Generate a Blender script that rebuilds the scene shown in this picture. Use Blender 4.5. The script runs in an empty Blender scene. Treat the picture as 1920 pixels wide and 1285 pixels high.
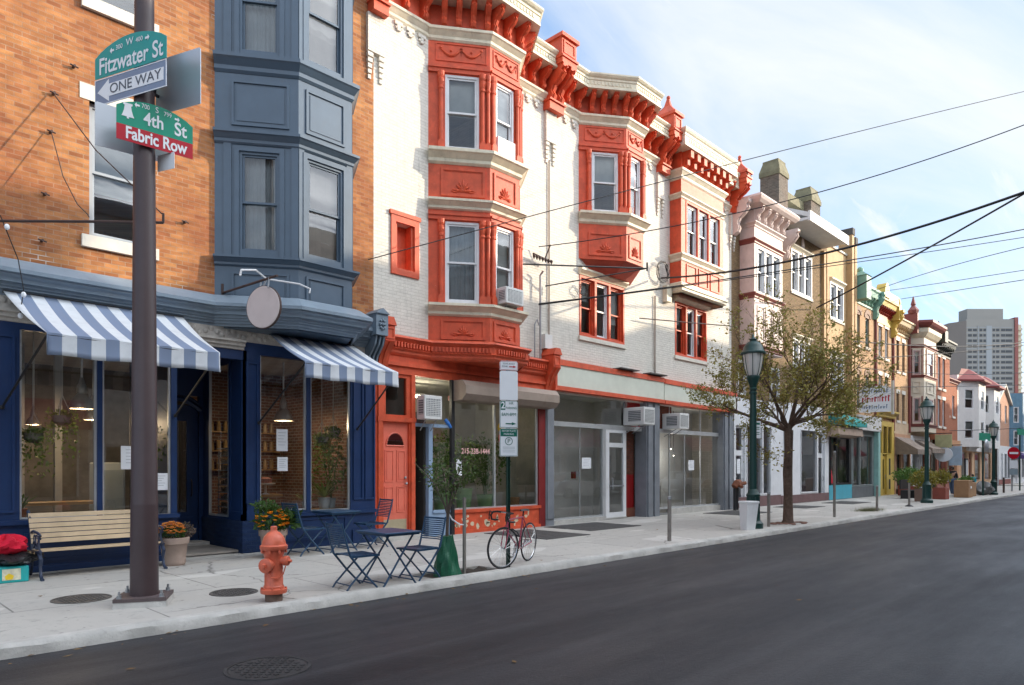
import bpy, math, random
from mathutils import Vector, Matrix
R = math.radians
SC = bpy.context.scene
COL = SC.collection

# ---------------------------------------------------------------- camera, sky, sun, exposure
cd = bpy.data.cameras.new("camera")
cam = bpy.data.objects.new("camera", cd)
COL.objects.link(cam)
cam.location = (0, 0, 1.65)
cam.rotation_euler = (R(90), 0, R(-45.666))
cd.sensor_width = 36
cd.lens = 24.375
cd.shift_y = 0.1221
cd.clip_start = 0.1
cd.clip_end = 3000
SC.camera = cam

SUN_AZ = 56.0     # degrees from the facade normal, towards the far end of the street
SUN_EL = 15.5
W = bpy.data.worlds.new("World")
SC.world = W
W.use_nodes = True
nt = W.node_tree
nt.nodes.clear()
def wn(t, **k):
    n = nt.nodes.new(t)
    for a, b in k.items(): setattr(n, a, b)
    return n
out = wn('ShaderNodeOutputWorld')
bg = wn('ShaderNodeBackground')
sky = wn('ShaderNodeTexSky', sky_type='NISHITA', sun_disc=False)
sky.sun_elevation = R(SUN_EL)
sky.sun_rotation = R(180 - SUN_AZ)
sky.air_density = 1.0; sky.dust_density = 0.8; sky.ozone_density = 2.0
tc = wn('ShaderNodeTexCoord')
sep = wn('ShaderNodeSeparateXYZ'); nt.links.new(tc.outputs['Generated'], sep.inputs[0])
# wispy high cloud: project the view direction on a flat layer above the street
def mth(op, a, b=None):
    n = wn('ShaderNodeMath', operation=op)
    for i, q in enumerate((a, b)):
        if q is None: continue
        if isinstance(q, (int, float)): n.inputs[i].default_value = q
        else: nt.links.new(q, n.inputs[i])
    return n.outputs[0]
zz = mth('ADD', mth('MAXIMUM', sep.outputs[2], 0.0), 0.12)
cx = mth('DIVIDE', sep.outputs[0], zz); cy = mth('DIVIDE', sep.outputs[1], zz)
cmb = wn('ShaderNodeCombineXYZ'); nt.links.new(cx, cmb.inputs[0]); nt.links.new(cy, cmb.inputs[1])
mp = wn('ShaderNodeMapping'); nt.links.new(cmb.outputs[0], mp.inputs[0])
mp.inputs['Rotation'].default_value = (0, 0, R(38)); mp.inputs['Scale'].default_value = (0.34, 1.25, 1)
mp.inputs['Location'].default_value = (3.1, 1.7, 0)
n1 = wn('ShaderNodeTexNoise'); nt.links.new(mp.outputs[0], n1.inputs['Vector'])
n1.inputs['Scale'].default_value = 0.95; n1.inputs['Detail'].default_value = 9; n1.inputs['Roughness'].default_value = 0.58
n1.inputs['Distortion'].default_value = 0.5
rp = wn('ShaderNodeValToRGB'); nt.links.new(n1.outputs['Fac'], rp.inputs[0])
rp.color_ramp.elements[0].position = 0.45; rp.color_ramp.elements[0].color = (0.05, 0.05, 0.05, 1)
rp.color_ramp.elements[1].position = 0.68; rp.color_ramp.elements[1].color = (0.96, 0.96, 0.96, 1)
hz = wn('ShaderNodeMapRange'); nt.links.new(sep.outputs[2], hz.inputs[0])
hz.inputs[1].default_value = 0.0; hz.inputs[2].default_value = 0.25; hz.inputs[3].default_value = 0.55; hz.inputs[4].default_value = 0.0
mp2 = wn('ShaderNodeMapping'); nt.links.new(cmb.outputs[0], mp2.inputs[0]); mp2.inputs['Rotation'].default_value = (0, 0, R(52)); mp2.inputs['Scale'].default_value = (0.5, 3.4, 1); mp2.inputs['Location'].default_value = (0.7, 2.3, 0)
n2 = wn('ShaderNodeTexNoise'); nt.links.new(mp2.outputs[0], n2.inputs['Vector']); n2.inputs['Scale'].default_value = 1.5; n2.inputs['Detail'].default_value = 8; n2.inputs['Roughness'].default_value = 0.6; n2.inputs['Distortion'].default_value = 0.8
rp2 = wn('ShaderNodeValToRGB'); nt.links.new(n2.outputs['Fac'], rp2.inputs[0]); rp2.color_ramp.elements[0].position = 0.47; rp2.color_ramp.elements[1].position = 0.68; rp2.color_ramp.elements[1].color = (0.85, 0.85, 0.85, 1)
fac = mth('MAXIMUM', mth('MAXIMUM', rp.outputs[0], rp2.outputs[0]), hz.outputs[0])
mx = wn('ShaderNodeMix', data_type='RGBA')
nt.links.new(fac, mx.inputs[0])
sk = wn('ShaderNodeVectorMath', operation='MULTIPLY'); nt.links.new(sky.outputs[0], sk.inputs[0]); sk.inputs[1].default_value = (1.5, 1.62, 1.75)
sb = wn('ShaderNodeMix', data_type='RGBA'); sb.inputs[0].default_value = 0.62; sb.inputs[7].default_value = (1.85, 2.75, 4.25, 1)
nt.links.new(sk.outputs[0], sb.inputs[6]); nt.links.new(sb.outputs[2], mx.inputs[6])
# cloud overhead, above the view, made brighter to add light in the street
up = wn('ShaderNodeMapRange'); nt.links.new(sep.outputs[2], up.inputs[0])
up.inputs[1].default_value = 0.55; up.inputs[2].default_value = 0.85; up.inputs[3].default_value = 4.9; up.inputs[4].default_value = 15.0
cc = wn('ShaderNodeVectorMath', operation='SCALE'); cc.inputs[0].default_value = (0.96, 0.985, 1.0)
# extra glow added to the unseen sun-side sky, to fill the shaded facades
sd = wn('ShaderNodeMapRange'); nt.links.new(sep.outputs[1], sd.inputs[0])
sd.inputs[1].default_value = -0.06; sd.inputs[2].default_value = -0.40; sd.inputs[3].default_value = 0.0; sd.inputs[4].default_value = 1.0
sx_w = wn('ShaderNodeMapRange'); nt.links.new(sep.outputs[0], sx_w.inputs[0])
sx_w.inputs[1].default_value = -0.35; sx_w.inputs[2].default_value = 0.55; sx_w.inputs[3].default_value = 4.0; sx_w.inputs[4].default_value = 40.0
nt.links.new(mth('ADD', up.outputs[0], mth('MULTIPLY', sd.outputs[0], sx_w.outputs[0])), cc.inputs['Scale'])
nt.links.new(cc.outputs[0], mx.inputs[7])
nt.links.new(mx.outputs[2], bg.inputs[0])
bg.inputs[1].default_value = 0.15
nt.links.new(bg.outputs[0], out.inputs[0])

ld = bpy.data.lights.new("sun", 'SUN')
ld.energy = 3.8; ld.angle = R(0.5); ld.color = (1.0, 0.83, 0.62)
sun = bpy.data.objects.new("sun", ld); COL.objects.link(sun)
az = R(SUN_AZ)   # light comes from +x, -y
dirv = Vector((math.sin(az) * math.cos(R(SUN_EL)), -math.cos(az) * math.cos(R(SUN_EL)), math.sin(R(SUN_EL))))
sun.rotation_euler = (-dirv).to_track_quat('-Z', 'Y').to_euler()
sun.location = (0, 0, 60)

VS = SC.view_settings
VS.view_transform = 'Standard'; VS.look = 'None'; VS.exposure = 0.56; VS.gamma = 1.0; VS.use_curve_mapping = False
try:
    SC.cycles.max_bounces = 7; SC.cycles.transparent_max_bounces = 12
    SC.cycles.sample_clamp_indirect = 4.0; SC.cycles.caustics_reflective = False; SC.cycles.caustics_refractive = False
except Exception: pass

# ---------------------------------------------------------------- helpers
ORG = {}
def tagset(o, label=None, cat=None, group=None, kind=None):
    if label: o['label'] = label
    if cat: o['category'] = cat
    if group: o['group'] = group
    if kind: o['kind'] = kind
    return o
def thing(name, label, cat, loc=(0, 0, 0), rz=0, group=None, local=False):
    o = bpy.data.objects.new(name, None); COL.objects.link(o)
    o.empty_display_size = 0.2
    o.location = loc; o.rotation_euler = (0, 0, rz)
    ORG[o.name] = Vector((0, 0, 0)) if local else Vector(loc)
    return tagset(o, label, cat, group)
def copy_tree(o, parent=None):
    c = o.copy(); COL.objects.link(c)
    ORG[c.name] = ORG.get(o.name, Vector((0, 0, 0)))
    if parent is not None: c.parent = parent
    for ch in list(o.children): copy_tree(ch, c)
    return c

class MB:
    """collects faces; build() links them as one mesh object"""
    def __init__(s, tf=None): s.v = []; s.f = []; s.tf = tf
    def add(s, vs, fs):
        n = len(s.v)
        if s.tf is not None: vs = [s.tf @ Vector(p) for p in vs]
        s.v += [tuple(p) for p in vs]; s.f += [tuple(i + n for i in q) for q in fs]
        return s
    def poly(s, *ps): return s.add(ps, [tuple(range(len(ps)))])
    def box(s, x0, x1, y0, y1, z0, z1):
        if x0 > x1: x0, x1 = x1, x0
        if y0 > y1: y0, y1 = y1, y0
        if z0 > z1: z0, z1 = z1, z0
        return s.add([(x0, y0, z0), (x1, y0, z0), (x1, y1, z0), (x0, y1, z0), (x0, y0, z1), (x1, y0, z1), (x1, y1, z1), (x0, y1, z1)],
                     [(0, 3, 2, 1), (4, 5, 6, 7), (0, 1, 5, 4), (1, 2, 6, 5), (2, 3, 7, 6), (3, 0, 4, 7)])
    def bevbox(s, x0, x1, y0, y1, z0, z1, b=0.01):
        pts = []
        for (z, i) in ((z0, b), (z0 + b, 0), (z1 - b, 0), (z1, b)):
            pts.append([(x0 + i, y0 + b, z), (x0 + b, y0 + i, z), (x1 - b, y0 + i, z), (x1 - i, y0 + b, z),
                        (x1 - i, y1 - b, z), (x1 - b, y1 - i, z), (x0 + b, y1 - i, z), (x0 + i, y1 - b, z)])
        return s.loft(pts)
    def loft(s, rings, cap=True, closed=True):
        n = len(rings[0]); vs = [p for r in rings for p in r]; fs = []
        for i in range(len(rings) - 1):
            for j in range(n if closed else n - 1):
                k = (j + 1) % n
                fs.append((i * n + j, i * n + k, (i + 1) * n + k, (i + 1) * n + j))
        if cap and closed:
            fs.append(tuple(reversed(range(n)))); fs.append(tuple((len(rings) - 1) * n + j for j in range(n)))
        return s.add(vs, fs)
    def prism(s, plan, z0, z1): return s.loft([[(x, y, z0) for x, y in plan], [(x, y, z1) for x, y in plan]])
    def extx(s, prof, x0, x1):   # profile in (y,z)
        return s.loft([[(x0, y, z) for y, z in prof], [(x1, y, z) for y, z in prof]])
    def exty(s, prof, y0, y1):   # profile in (x,z)
        return s.loft([[(x, y0, z) for x, z in prof], [(x, y1, z) for x, z in prof]])
    def tube(s, path, r, n=8, cap=True):
        P = [Vector(p) for p in path]; rs = r if isinstance(r, (list, tuple)) else [r] * len(P)
        rings = []; ref = None
        for i, p in enumerate(P):
            a = P[max(i - 1, 0)]; b = P[min(i + 1, len(P) - 1)]
            t = (b - a)
            if t.length < 1e-9: t = Vector((0, 0, 1))
            t.normalize()
            if ref is None:
                ref = Vector((0, 0, 1)) if abs(t.z) < 0.9 else Vector((1, 0, 0))
            u = t.cross(ref)
            if u.length < 1e-6: u = t.cross(Vector((0, 1, 0)))
            u.normalize(); w = u.cross(t).normalized(); ref = w
            rings.append([p + (u * math.cos(k * 2 * math.pi / n) + w * math.sin(k * 2 * math.pi / n)) * rs[i] for k in range(n)])
        return s.loft(rings, cap)
    def lathe(s, prof, cx=0, cy=0, n=16, z=0):
        return s.loft([[(cx + r * math.cos(k * 2 * math.pi / n), cy + r * math.sin(k * 2 * math.pi / n), z + h) for k in range(n)] for r, h in prof])
    def sphere(s, c, r, n=10, m=7, sc=(1, 1, 1)):
        rings = []
        for i in range(m + 1):
            a = -math.pi / 2 + math.pi * i / m; q = max(math.cos(a), 0.02)
            rings.append([(c[0] + r * sc[0] * q * math.cos(k * 2 * math.pi / n), c[1] + r * sc[1] * q * math.sin(k * 2 * math.pi / n), c[2] + r * sc[2] * math.sin(a)) for k in range(n)])
        return s.loft(rings)
    def sweep(s, path, prof, close=True):
        """moulding: profile (out, z) swept along a plan polyline; out is to the right-hand (street) side"""
        n = len(path); offs = []
        for i in range(n):
            def nrm(a, b):
                d = Vector((b[0] - a[0], b[1] - a[1])); d.normalize(); return Vector((d.y, -d.x))
            if i == 0: m = nrm(path[0], path[1])
            elif i == n - 1: m = nrm(path[-2], path[-1])
            else:
                a = nrm(path[i - 1], path[i]); b = nrm(path[i], path[i + 1]); m = a + b; m.normalize(); m /= max(m.dot(a), 0.3)
            offs.append(m)
        rings = [[(p[0] + o.x * q, p[1] + o.y * q, z) for q, z in prof] for p, o in zip(path, offs)]
        return s.loft(rings, True)
    def wall(s, u0, u1, z0, z1, ops=(), t=0.25, y=0.0):
        """upright wall in the local xz plane, front at y, thickness t inwards, rectangular openings (u0,u1,z0,z1)"""
        us = sorted(set([u0, u1] + [q for o in ops for q in o[:2] if u0 < q < u1]))
        zs = sorted(set([z0, z1] + [q for o in ops for q in o[2:4] if z0 < q < z1]))
        def solid(i, j):
            if i < 0 or j < 0 or i >= len(us) - 1 or j >= len(zs) - 1: return None
            cu = (us[i] + us[i + 1]) / 2; cz = (zs[j] + zs[j + 1]) / 2
            return not any(o[0] < cu < o[1] and o[2] < cz < o[3] for o in ops)
        for i in range(len(us) - 1):
            for j in range(len(zs) - 1):
                if not solid(i, j): continue
                a, b, c, d = us[i], us[i + 1], zs[j], zs[j + 1]
                s.poly((a, y, c), (b, y, c), (b, y, d), (a, y, d))
                s.poly((b, y + t, c), (a, y + t, c), (a, y + t, d), (b, y + t, d))
                if not solid(i - 1, j): s.poly((a, y + t, c), (a, y, c), (a, y, d), (a, y + t, d))
                if not solid(i + 1, j): s.poly((b, y, c), (b, y + t, c), (b, y + t, d), (b, y, d))
                if not solid(i, j - 1): s.poly((a, y + t, c), (b, y + t, c), (b, y, c), (a, y, c))
                if not solid(i, j + 1): s.poly((a, y, d), (b, y, d), (b, y + t, d), (a, y + t, d))
        return s
    def build(s, name, m, parent=None, smooth=False, label=None):
        me = bpy.data.meshes.new(name)
        org = Vector((0, 0, 0))
        if parent is not None: org = ORG.get(parent.name, org)
        me.from_pydata([(p[0] - org[0], p[1] - org[1], p[2] - org[2]) for p in s.v], [], s.f)
        me.validate()
        if smooth:
            me.polygons.foreach_set('use_smooth', [True] * len(me.polygons))
            try: me.set_sharp_from_angle(angle=R(40))
            except Exception: pass
        if m is not None: me.materials.append(m)
        o = bpy.data.objects.new(name, me); COL.objects.link(o)
        if parent is not None: o.parent = parent
        ORG[o.name] = org
        if label: o['label'] = label
        return o

def frame(x0, y0, x1, y1, z=0.0):
    """matrix of a face seen from the street: local x runs from (x0,y0) to (x1,y1), local y inwards"""
    d = Vector((x1 - x0, y1 - y0, 0)); d.normalize()
    return Matrix(((d.x, -d.y, 0, x0), (d.y, d.x, 0, y0), (0, 0, 1, z), (0, 0, 0, 1)))
def flen(x0, y0, x1, y1): return math.hypot(x1 - x0, y1 - y0)

# ---------------------------------------------------------------- materials
MC = {}
def newmat(name):
    m = bpy.data.materials.new(name); m.use_nodes = True; t = m.node_tree; t.nodes.clear()
    return m, t
class NT:
    def __init__(s, t): s.t = t
    def n(s, typ, **k):
        q = s.t.nodes.new(typ)
        for a, b in k.items(): setattr(q, a, b)
        return q
    def l(s, a, b): s.t.links.new(a, b)
    def noise(s, vec, scale, detail=4, rough=0.55, dist=0.0):
        q = s.n('ShaderNodeTexNoise'); q.inputs['Scale'].default_value = scale; q.inputs['Detail'].default_value = detail
        q.inputs['Roughness'].default_value = rough; q.inputs['Distortion'].default_value = dist
        s.l(vec, q.inputs['Vector']); return q.outputs['Fac']
    def ramp(s, f, a, b, ca=(0, 0, 0, 1), cb=(1, 1, 1, 1)):
        q = s.n('ShaderNodeValToRGB'); s.l(f, q.inputs[0])
        q.color_ramp.elements[0].position = a; q.color_ramp.elements[0].color = ca
        q.color_ramp.elements[1].position = b; q.color_ramp.elements[1].color = cb
        return q.outputs[0]
    def mix(s, f, a, b, bt='MIX'):
        q = s.n('ShaderNodeMix', data_type='RGBA'); q.blend_type = bt
        for i, x in ((0, f), (6, a), (7, b)):
            if isinstance(x, (int, float)): q.inputs[i].default_value = x
            elif isinstance(x, tuple): q.inputs[i].default_value = x if len(x) == 4 else x + (1,)
            else: s.l(x, q.inputs[i])
        return q.outputs[2]
    def map(s, vec, scale=(1, 1, 1), rot=(0, 0, 0), loc=(0, 0, 0)):
        q = s.n('ShaderNodeMapping'); s.l(vec, q.inputs[0]); q.inputs['Scale'].default_value = scale
        q.inputs['Rotation'].default_value = rot; q.inputs['Location'].default_value = loc; return q.outputs[0]
def c3(c, k=1.0): return (min(c[0] * k, 1), min(c[1] * k, 1), min(c[2] * k, 1), 1)
def paint(name, col, rough=0.5, var=0.14, scale=3.0, bump=0.05, bscale=60.0, metal=0.0, dirt=0.25, dirtcol=(0.12, 0.10, 0.08), aniso=(1, 1, 0.35), spec=0.4, chips=None):
    """painted or plain surface: slow tone drift, streaked grime, fine relief"""
    if name in MC: return MC[name]
    m, t = newmat(name); N = NT(t)
    tcn = N.n('ShaderNodeTexCoord'); v = tcn.outputs['Object']
    o = N.n('ShaderNodeOutputMaterial'); b = N.n('ShaderNodeBsdfPrincipled')
    a = N.noise(v, scale, 5, 0.6)
    base = N.mix(N.ramp(a, 0.3, 0.7), c3(col, 1 - var), c3(col, 1 + var))
    g = N.noise(N.map(v, aniso), scale * 3.1, 6, 0.68)
    base = N.mix(N.ramp(g, 0.56, 0.80, (0, 0, 0, 1), (dirt, dirt, dirt, 1)), base, dirtcol)
    if chips:
        cn = N.noise(v, 16.0, 6, 0.72); base = N.mix(N.ramp(cn, 0.675, 0.70), base, c3(chips))
        fd = N.noise(v, 0.7, 4, 0.6); base = N.mix(N.ramp(fd, 0.45, 0.75, (0, 0, 0, 1), (0.35, 0.35, 0.35, 1)), base, c3(col, 1.25))
    N.l(base, b.inputs['Base Color'])
    fn = N.noise(v, bscale, 3, 0.6)
    N.l(N.ramp(fn, 0.2, 0.8, c3((rough,) * 3, 0.82), c3((rough,) * 3, 1.15)), b.inputs['Roughness'])
    b.inputs['Metallic'].default_value = metal
    b.inputs['Specular IOR Level'].default_value = spec
    if bump:
        bp = N.n('ShaderNodeBump'); bp.inputs['Strength'].default_value = bump; bp.inputs['Distance'].default_value = 0.02
        N.l(fn, bp.inputs['Height']); N.l(bp.outputs[0], b.inputs['Normal'])
    N.l(b.outputs[0], o.inputs[0]); MC[name] = m
    return m
def brick(name, c1, c2, mortar, bw=0.21, bh=0.075, ms=0.010, rough=0.85, drift=(0.25, 0.12, 0.06), driftamt=0.4, bump=0.5, msmooth=0.1, dirt=0.3, patch=None, tone=0.55):
    if name in MC: return MC[name]
    m, t = newmat(name); N = NT(t)
    tcn = N.n('ShaderNodeTexCoord'); v = tcn.outputs['Object']
    sp = N.n('ShaderNodeSeparateXYZ'); N.l(v, sp.inputs[0])
    ad = N.n('ShaderNodeMath', operation='ADD'); N.l(sp.outputs[0], ad.inputs[0]); N.l(sp.outputs[1], ad.inputs[1])
    cb = N.n('ShaderNodeCombineXYZ'); N.l(ad.outputs[0], cb.inputs[0]); N.l(sp.outputs[2], cb.inputs[1])
    bt = N.n('ShaderNodeTexBrick'); N.l(cb.outputs[0], bt.inputs['Vector'])
    bt.inputs['Color1'].default_value = c3(c1); bt.inputs['Color2'].default_value = c3(c2); bt.inputs['Mortar'].default_value = c3(mortar)
    bt.inputs['Scale'].default_value = 1.0; bt.inputs['Mortar Size'].default_value = ms; bt.inputs['Mortar Smooth'].default_value = msmooth
    bt.inputs['Bias'].default_value = -0.1; bt.inputs['Brick Width'].default_value = bw; bt.inputs['Row Height'].default_value = bh
    o = N.n('ShaderNodeOutputMaterial'); b = N.n('ShaderNodeBsdfPrincipled')
    a = N.noise(v, 0.9, 6, 0.6)
    base = N.mix(N.ramp(a, 0.35, 0.72, (0, 0, 0, 1), (driftamt, driftamt, driftamt, 1)), bt.outputs['Color'], c3(drift))
    g = N.noise(N.map(v, (1.6, 1.6, 0.16)), 4.0, 6, 0.7)
    base = N.mix(N.ramp(g, 0.55, 0.82, (0, 0, 0, 1), (dirt, dirt, dirt, 1)), base, (0.09, 0.075, 0.06))
    # per-brick tone
    nb = N.noise(N.map(cb.outputs[0], (1 / bw, 1 / bh, 1)), 0.9, 1, 0.5)
    base = N.mix(tone, base, N.ramp(nb, 0.3, 0.7, (0.45, 0.45, 0.45, 1), (1, 1, 1, 1)), 'MULTIPLY')
    if patch:
        pn = N.noise(v, 0.55, 3, 0.5)
        base = N.mix(N.ramp(pn, 0.62, 0.66), base, N.mix(bt.outputs['Fac'], base, c3(patch)))
    N.l(base, b.inputs['Base Color']); b.inputs['Roughness'].default_value = rough
    b.inputs['Specular IOR Level'].default_value = 0.25
    fn = N.noise(v, 45, 3, 0.6)
    inv = N.n('ShaderNodeMath', operation='MULTIPLY_ADD'); N.l(bt.outputs['Fac'], inv.inputs[0]); inv.inputs[1].default_value = -1.0
    N.l(fn, inv.inputs[2])
    bp = N.n('ShaderNodeBump'); bp.inputs['Strength'].default_value = bump; bp.inputs['Distance'].default_value = 0.012
    N.l(inv.outputs[0], bp.inputs['Height']); N.l(bp.outputs[0], b.inputs['Normal'])
    N.l(b.outputs[0], o.inputs[0]); MC[name] = m
    return m
def glassmat(name, tint=(0.86, 0.90, 0.90), lo=0.06, hi=0.85, wob=0.0, rough=0.0):
    if name in MC: return MC[name]
    m, t = newmat(name); N = NT(t)
    o = N.n('ShaderNodeOutputMaterial'); lw = N.n('ShaderNodeLayerWeight'); lw.inputs[0].default_value = 0.28
    tr = N.n('ShaderNodeBsdfTransparent'); tr.inputs[0].default_value = c3(tint)
    gl = N.n('ShaderNodeBsdfGlossy'); gl.inputs['Roughness'].default_value = rough; gl.inputs[0].default_value = (0.95, 0.97, 1, 1)
    mr = N.n('ShaderNodeMapRange'); N.l(lw.outputs['Fresnel'], mr.inputs[0]); mr.inputs[3].default_value = lo; mr.inputs[4].default_value = hi
    if wob:
        tcn = N.n('ShaderNodeTexCoord'); w = N.noise(tcn.outputs['Object'], 1.6, 2, 0.5)
        bp = N.n('ShaderNodeBump'); bp.inputs['Strength'].default_value = wob; bp.inputs['Distance'].default_value = 0.05
        N.l(w, bp.inputs['Height']); N.l(bp.outputs[0], gl.inputs['Normal'])
    ms = N.n('ShaderNodeMixShader'); N.l(mr.outputs[0], ms.inputs[0]); N.l(tr.outputs[0], ms.inputs[1]); N.l(gl.outputs[0], ms.inputs[2])
    N.l(ms.outputs[0], o.inputs[0]); MC[name] = m
    return m
def emis(name, col, s):
    if name in MC: return MC[name]
    m, t = newmat(name); N = NT(t)
    o = N.n('ShaderNodeOutputMaterial'); e = N.n('ShaderNodeEmission'); e.inputs[0].default_value = c3(col); e.inputs[1].default_value = s
    N.l(e.outputs[0], o.inputs[0]); MC[name] = m
    return m
def leafmat(name, c1, c2, scale=3.0, c4=None):
    if name in MC: return MC[name]
    m, t = newmat(name); N = NT(t)
    tcn = N.n('ShaderNodeTexCoord'); v = tcn.outputs['Object']
    o = N.n('ShaderNodeOutputMaterial')
    a = N.noise(v, scale, 3, 0.6); f = N.noise(v, scale * 9, 1, 0.5)
    base = N.mix(N.ramp(a, 0.35, 0.65), c3(c1), c3(c2))
    base = N.mix(N.ramp(f, 0.35, 0.65), base, N.mix(0.5, base, c3(c4 or c2)))
    d = N.n('ShaderNodeBsdfPrincipled'); N.l(base, d.inputs['Base Color']); d.inputs['Roughness'].default_value = 0.5
    d.inputs['Specular IOR Level'].default_value = 0.3
    tr = N.n('ShaderNodeBsdfTranslucent'); N.l(base, tr.inputs[0])
    ms = N.n('ShaderNodeMixShader'); ms.inputs[0].default_value = 0.3; N.l(d.outputs[0], ms.inputs[1]); N.l(tr.outputs[0], ms.inputs[2])
    N.l(ms.outputs[0], o.inputs[0]); MC[name] = m
    return m

GLASS = glassmat('window_glass', lo=0.055, hi=1.1, wob=0.02)
SHOPGLASS = glassmat('shop_glass', tint=(0.96, 0.98, 0.975), lo=0.085, hi=0.9, wob=0.006)
BLUE = paint('slate_blue_paint', (0.066, 0.104, 0.150), 0.36, 0.08, dirt=0.15, spec=0.6)
NAVY = paint('navy_paint', (0.012, 0.034, 0.105), 0.38, 0.12, dirt=0.15, dirtcol=(0.05, 0.06, 0.09))
CORAL = paint('coral_paint', (0.58, 0.086, 0.034), 0.55, 0.24, scale=4.0, dirt=0.5, dirtcol=(0.27, 0.055, 0.035), bump=0.12, bscale=35, chips=(0.62, 0.40, 0.28))
CORALD = paint('coral_door_paint', (0.74, 0.17, 0.11), 0.45, 0.08, dirt=0.25, dirtcol=(0.3, 0.06, 0.04))
CREAM = paint('cream_trim_paint', (0.66, 0.60, 0.46), 0.55, 0.16, scale=4.0, dirt=0.55, chips=(0.40, 0.36, 0.30), bump=0.12, bscale=35, dirtcol=(0.26, 0.21, 0.14))
WHITEP = paint('white_frame_paint', (0.72, 0.73, 0.74), 0.4, 0.06, dirt=0.2, dirtcol=(0.35, 0.33, 0.3))
GREYSILL = paint('sill_grey', (0.50, 0.48, 0.43), 0.7, 0.12, dirt=0.3)
BLACKM = paint('black_metal', (0.018, 0.018, 0.02), 0.45, 0.15)
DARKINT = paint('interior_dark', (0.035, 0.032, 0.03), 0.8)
BLIND = paint('blind_fabric', (0.52, 0.51, 0.49), 0.8, 0.08, dirt=0.1)
CURTAIN = paint('curtain_fabric', (0.40, 0.42, 0.44), 0.85, 0.18, scale=2, aniso=(8, 8, 0.1), dirt=0.4, dirtcol=(0.15, 0.16, 0.18))
STEEL = paint('grey_steel', (0.36, 0.38, 0.40), 0.38, 0.1, metal=0.7)
ALU = paint('brushed_aluminium', (0.55, 0.57, 0.58), 0.35, 0.08, metal=0.5)
WOODY = paint('pine_slats', (0.54, 0.41, 0.26), 0.5, 0.14, scale=4, aniso=(0.3, 4, 6), dirt=0.3, dirtcol=(0.35, 0.2, 0.08))
RUSTY = paint('weathered_roof', (0.09, 0.085, 0.08), 0.9)

def dblhung(parent, tf, u0, u1, z0, z1, fm, y=0.06, fw=0.06, rail=0.045, back='blind', backm=None, drop=0.5, name='window', meet=None, glass=None):
    """double-hung window in an opening of a wall given by tf: frame > pane, blind"""
    b = MB(tf)
    zm = meet if meet else (z0 + z1) / 2
    def ring(a0, a1, c0, c1, w, y0, y1):
        b.box(a0, a0 + w, y0, y1, c0, c1); b.box(a1 - w, a1, y0, y1, c0, c1)
        b.box(a0 + w, a1 - w, y0, y1, c1 - w, c1); b.box(a0 + w, a1 - w, y0, y1, c0, c0 + w)
    ring(u0, u1, z0, z1, fw, y, y + 0.13)
    ring(u0 + fw, u1 - fw, zm - 0.02, z1 - fw, rail, y + 0.03, y + 0.065)
    ring(u0 + fw, u1 - fw, z0 + fw, zm + 0.025, rail, y + 0.07, y + 0.105)
    w = b.build(name, fm, parent)
    g = MB(tf)
    e = fw + rail
    g.poly((u0 + e, y + 0.048, zm + rail - 0.02), (u1 - e, y + 0.048, zm + rail - 0.02), (u1 - e, y + 0.048, z1 - e), (u0 + e, y + 0.048, z1 - e))
    g.poly((u0 + e, y + 0.088, z0 + e), (u1 - e, y + 0.088, z0 + e), (u1 - e, y + 0.088, zm - rail + 0.025), (u0 + e, y + 0.088, zm - rail + 0.025))
    g.build('pane', glass or GLASS, w)
    if back == 'blind':
        k = MB(tf); zz0 = z1 - (z1 - z0) * drop
        k.box(u0 + fw, u1 - fw, y + 0.17, y + 0.18, zz0, z1 - 0.02); k.box(u0 + fw, u1 - fw, y + 0.165, y + 0.19, zz0 - 0.03, zz0)
        k.build('blind', backm or BLIND, w)
    elif back == 'curtain':
        k = MB(tf); n = 22
        for (a, c, off) in ((u0 + 0.02, u1 - 0.02, 0.2),):
            rings = []
            for i in range(n + 1):
                x = a + (c - a) * i / n; yy = y + off + 0.025 * math.sin(i * 1.9) + 0.01 * math.sin(i * 4.3)
                rings.append([(x, yy, z0 + 0.01), (x, yy, z1 - 0.01)])
            k.loft(rings, False, False)
        k.build('curtain', backm or CURTAIN, w, True)
    return w
def ornament(b, cx, cz, w, h, y=0.0):
    """low carved relief: a fan of leaves"""
    for i in range(-3, 4):
        a = i * 0.42
        L = h * (1 - 0.1 * abs(i)) if abs(i) < 3 else w * 0.5
        dx = math.sin(a) * (L if abs(i) < 3 else w * 0.48); dz = math.cos(a) * L if abs(i) < 3 else h * 0.12
        b.tube([(cx, y, cz), (cx + dx * 0.55, y - 0.02, cz + dz * 0.6), (cx + dx, y - 0.004, cz + dz)], [0.018, 0.028, 0.008], 6)
    for s in (-1, 1):
        pts = [(cx + s * w * t, y - 0.01, cz + 0.03 * math.sin(t * 14)) for t in (0.05, 0.15, 0.25, 0.35, 0.45, 0.5)]
        b.tube(pts, [0.022, 0.02, 0.022, 0.018, 0.014, 0.006], 6)
def garland(b, u0, u1, z, dep, y=0.0, n=2):
    w = (u1 - u0) / n
    for k in range(n):
        a = u0 + k * w
        pts = [(a + w * t, y - 0.012, z - dep * math.sin(math.pi * t)) for t in [i / 10 for i in range(11)]]
        b.tube(pts, [0.014 + 0.016 * math.sin(math.pi * i / 10) for i in range(11)], 6)
        for e in (a, a + w):
            b.sphere((e, y - 0.01, z + 0.015), 0.035, 8, 5); b.tube([(e, y - 0.01, z), (e, y - 0.006, z - dep * 0.9)], [0.016, 0.005], 5)
        b.sphere((a + w / 2, y - 0.012, z + 0.02 - dep * 0.35), 0.028, 8, 5)
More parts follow.
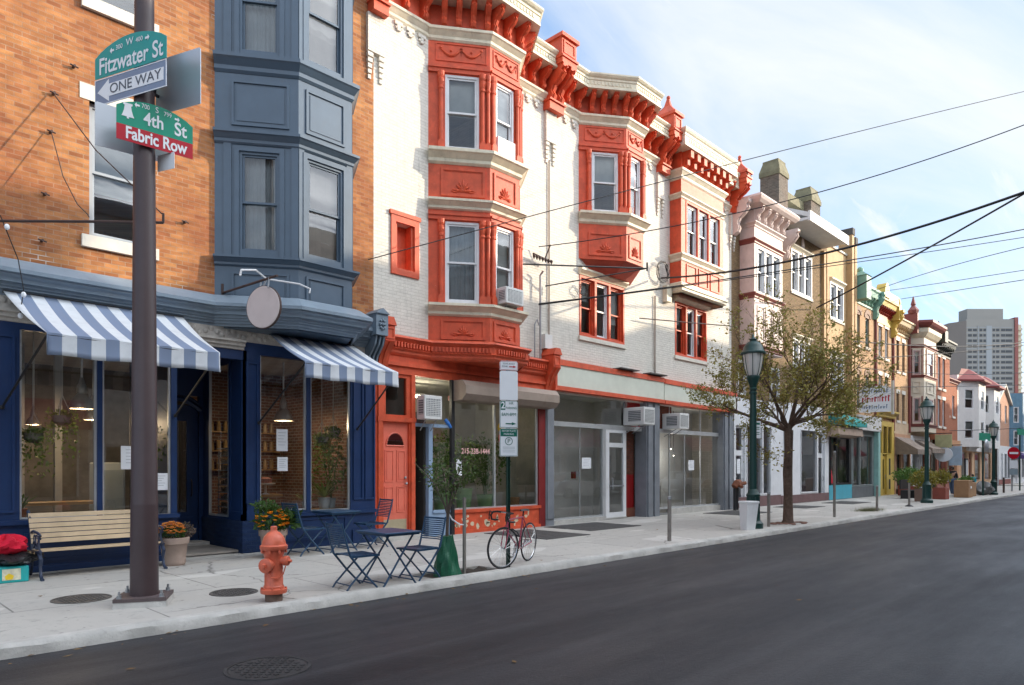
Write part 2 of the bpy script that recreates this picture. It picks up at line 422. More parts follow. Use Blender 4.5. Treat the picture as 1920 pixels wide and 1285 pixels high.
def raisedpanel(b, u0, u1, z0, z1, y=0.0, w=0.05, d=0.025):
    b.box(u0, u1, y - d, y + 0.002, z1 - w, z1); b.box(u0, u1, y - d, y + 0.002, z0, z0 + w)
    b.box(u0, u0 + w, y - d, y + 0.002, z0 + w, z1 - w); b.box(u1 - w, u1, y - d, y + 0.002, z0 + w, z1 - w)
def shell(b, x0, x1, y0, z0, z1, dep=9.0, t=0.2):
    """sides, back and roof of a building whose front is built apart"""
    b.box(x0, x0 + t, y0, y0 + dep, z0, z1); b.box(x1 - t, x1, y0, y0 + dep, z0, z1)
    b.box(x0 + t, x1 - t, y0 + dep - t, y0 + dep, z0, z1)
def text(s, size, m, parent, mtx, name='lettering', ext=0.002, sx=1.0, align='CENTER', label=None, bold=0.0):
    c = bpy.data.curves.new(name, 'FONT'); c.body = s; c.size = size; c.align_x = align; c.align_y = 'CENTER'; c.extrude = ext; c.offset = bold
    tmp = bpy.data.objects.new(name, c); COL.objects.link(tmp)
    bpy.context.view_layer.update()
    me = bpy.data.meshes.new_from_object(tmp)
    bpy.data.objects.remove(tmp); bpy.data.curves.remove(c)
    me.transform(Matrix.Diagonal((sx, 1, 1, 1)))
    me.transform(mtx)
    org = ORG.get(parent.name, Vector((0, 0, 0))) if parent is not None else Vector((0, 0, 0))
    me.transform(Matrix.Translation(-org))
    me.materials.clear(); me.materials.append(m)
    o = bpy.data.objects.new(name, me); COL.objects.link(o)
    if parent is not None: o.parent = parent
    ORG[o.name] = org
    if label: o['label'] = label
    return o
def leaves(b, pts, size, rng, flat=0.0):
    for p in pts:
        p = Vector(p)
        a = Vector((rng.gauss(0, 1), rng.gauss(0, 1), rng.gauss(0, 1) * (1 - flat))); a.normalize()
        c = a.cross(Vector((rng.gauss(0, 1), rng.gauss(0, 1), rng.gauss(0, 1))));
        if c.length < 1e-4: continue
        c.normalize(); L = size * rng.uniform(0.6, 1.3)
        b.poly(p, p + a * L * 0.5 + c * L * 0.26, p + a * L, p + a * L * 0.5 - c * L * 0.26)
# ================================================================ ground, road, kerb, pavement
def ground_mats():
    m, t = newmat('asphalt'); N = NT(t)
    v = N.n('ShaderNodeTexCoord').outputs['Object']
    o = N.n('ShaderNodeOutputMaterial'); b = N.n('ShaderNodeBsdfPrincipled')
    st = N.noise(N.map(v, (0.06, 1.1, 1)), 1.0, 7, 0.62, 0.5)         # tyre and roller tracks along the street
    pa = N.noise(N.map(v, (0.22, 0.8, 1)), 0.8, 6, 0.65); fi = N.noise(v, 55, 3, 0.7); gr = N.noise(v, 22, 4, 0.75)
    base = N.mix(N.ramp(st, 0.3, 0.72), (0.011, 0.0115, 0.015, 1), (0.043, 0.043, 0.048, 1))
    base = N.mix(N.ramp(pa, 0.42, 0.6, (0, 0, 0, 1), (0.65, 0.65, 0.65, 1)), base, (0.014, 0.014, 0.018, 1))
    tk = N.noise(N.map(v, (0.02, 3.2, 1)), 1.0, 4, 0.6); base = N.mix(N.ramp(tk, 0.52, 0.72, (0, 0, 0, 1), (0.55, 0.55, 0.55, 1)), base, (0.055, 0.055, 0.06, 1)); base = N.mix(N.ramp(tk, 0.28, 0.45, (0.5, 0.5, 0.5, 1), (0, 0, 0, 1)), base, (0.010, 0.010, 0.013, 1))
    sq = N.noise(v, 3.2, 7, 0.75); base = N.mix(N.ramp(sq, 0.56, 0.72, (0, 0, 0, 1), (0.5, 0.5, 0.5, 1)), base, (0.055, 0.054, 0.056, 1))
    base = N.mix(N.ramp(fi, 0.56, 0.72, (0, 0, 0, 1), (0.6, 0.6, 0.6, 1)), base, (0.085, 0.083, 0.08, 1))
    N.l(base, b.inputs['Base Color'])
    N.l(N.ramp(pa, 0.3, 0.7, (0.42,) * 3 + (1,), (0.66,) * 3 + (1,)), b.inputs['Roughness'])
    b.inputs['Specular IOR Level'].default_value = 0.32
    bp = N.n('ShaderNodeBump'); bp.inputs['Strength'].default_value = 0.55; bp.inputs['Distance'].default_value = 0.01
    hh = N.n('ShaderNodeMath', operation='ADD'); N.l(fi, hh.inputs[0]); N.l(gr, hh.inputs[1]); N.l(hh.outputs[0], bp.inputs['Height'])
    N.l(bp.outputs[0], b.inputs['Normal']); N.l(b.outputs[0], o.inputs[0])
    m2, t = newmat('concrete_slabs'); N = NT(t)
    v = N.n('ShaderNodeTexCoord').outputs['Object']
    o = N.n('ShaderNodeOutputMaterial'); b = N.n('ShaderNodeBsdfPrincipled')
    wob = N.noise(v, 0.7, 2, 0.5)
    bt = N.n('ShaderNodeTexBrick'); bt.offset = 0.5; bt.offset_frequency = 3
    mm = N.n('ShaderNodeVectorMath', operation='ADD'); cw = N.n('ShaderNodeCombineXYZ'); sc = N.n('ShaderNodeMath', operation='MULTIPLY'); N.l(wob, sc.inputs[0]); sc.inputs[1].default_value = 0.05
    N.l(sc.outputs[0], cw.inputs[1]); N.l(v, mm.inputs[0]); N.l(cw.outputs[0], mm.inputs[1])
    N.l(N.map(mm.outputs[0], (1, 1, 1), (0, 0, 0), (0.62, -8.05, 0)), bt.inputs['Vector'])
    bt.inputs['Scale'].default_value = 1; bt.inputs['Brick Width'].default_value = 2.3; bt.inputs['Row Height'].default_value = 1.55; bt.inputs['Mortar Size'].default_value = 0.013
    bt.inputs['Mortar Smooth'].default_value = 0.3
    bt.inputs['Color1'].default_value = (0.47, 0.45, 0.41, 1); bt.inputs['Color2'].default_value = (0.40, 0.38, 0.35, 1); bt.inputs['Mortar'].default_value = (0.19, 0.18, 0.165, 1)
    a = N.noise(v, 1.1, 6, 0.65); s2 = N.noise(v, 6, 6, 0.75); fi = N.noise(v, 70, 2, 0.6)
    base = N.mix(N.ramp(a, 0.32, 0.72, (0, 0, 0, 1), (0.6, 0.6, 0.6, 1)), bt.outputs['Color'], (0.40, 0.385, 0.36, 1))
    base = N.mix(N.ramp(s2, 0.54, 0.74, (0, 0, 0, 1), (0.75, 0.75, 0.75, 1)), base, (0.24, 0.23, 0.215, 1))
    gum = N.noise(v, 9.0, 2, 0.4); base = N.mix(N.ramp(gum, 0.70, 0.73, (0, 0, 0, 1), (0.6, 0.6, 0.6, 1)), base, (0.13, 0.125, 0.12, 1))
    pt = N.noise(N.map(v, (0.5, 1.0, 1)), 0.8, 2, 0.4); base = N.mix(N.ramp(pt, 0.60, 0.61, (0, 0, 0, 1), (0.4, 0.4, 0.4, 1)), base, (0.68, 0.66, 0.62, 1))
    base = N.mix(N.ramp(s2, 0.22, 0.40, (0.5, 0.5, 0.5, 1), (0, 0, 0, 1)), base, (0.58, 0.565, 0.53, 1))
    base = N.mix(N.ramp(fi, 0.64, 0.74, (0, 0, 0, 1), (0.4, 0.4, 0.4, 1)), base, (0.30, 0.29, 0.27, 1))
    vo = N.n('ShaderNodeTexVoronoi'); vo.feature = 'DISTANCE_TO_EDGE'; vo.inputs['Scale'].default_value = 0.42
    jit = N.n('ShaderNodeTexNoise'); jit.inputs['Scale'].default_value = 3.0; jit.inputs['Detail'].default_value = 6; N.l(v, jit.inputs['Vector']); ja = N.n('ShaderNodeVectorMath', operation='MULTIPLY_ADD'); N.l(jit.outputs['Color'], ja.inputs[0]); ja.inputs[1].default_value = (0.35, 0.35, 0); N.l(v, ja.inputs[2]); N.l(ja.outputs[0], vo.inputs['Vector'])
    ck = N.ramp(vo.outputs['Distance'], 0.0, 0.006, (1, 1, 1, 1), (0, 0, 0, 1)); msk = N.ramp(N.noise(v, 0.35, 2, 0.5), 0.47, 0.52); base = N.mix(N.mix(1.0, ck, msk, 'MULTIPLY'), base, (0.15, 0.14, 0.13, 1))
    N.l(base, b.inputs['Base Color']); b.inputs['Roughness'].default_value = 0.85; b.inputs['Specular IOR Level'].default_value = 0.25
    inv = N.n('ShaderNodeMath', operation='MULTIPLY_ADD'); N.l(bt.outputs['Fac'], inv.inputs[0]); inv.inputs[1].default_value = -2.0; N.l(s2, inv.inputs[2])
    bp = N.n('ShaderNodeBump'); bp.inputs['Strength'].default_value = 0.35; bp.inputs['Distance'].default_value = 0.01
    N.l(inv.outputs[0], bp.inputs['Height']); N.l(bp.outputs[0], b.inputs['Normal']); N.l(b.outputs[0], o.inputs[0])
    return m, m2
ASPHALT, SLABS = ground_mats()
KERBM = paint('kerb_concrete', (0.47, 0.455, 0.425), 0.85, 0.18, scale=2.5, bump=0.4, bscale=30, dirt=0.6, dirtcol=(0.2, 0.19, 0.18), aniso=(1, 1, 1))
SOIL = paint('soil', (0.055, 0.045, 0.036), 0.95, 0.35, scale=8, bump=1.0, bscale=40, dirt=0.5, dirtcol=(0.16, 0.13, 0.1), aniso=(1, 1, 1))
GROUNDM = paint('ground_dirt', (0.22, 0.21, 0.19), 0.95, 0.2)

b = MB(); b.box(-300, 1500, -500, 700, -0.5, -0.16); tagset(b.build('ground', GROUNDM), kind='structure')
b = MB(); n = 60
b.poly((-60, -0.6, -0.13), (900, -0.6, -0.13), (900, 7.87, -0.13), (-60, 7.87, -0.13)); tagset(b.build('road', ASPHALT), kind='structure')
b = MB(); b.poly((-60, -14, -0.126), (-4.2, -14, -0.126), (-4.2, 60, -0.126), (-60, 60, -0.126)); b.poly((76.2, 7.9, -0.126), (79.2, 7.9, -0.126), (79.2, 60, -0.126), (76.2, 60, -0.126)); tagset(b.build('side_street', ASPHALT), kind='structure')
# pavement: one slab sheet with a hole for the tree pit
PIT = (6.55, 7.95, 8.05, 8.55)
b = MB(tf=Matrix(((1, 0, 0, 0), (0, 0, -1, 0), (0, 1, 0, 0), (0, 0, 0, 1))))
b2 = MB()
def slab(x0, x1, y0, y1): b2.box(x0, x1, y0, y1, -0.15, 0.0)
slab(-4.0, PIT[0], 8.02, 16.5); slab(PIT[0], PIT[1], 8.02, PIT[2]); slab(PIT[0], PIT[1], PIT[3], 16.5); slab(PIT[1], 76.0, 8.02, 16.5); slab(79.4, 900, 8.02, 16.5)
tagset(b2.build('pavement', SLABS), kind='structure')
b2 = MB(); b2.box(-60, 900, -16, -0.75, -0.15, 0.0); tagset(b2.build('pavement', SLABS), kind='structure')
rng = random.Random(3)
b = MB(); rings = []
x = -4.0
while x < 230:
    j = rng.uniform(-0.012, 0.012); k = rng.uniform(-0.012, 0.006)
    rings.append([(x, 8.016, -0.15), (x, 8.016, 0.004), (x, 7.905 + j, 0.004 + k * 0.3), (x, 7.862 + j, -0.035 + k), (x, 7.850 + j * 0.6, -0.15)])
    x += 0.16 if x < 20 else (0.5 if x < 60 else 3)
b.loft(rings); tagset(b.build('kerb', KERBM, smooth=True), kind='structure')
b = MB(); b.box(-60, 900, -0.75, -0.6, -0.15, 0.004); tagset(b.build('kerb', KERBM), kind='structure')
b = MB(); rings = []
for i in range(15):
    for_x = PIT[0] + (PIT[1] - PIT[0]) * i / 14
    rings.append([(for_x, PIT[2] + (PIT[3] - PIT[2]) * j / 7, -0.03 + rng.uniform(-0.02, 0.03)) for j in range(8)])
b.loft(rings, False, False); tagset(b.build('tree_pit_soil', SOIL, smooth=True), kind='structure')

# loose leaves and litter in the gutter and on the asphalt
LITTER = leafmat('fallen_leaf', (0.32, 0.22, 0.09), (0.20, 0.11, 0.05))
b = MB(); rng = random.Random(9)
for i in range(260):
    px = rng.uniform(1.0, 40); py = 7.85 - abs(rng.gauss(0, 0.16)) if rng.random() < 0.6 else (rng.uniform(2.5, 7.8) if rng.random() < 0.35 else rng.uniform(8.1, 12.5))
    z = -0.124 if py < 7.86 else 0.006
    a = rng.uniform(0, 6.28); L = rng.uniform(0.015, 0.05)
    q = [(px + math.cos(a + t) * L * (1 if k % 2 == 0 else 0.5), py + math.sin(a + t) * L * (1 if k % 2 == 0 else 0.5), z + rng.uniform(0, 0.012)) for k, t in enumerate((0, 1.57, 3.14, 4.71))]
    b.poly(*q)
tagset(b.build('leaf_litter', LITTER), kind='stuff', label='small dry leaves scattered along the kerb and asphalt')

# ---------------------------------------------------------------- manholes
IRON = paint('cast_iron', (0.11, 0.105, 0.10), 0.6, 0.2, scale=6, bump=0.3, metal=0.3, dirt=0.4, dirtcol=(0.2, 0.18, 0.15))
DIRON = paint('tarred_iron', (0.035, 0.033, 0.034), 0.7, 0.35, scale=5, bump=0.5, dirt=0.5, dirtcol=(0.10, 0.09, 0.08))
def manhole(x, y, z, r, label, m=None):
    m = m or IRON
    t = thing('manhole_cover', label, 'manhole cover', (x, y, z), group='iron covers in the ground')
    b = MB(); b.lathe([(r * 0.9, -0.03), (r * 0.9, 0.004), (0.001, 0.004)], x, y, 36, z)
    for i in range(-6, 7):
        for j in range(-6, 7):
            px, py = i * r * 0.135, j * r * 0.135
            if math.hypot(px, py) < r * 0.8 and (i + j) % 2 == 0:
                b.box(x + px - r * 0.05, x + px + r * 0.05, y + py - r * 0.05, y + py + r * 0.05, z + 0.004, z + 0.011)
    b.build('cover', m, t)
    b = MB(); b.loft([[(x + rr * math.cos(k * math.pi / 18), y + rr * math.sin(k * math.pi / 18), z + h) for k in range(36)] for rr, h in ((r * 0.92, -0.03), (r * 0.92, 0.008), (r, 0.010), (r * 1.03, -0.03))], False)
    b.build('rim', m, t)
manhole(2.45, 9.95, 0.0, 0.33, 'round iron cover in the pavement, left of the brown pole')
manhole(3.98, 9.02, 0.0, 0.30, 'round iron cover in the pavement, between the brown pole and the red hydrant')
manhole(2.89, 5.85, -0.13, 0.37, 'round iron cover sunk in the black asphalt at the bottom of the view', DIRON)

# ---------------------------------------------------------------- steel hatches in the pavement
HATCH = paint('hatch_steel', (0.075, 0.072, 0.07), 0.7, 0.2, bump=0.3, dirt=0.4, dirtcol=(0.16, 0.14, 0.12))
def hatch(x0, x1, y0, y1, label):
    t = thing('cellar_hatch', label, 'hatch', (x0, y0, 0), group='steel cellar hatches in the pavement')
    xm = (x0 + x1) / 2
    for a, c in ((x0, xm - 0.006), (xm + 0.006, x1)):
        b = MB(); b.box(a, c, y0, y1, -0.02, 0.014)
        for k in range(1, 9): b.box(a + 0.03, c - 0.03, y0 + (y1 - y0) * k / 9, y0 + (y1 - y0) * k / 9 + 0.012, 0.014, 0.018)
        b.build('hatch_leaf', HATCH, t)
hatch(11.9, 13.5, 10.5, 12.6, 'dark steel cellar hatch in front of the plant shop window')
hatch(14.3, 16.6, 11.1, 12.75, 'brownish steel cellar hatch in front of the vacant glass shopfront with the open white door')
hatch(22.6, 25.0, 11.0, 12.5, 'steel cellar hatch at the foot of the white shop door')
hatch(28.2, 30.2, 11.0, 12.4, 'steel cellar hatch behind the street tree')
hatch(33.0, 35.5, 10.8, 12.2, 'steel cellar hatch in front of the turquoise shop')

# ================================================================ the houses across the street (they shade the street and show in the glass)
OB = [brick('opp_brick_a', (0.42, 0.20, 0.14), (0.32, 0.14, 0.10), (0.5, 0.44, 0.38)), brick('opp_brick_b', (0.55, 0.44, 0.33), (0.45, 0.35, 0.25), (0.5, 0.46, 0.4)), paint('opp_stucco', (0.70, 0.66, 0.58), 0.85)]
OPPAW = paint('burgundy_canvas', (0.30, 0.02, 0.035), 0.7)
def opposite(x0, x1, h, k):
    labs = ('red brick rowhouse across the street', 'buff brick rowhouse across the street with a burgundy awning', 'pale stucco rowhouse across the street')
    t = thing('rowhouse', labs[k % 3], 'house', (x0, -5.4, 0), group='houses across the street')
    tf = frame(x1, -5.4, x0, -5.4); L = x1 - x0
    ops = [(L * f0, L * f1, z0, z0 + 1.9) for z0 in ((5.4, 8.7) if h < 13 else (5.2, 8.4, 11.6)) for f0, f1 in ((0.1, 0.28), (0.41, 0.59), (0.72, 0.9))] + [(0.3, L * 0.6, 0.5, 3.2), (L * 0.7, L * 0.9, 0.05, 2.6)]
    b = MB(tf); b.wall(0, L, 0, h, ops, 0.3)
    b.tf = None; b.box(x0, x1, -15, -5.7, h - 0.6, h - 0.4); b.box(x0, x0 + 0.2, -15, -5.7, 0, h); b.box(x1 - 0.2, x1, -15, -5.7, 0, h); b.box(x0, x1, -15.2, -15, 0, h)
    b.build('wall', OB[k % 3], t)
    b = MB(); b.sweep([(x1, -5.4), (x0, -5.4)], [(0, h), (0.35, h), (0.35, h - 0.15), (0.12, h - 0.5), (0, h - 0.5)]); b.build('cornice', CREAM if k % 2 else WHITEP, t)
    for o in ops:
        if o[3] - o[2] == 1.9: dblhung(t, tf, o[0], o[1], o[2], o[3], WHITEP, back='blind', drop=0.6)
    f = MB(tf); g = MB(tf)
    for o in ops[-2:]:
        f.box(o[0], o[0] + 0.08, 0.05, 0.15, o[2], o[3]); f.box(o[1] - 0.08, o[1], 0.05, 0.15, o[2], o[3]); f.box(o[0] + 0.08, o[1] - 0.08, 0.05, 0.15, o[3] - 0.08, o[3])
        g.poly((o[0], 0.1, o[2]), (o[1], 0.1, o[2]), (o[1], 0.1, o[3]), (o[0], 0.1, o[3]))
    sf = f.build('shopfront', WHITEP if k % 3 else NAVY, t); g.build('pane', GLASS, sf)
    if k % 3 == 1:
        b = MB(tf); b.loft([[(0.2, 0, 4.3), (0.2, -1.2, 3.4), (0.2, -1.2, 3.1), (0.2, -1.17, 3.1), (0.2, -1.17, 3.38), (0.2, 0, 4.2)], [(L * 0.95, 0, 4.3), (L * 0.95, -1.2, 3.4), (L * 0.95, -1.2, 3.1), (L * 0.95, -1.17, 3.1), (L * 0.95, -1.17, 3.38), (L * 0.95, 0, 4.2)]])
        b.build('awning', OPPAW, t)
OPP = [(-3, 2.5, 12.5), (2.5, 8, 13), (8, 13.5, 12.6), (13.5, 19, 13), (19, 26, 12.8), (26, 30.5, 15.0), (30.5, 35.6, 11.6), (35.6, 42, 15.3), (42, 47, 15.0), (47, 53, 15.5), (53, 59, 15.2), (59, 62.5, 15.6)] + [(62.5 + 7 * i, 69.5 + 7 * i, 15.2 + (i % 3) * 0.4) for i in range(9)] + [(125.5 + 24 * i, 149.5 + 24 * i, 15.5) for i in range(6)]
for k, (x0, x1, h) in enumerate(OPP): opposite(x0, x1, h, k)
# ================================================================ corner house: orange brick, slate-blue bay, navy cafe front
ORANGE = brick('orange_brick', (0.56, 0.255, 0.095), (0.33, 0.12, 0.05), (0.42, 0.28, 0.18), drift=(0.27, 0.085, 0.042), driftamt=0.7, ms=0.006, bump=0.35, dirt=0.35, patch=(0.55, 0.52, 0.47))
NAVYBRICK = brick('navy_painted_brick', (0.012, 0.032, 0.095), (0.010, 0.026, 0.08), (0.016, 0.036, 0.09), bump=0.7, driftamt=0.0, dirt=0.1)
INBRICK = brick('inner_brick', (0.26, 0.12, 0.08), (0.18, 0.09, 0.06), (0.36, 0.32, 0.28), bump=0.3, driftamt=0.2, drift=(0.4, 0.36, 0.32))
STONE = paint('white_stone', (0.66, 0.62, 0.54), 0.75, 0.1, dirt=0.35)
FD = 13.07
B0 = thing('corner_house', 'orange brick corner house with a slate blue bay above a navy cafe front', 'house', (-4.0, FD, 0))
WOPS = [(3.33, 4.28, 5.50, 7.75), (3.33, 4.28, 9.45, 11.7), (-0.6, 0.35, 5.5, 7.75), (-0.6, 0.35, 9.45, 11.7)]
b = MB(); b.wall(-4.0, 8.94, 4.3, 14.2, WOPS + [(5.75, 8.05, 5.6, 13.6)], 0.3, FD)
shell(b, -4.0, 8.94, FD + 0.3, 0, 14.2); b.box(-3.8, 8.74, FD + 0.3, FD + 8.8, 13.7, 13.9); b.box(-3.8, 8.74, FD + 0.3, FD + 8.8, 4.25, 4.4); b.box(-3.8, 8.74, FD + 0.3, FD + 8.8, 8.3, 8.45)
b.build('wall', ORANGE, B0)
tfw = frame(0, FD, 10, FD)
for k, o in enumerate(WOPS):
    dblhung(B0, tfw, o[0], o[1], o[2], o[3], paint('grey_window_paint', (0.34, 0.38, 0.42), 0.45, 0.08), 0.1, 0.07, back='blind', drop=0.62 if k % 2 == 0 else 0.3)
    b = MB(); b.box(o[0] - 0.12, o[1] + 0.12, FD - 0.07, FD + 0.1, o[2] - 0.2, o[2]); b.build('sill', STONE, B0)
    b = MB(); b.box(o[0] - 0.14, o[1] + 0.14, FD - 0.012, FD + 0.1, o[3], o[3] + 0.26); b.build('lintel', STONE, B0)

# ---- bay
Q = [(5.40, FD), (6.64, 12.20), (7.82, 12.20), (8.24, FD)]
faces = [(Q[i] + Q[i + 1]) for i in range(3)]
def bayops(z0, z1): return [[(0.44, 1.17, z0, z1)], [(0.17, 0.97, z0, z1)], [(0.25, 0.72, z0, z1)]]
b = MB(); wins = []
for fi, fc in enumerate(faces):
    b.tf = frame(*fc); L = flen(*fc)
    ops = bayops(5.72, 7.62)[fi] + bayops(9.50, 11.5)[fi]
    b.wall(0, L, 4.5, 14.0, ops, 0.1)
    wins += [(fc, o) for o in ops]
    for z0, z1 in ((8.05, 9.03), (4.74, 5.42), (12.0, 13.2)):
        m = 0.30 if fi == 0 else 0.15
        raisedpanel(b, m, L - 0.17, z0 + 0.05, z1 - 0.08, 0, 0.045, 0.028)
        b.box(m + 0.09, L - 0.26, -0.012, 0.002, z0 + 0.14, z1 - 0.17)
    for z0, z1 in ((5.6, 7.76), (9.38, 11.7)):
        for a, c in ((0.0 if fi else 0.16, 0.11 if fi else 0.30), (L - 0.13, L)): b.box(a, c, -0.022, 0.003, z0, z1)
        o = ops[0]; w = 0.085
        b.box(o[0] - w, o[0], -0.035, 0.003, z0 + 0.04, z1 - 0.05); b.box(o[1], o[1] + w, -0.035, 0.003, z0 + 0.04, z1 - 0.05); b.box(o[0], o[1], -0.035, 0.003, o[3] if z0 < 6 else 11.5, z1 - 0.05)
b.tf = None
b.build('bay', BLUE, B0)
def crown(zt, zb, p=0.15):
    h = zt - zb
    return [(0, zt + 0.012), (p, zt), (p, zt - 0.22 * h), (p * 0.8, zt - 0.3 * h), (p * 0.42, zt - 0.55 * h), (p * 0.3, zt - 0.62 * h), (p * 0.3, zt - 0.85 * h), (0.01, zb), (0, zb)]
for zt, zb in ((5.62, 5.44), (7.97, 7.74), (9.40, 9.08), (11.75, 11.5)): MB().sweep(Q, crown(zt, zb)).build('bay_moulding', BLUE, B0)
for fc, o in wins:
    if fc is faces[2]: continue
    dblhung(B0, frame(*fc), *o, BLUE, 0.0, 0.05, 0.04, back='curtain' if fc is faces[0] else 'blind', drop=0.99, backm=CURTAIN if fc is faces[0] else paint('peach_drape', (0.60, 0.50, 0.44), 0.9, 0.12, scale=2, aniso=(8, 8, 0.1)))

# ---- shop cornice along the facade and round the foot of the bay
cp = [(-4.0, 13.02), (5.36, 13.02), (6.61, 12.17), (7.85, 12.17), (8.28, 12.98), (8.94, 12.98)]
b = MB(); b.sweep(cp, [(0, 4.88), (0.10, 4.84), (0.36, 4.66), (0.36, 4.60), (0.315, 4.595), (0.315, 4.565), (0.25, 4.535), (0.235, 4.49), (0.235, 4.475), (0.165, 4.47), (0.165, 4.425), (0.125, 4.42), (0.125, 4.385), (0.085, 4.38), (0.075, 4.335), (0.04, 4.33), (0.03, 4.29), (0, 4.29)])
b.build('shop_cornice', paint('pale_blue_paint', (0.19, 0.245, 0.30), 0.45, 0.1, dirt=0.3), B0)
b = MB(); b.prism([(5.45, 13.05), (6.64, 12.22), (7.82, 12.22), (8.2, 13.05)], 4.27, 4.32); b.build('bay_underside', BLUE, B0)
# carved frieze and its mouldings
b = MB(); b.box(-4.0, 8.94, 12.99, 13.02, 4.07, 4.32)
rng = random.Random(4)
for i in range(90):
    u = -1 + i * 0.105; b.sphere((u, 12.985, 4.19 + 0.05 * math.sin(i * 1.7)), 0.05, 6, 4, (1, 0.4, 1))
b.build('frieze', paint('frieze_stone', (0.46, 0.43, 0.39), 0.6, 0.2, scale=8, dirt=0.5, dirtcol=(0.12, 0.11, 0.10)), B0)
b = MB(); b.sweep([(-4.0, 13.0), (5.93, 13.0)], [(0, 4.10), (0.12, 4.08), (0.12, 4.04), (0.07, 4.02), (0.07, 3.97), (0.02, 3.95), (0.02, 3.91), (0, 3.90)]); b.build('frieze_moulding', MC['frieze_stone'], B0)
# end console with a rosette block
b = MB(); b.box(8.62, 8.93, 12.50, 13.0, 4.52, 4.98); b.exty([(8.60, 4.98), (8.95, 4.98), (8.775, 5.10)], 12.46, 13.0)
b.extx([(12.56, 4.5), (13.0, 4.5), (13.0, 3.82), (12.90, 3.85), (12.82, 4.1), (12.62, 4.32)], 8.66, 8.70); b.extx([(12.56, 4.5), (13.0, 4.5), (13.0, 3.82), (12.90, 3.85), (12.82, 4.1), (12.62, 4.32)], 8.76, 8.80); b.extx([(12.56, 4.5), (13.0, 4.5), (13.0, 3.82), (12.90, 3.85), (12.82, 4.1), (12.62, 4.32)], 8.86, 8.90)
for k in range(8): b.sphere((8.775 + 0.06 * math.cos(k * 0.785), 12.49, 4.75 + 0.10 * math.sin(k * 0.785)), 0.035, 6, 4)
b.sphere((8.775, 12.48, 4.75), 0.04, 8, 5)
b.build('console', paint('console_blue', (0.16, 0.21, 0.26), 0.5, 0.12, dirt=0.3), B0)

# ---- navy shopfront
SY = 13.0
b = MB(); T = 3.92
b.wall(-4.0, 4.70, 0, T, [(-2.5, 1.95, 0.84, 3.80), (2.36, 3.43, 0.84, 3.80), (3.51, 4.60, 0.80, 3.80)], 0.14, SY)
b.box(4.60, 4.70, SY + 0.14, 14.9, 0.0, 3.9)                       # cheek of the entry
b.wall(5.93, 8.94, 0, T + 0.15, [(6.26, 7.26, 0.78, 3.85), (7.35, 8.30, 0.74, 3.85)], 0.14, SY)
# bases and mouldings
b.box(-4.0, 4.70, SY - 0.05, SY, 0, 0.10); b.box(-4.0, 4.72, SY - 0.07, SY + 0.01, 0.76, 0.83); b.box(6.25, 8.94, SY - 0.06, SY + 0.01, 0.66, 0.735)
for a, c in ((-2.4, 1.9), (2.42, 4.55), (6.4, 8.2)): raisedpanel(b, a, c, 0.16, 0.62, SY, 0.05, 0.02)
for a, c in ((2.0, 2.3), (5.97, 6.22), (8.36, 8.62), (8.66, 8.92)): raisedpanel(b, a, c, 0.95, 3.7, SY, 0.04, 0.03)
b.box(8.34, 8.94, SY - 0.035, SY, 0.0, 0.3)
b.box(4.70, 5.93, SY + 0.02, SY + 0.12, 3.72, 3.92)
# right cheek of the entry with its tall display window
tfc = Matrix(((0, 1, 0, 5.93), (-1, 0, 0, 14.95), (0, 0, 1, 0), (0, 0, 0, 1)))     # local x towards the street
b.tf = tfc; b.wall(0, 1.95, 0.62, 3.9, [(0.30, 1.26, 0.66, 3.72)], 0.06); raisedpanel(b, 1.34, 1.90, 0.75, 3.8, 0, 0.04, 0.02); b.tf = None
b.box(4.70, 5.93, 14.92, 15.02, 3.15, 3.9); b.box(4.70, 4.98, 14.92, 15.02, 0.1, 3.15); b.box(5.84, 5.93, 14.92, 15.02, 0.1, 3.15)
shopf = b.build('shopfront', NAVY, B0)
b = MB(); b.tf = tfc; b.box(0, 1.95, -0.04, 0.07, 0, 0.62); b.tf = None; b.box(5.89, 6.25, SY - 0.03, SY + 0.1, 0, 0.62); b.build('brick_base', NAVYBRICK, B0)
g = MB(); y = SY + 0.06
for a, c, z0 in ((2.36, 3.43, 0.84), (3.51, 4.60, 0.80), (-2.5, 1.95, 0.84), (6.26, 7.26, 0.78), (7.35, 8.30, 0.74)): g.poly((a, y, z0), (c, y, z0), (c, y, 3.85), (a, y, 3.85))
g.tf = tfc; g.poly((0.30, 0.03, 0.66), (1.26, 0.03, 0.66), (1.26, 0.03, 3.72), (0.30, 0.03, 3.72)); g.tf = None
g.build('pane', SHOPGLASS, shopf)
m = MB(); 
for a, c, z0 in ((2.36, 3.43, 0.84), (3.51, 4.60, 0.80), (6.26, 7.26, 0.78), (7.35, 8.30, 0.74)):
    m.box(a, a + 0.03, y - 0.03, y + 0.03, z0, 3.85); m.box(c - 0.035, c, y - 0.03, y + 0.03, z0, 3.85); m.box(a + 0.03, c - 0.035, y - 0.03, y + 0.03, z0, z0 + 0.03)
m.tf = tfc; m.box(0.30, 0.335, 0, 0.05, 0.66, 3.72); m.box(1.225, 1.26, 0, 0.05, 0.66, 3.72); m.box(0.335, 1.225, 0, 0.05, 0.66, 0.70); m.tf = None
m.build('glazing_bead', ALU, shopf)
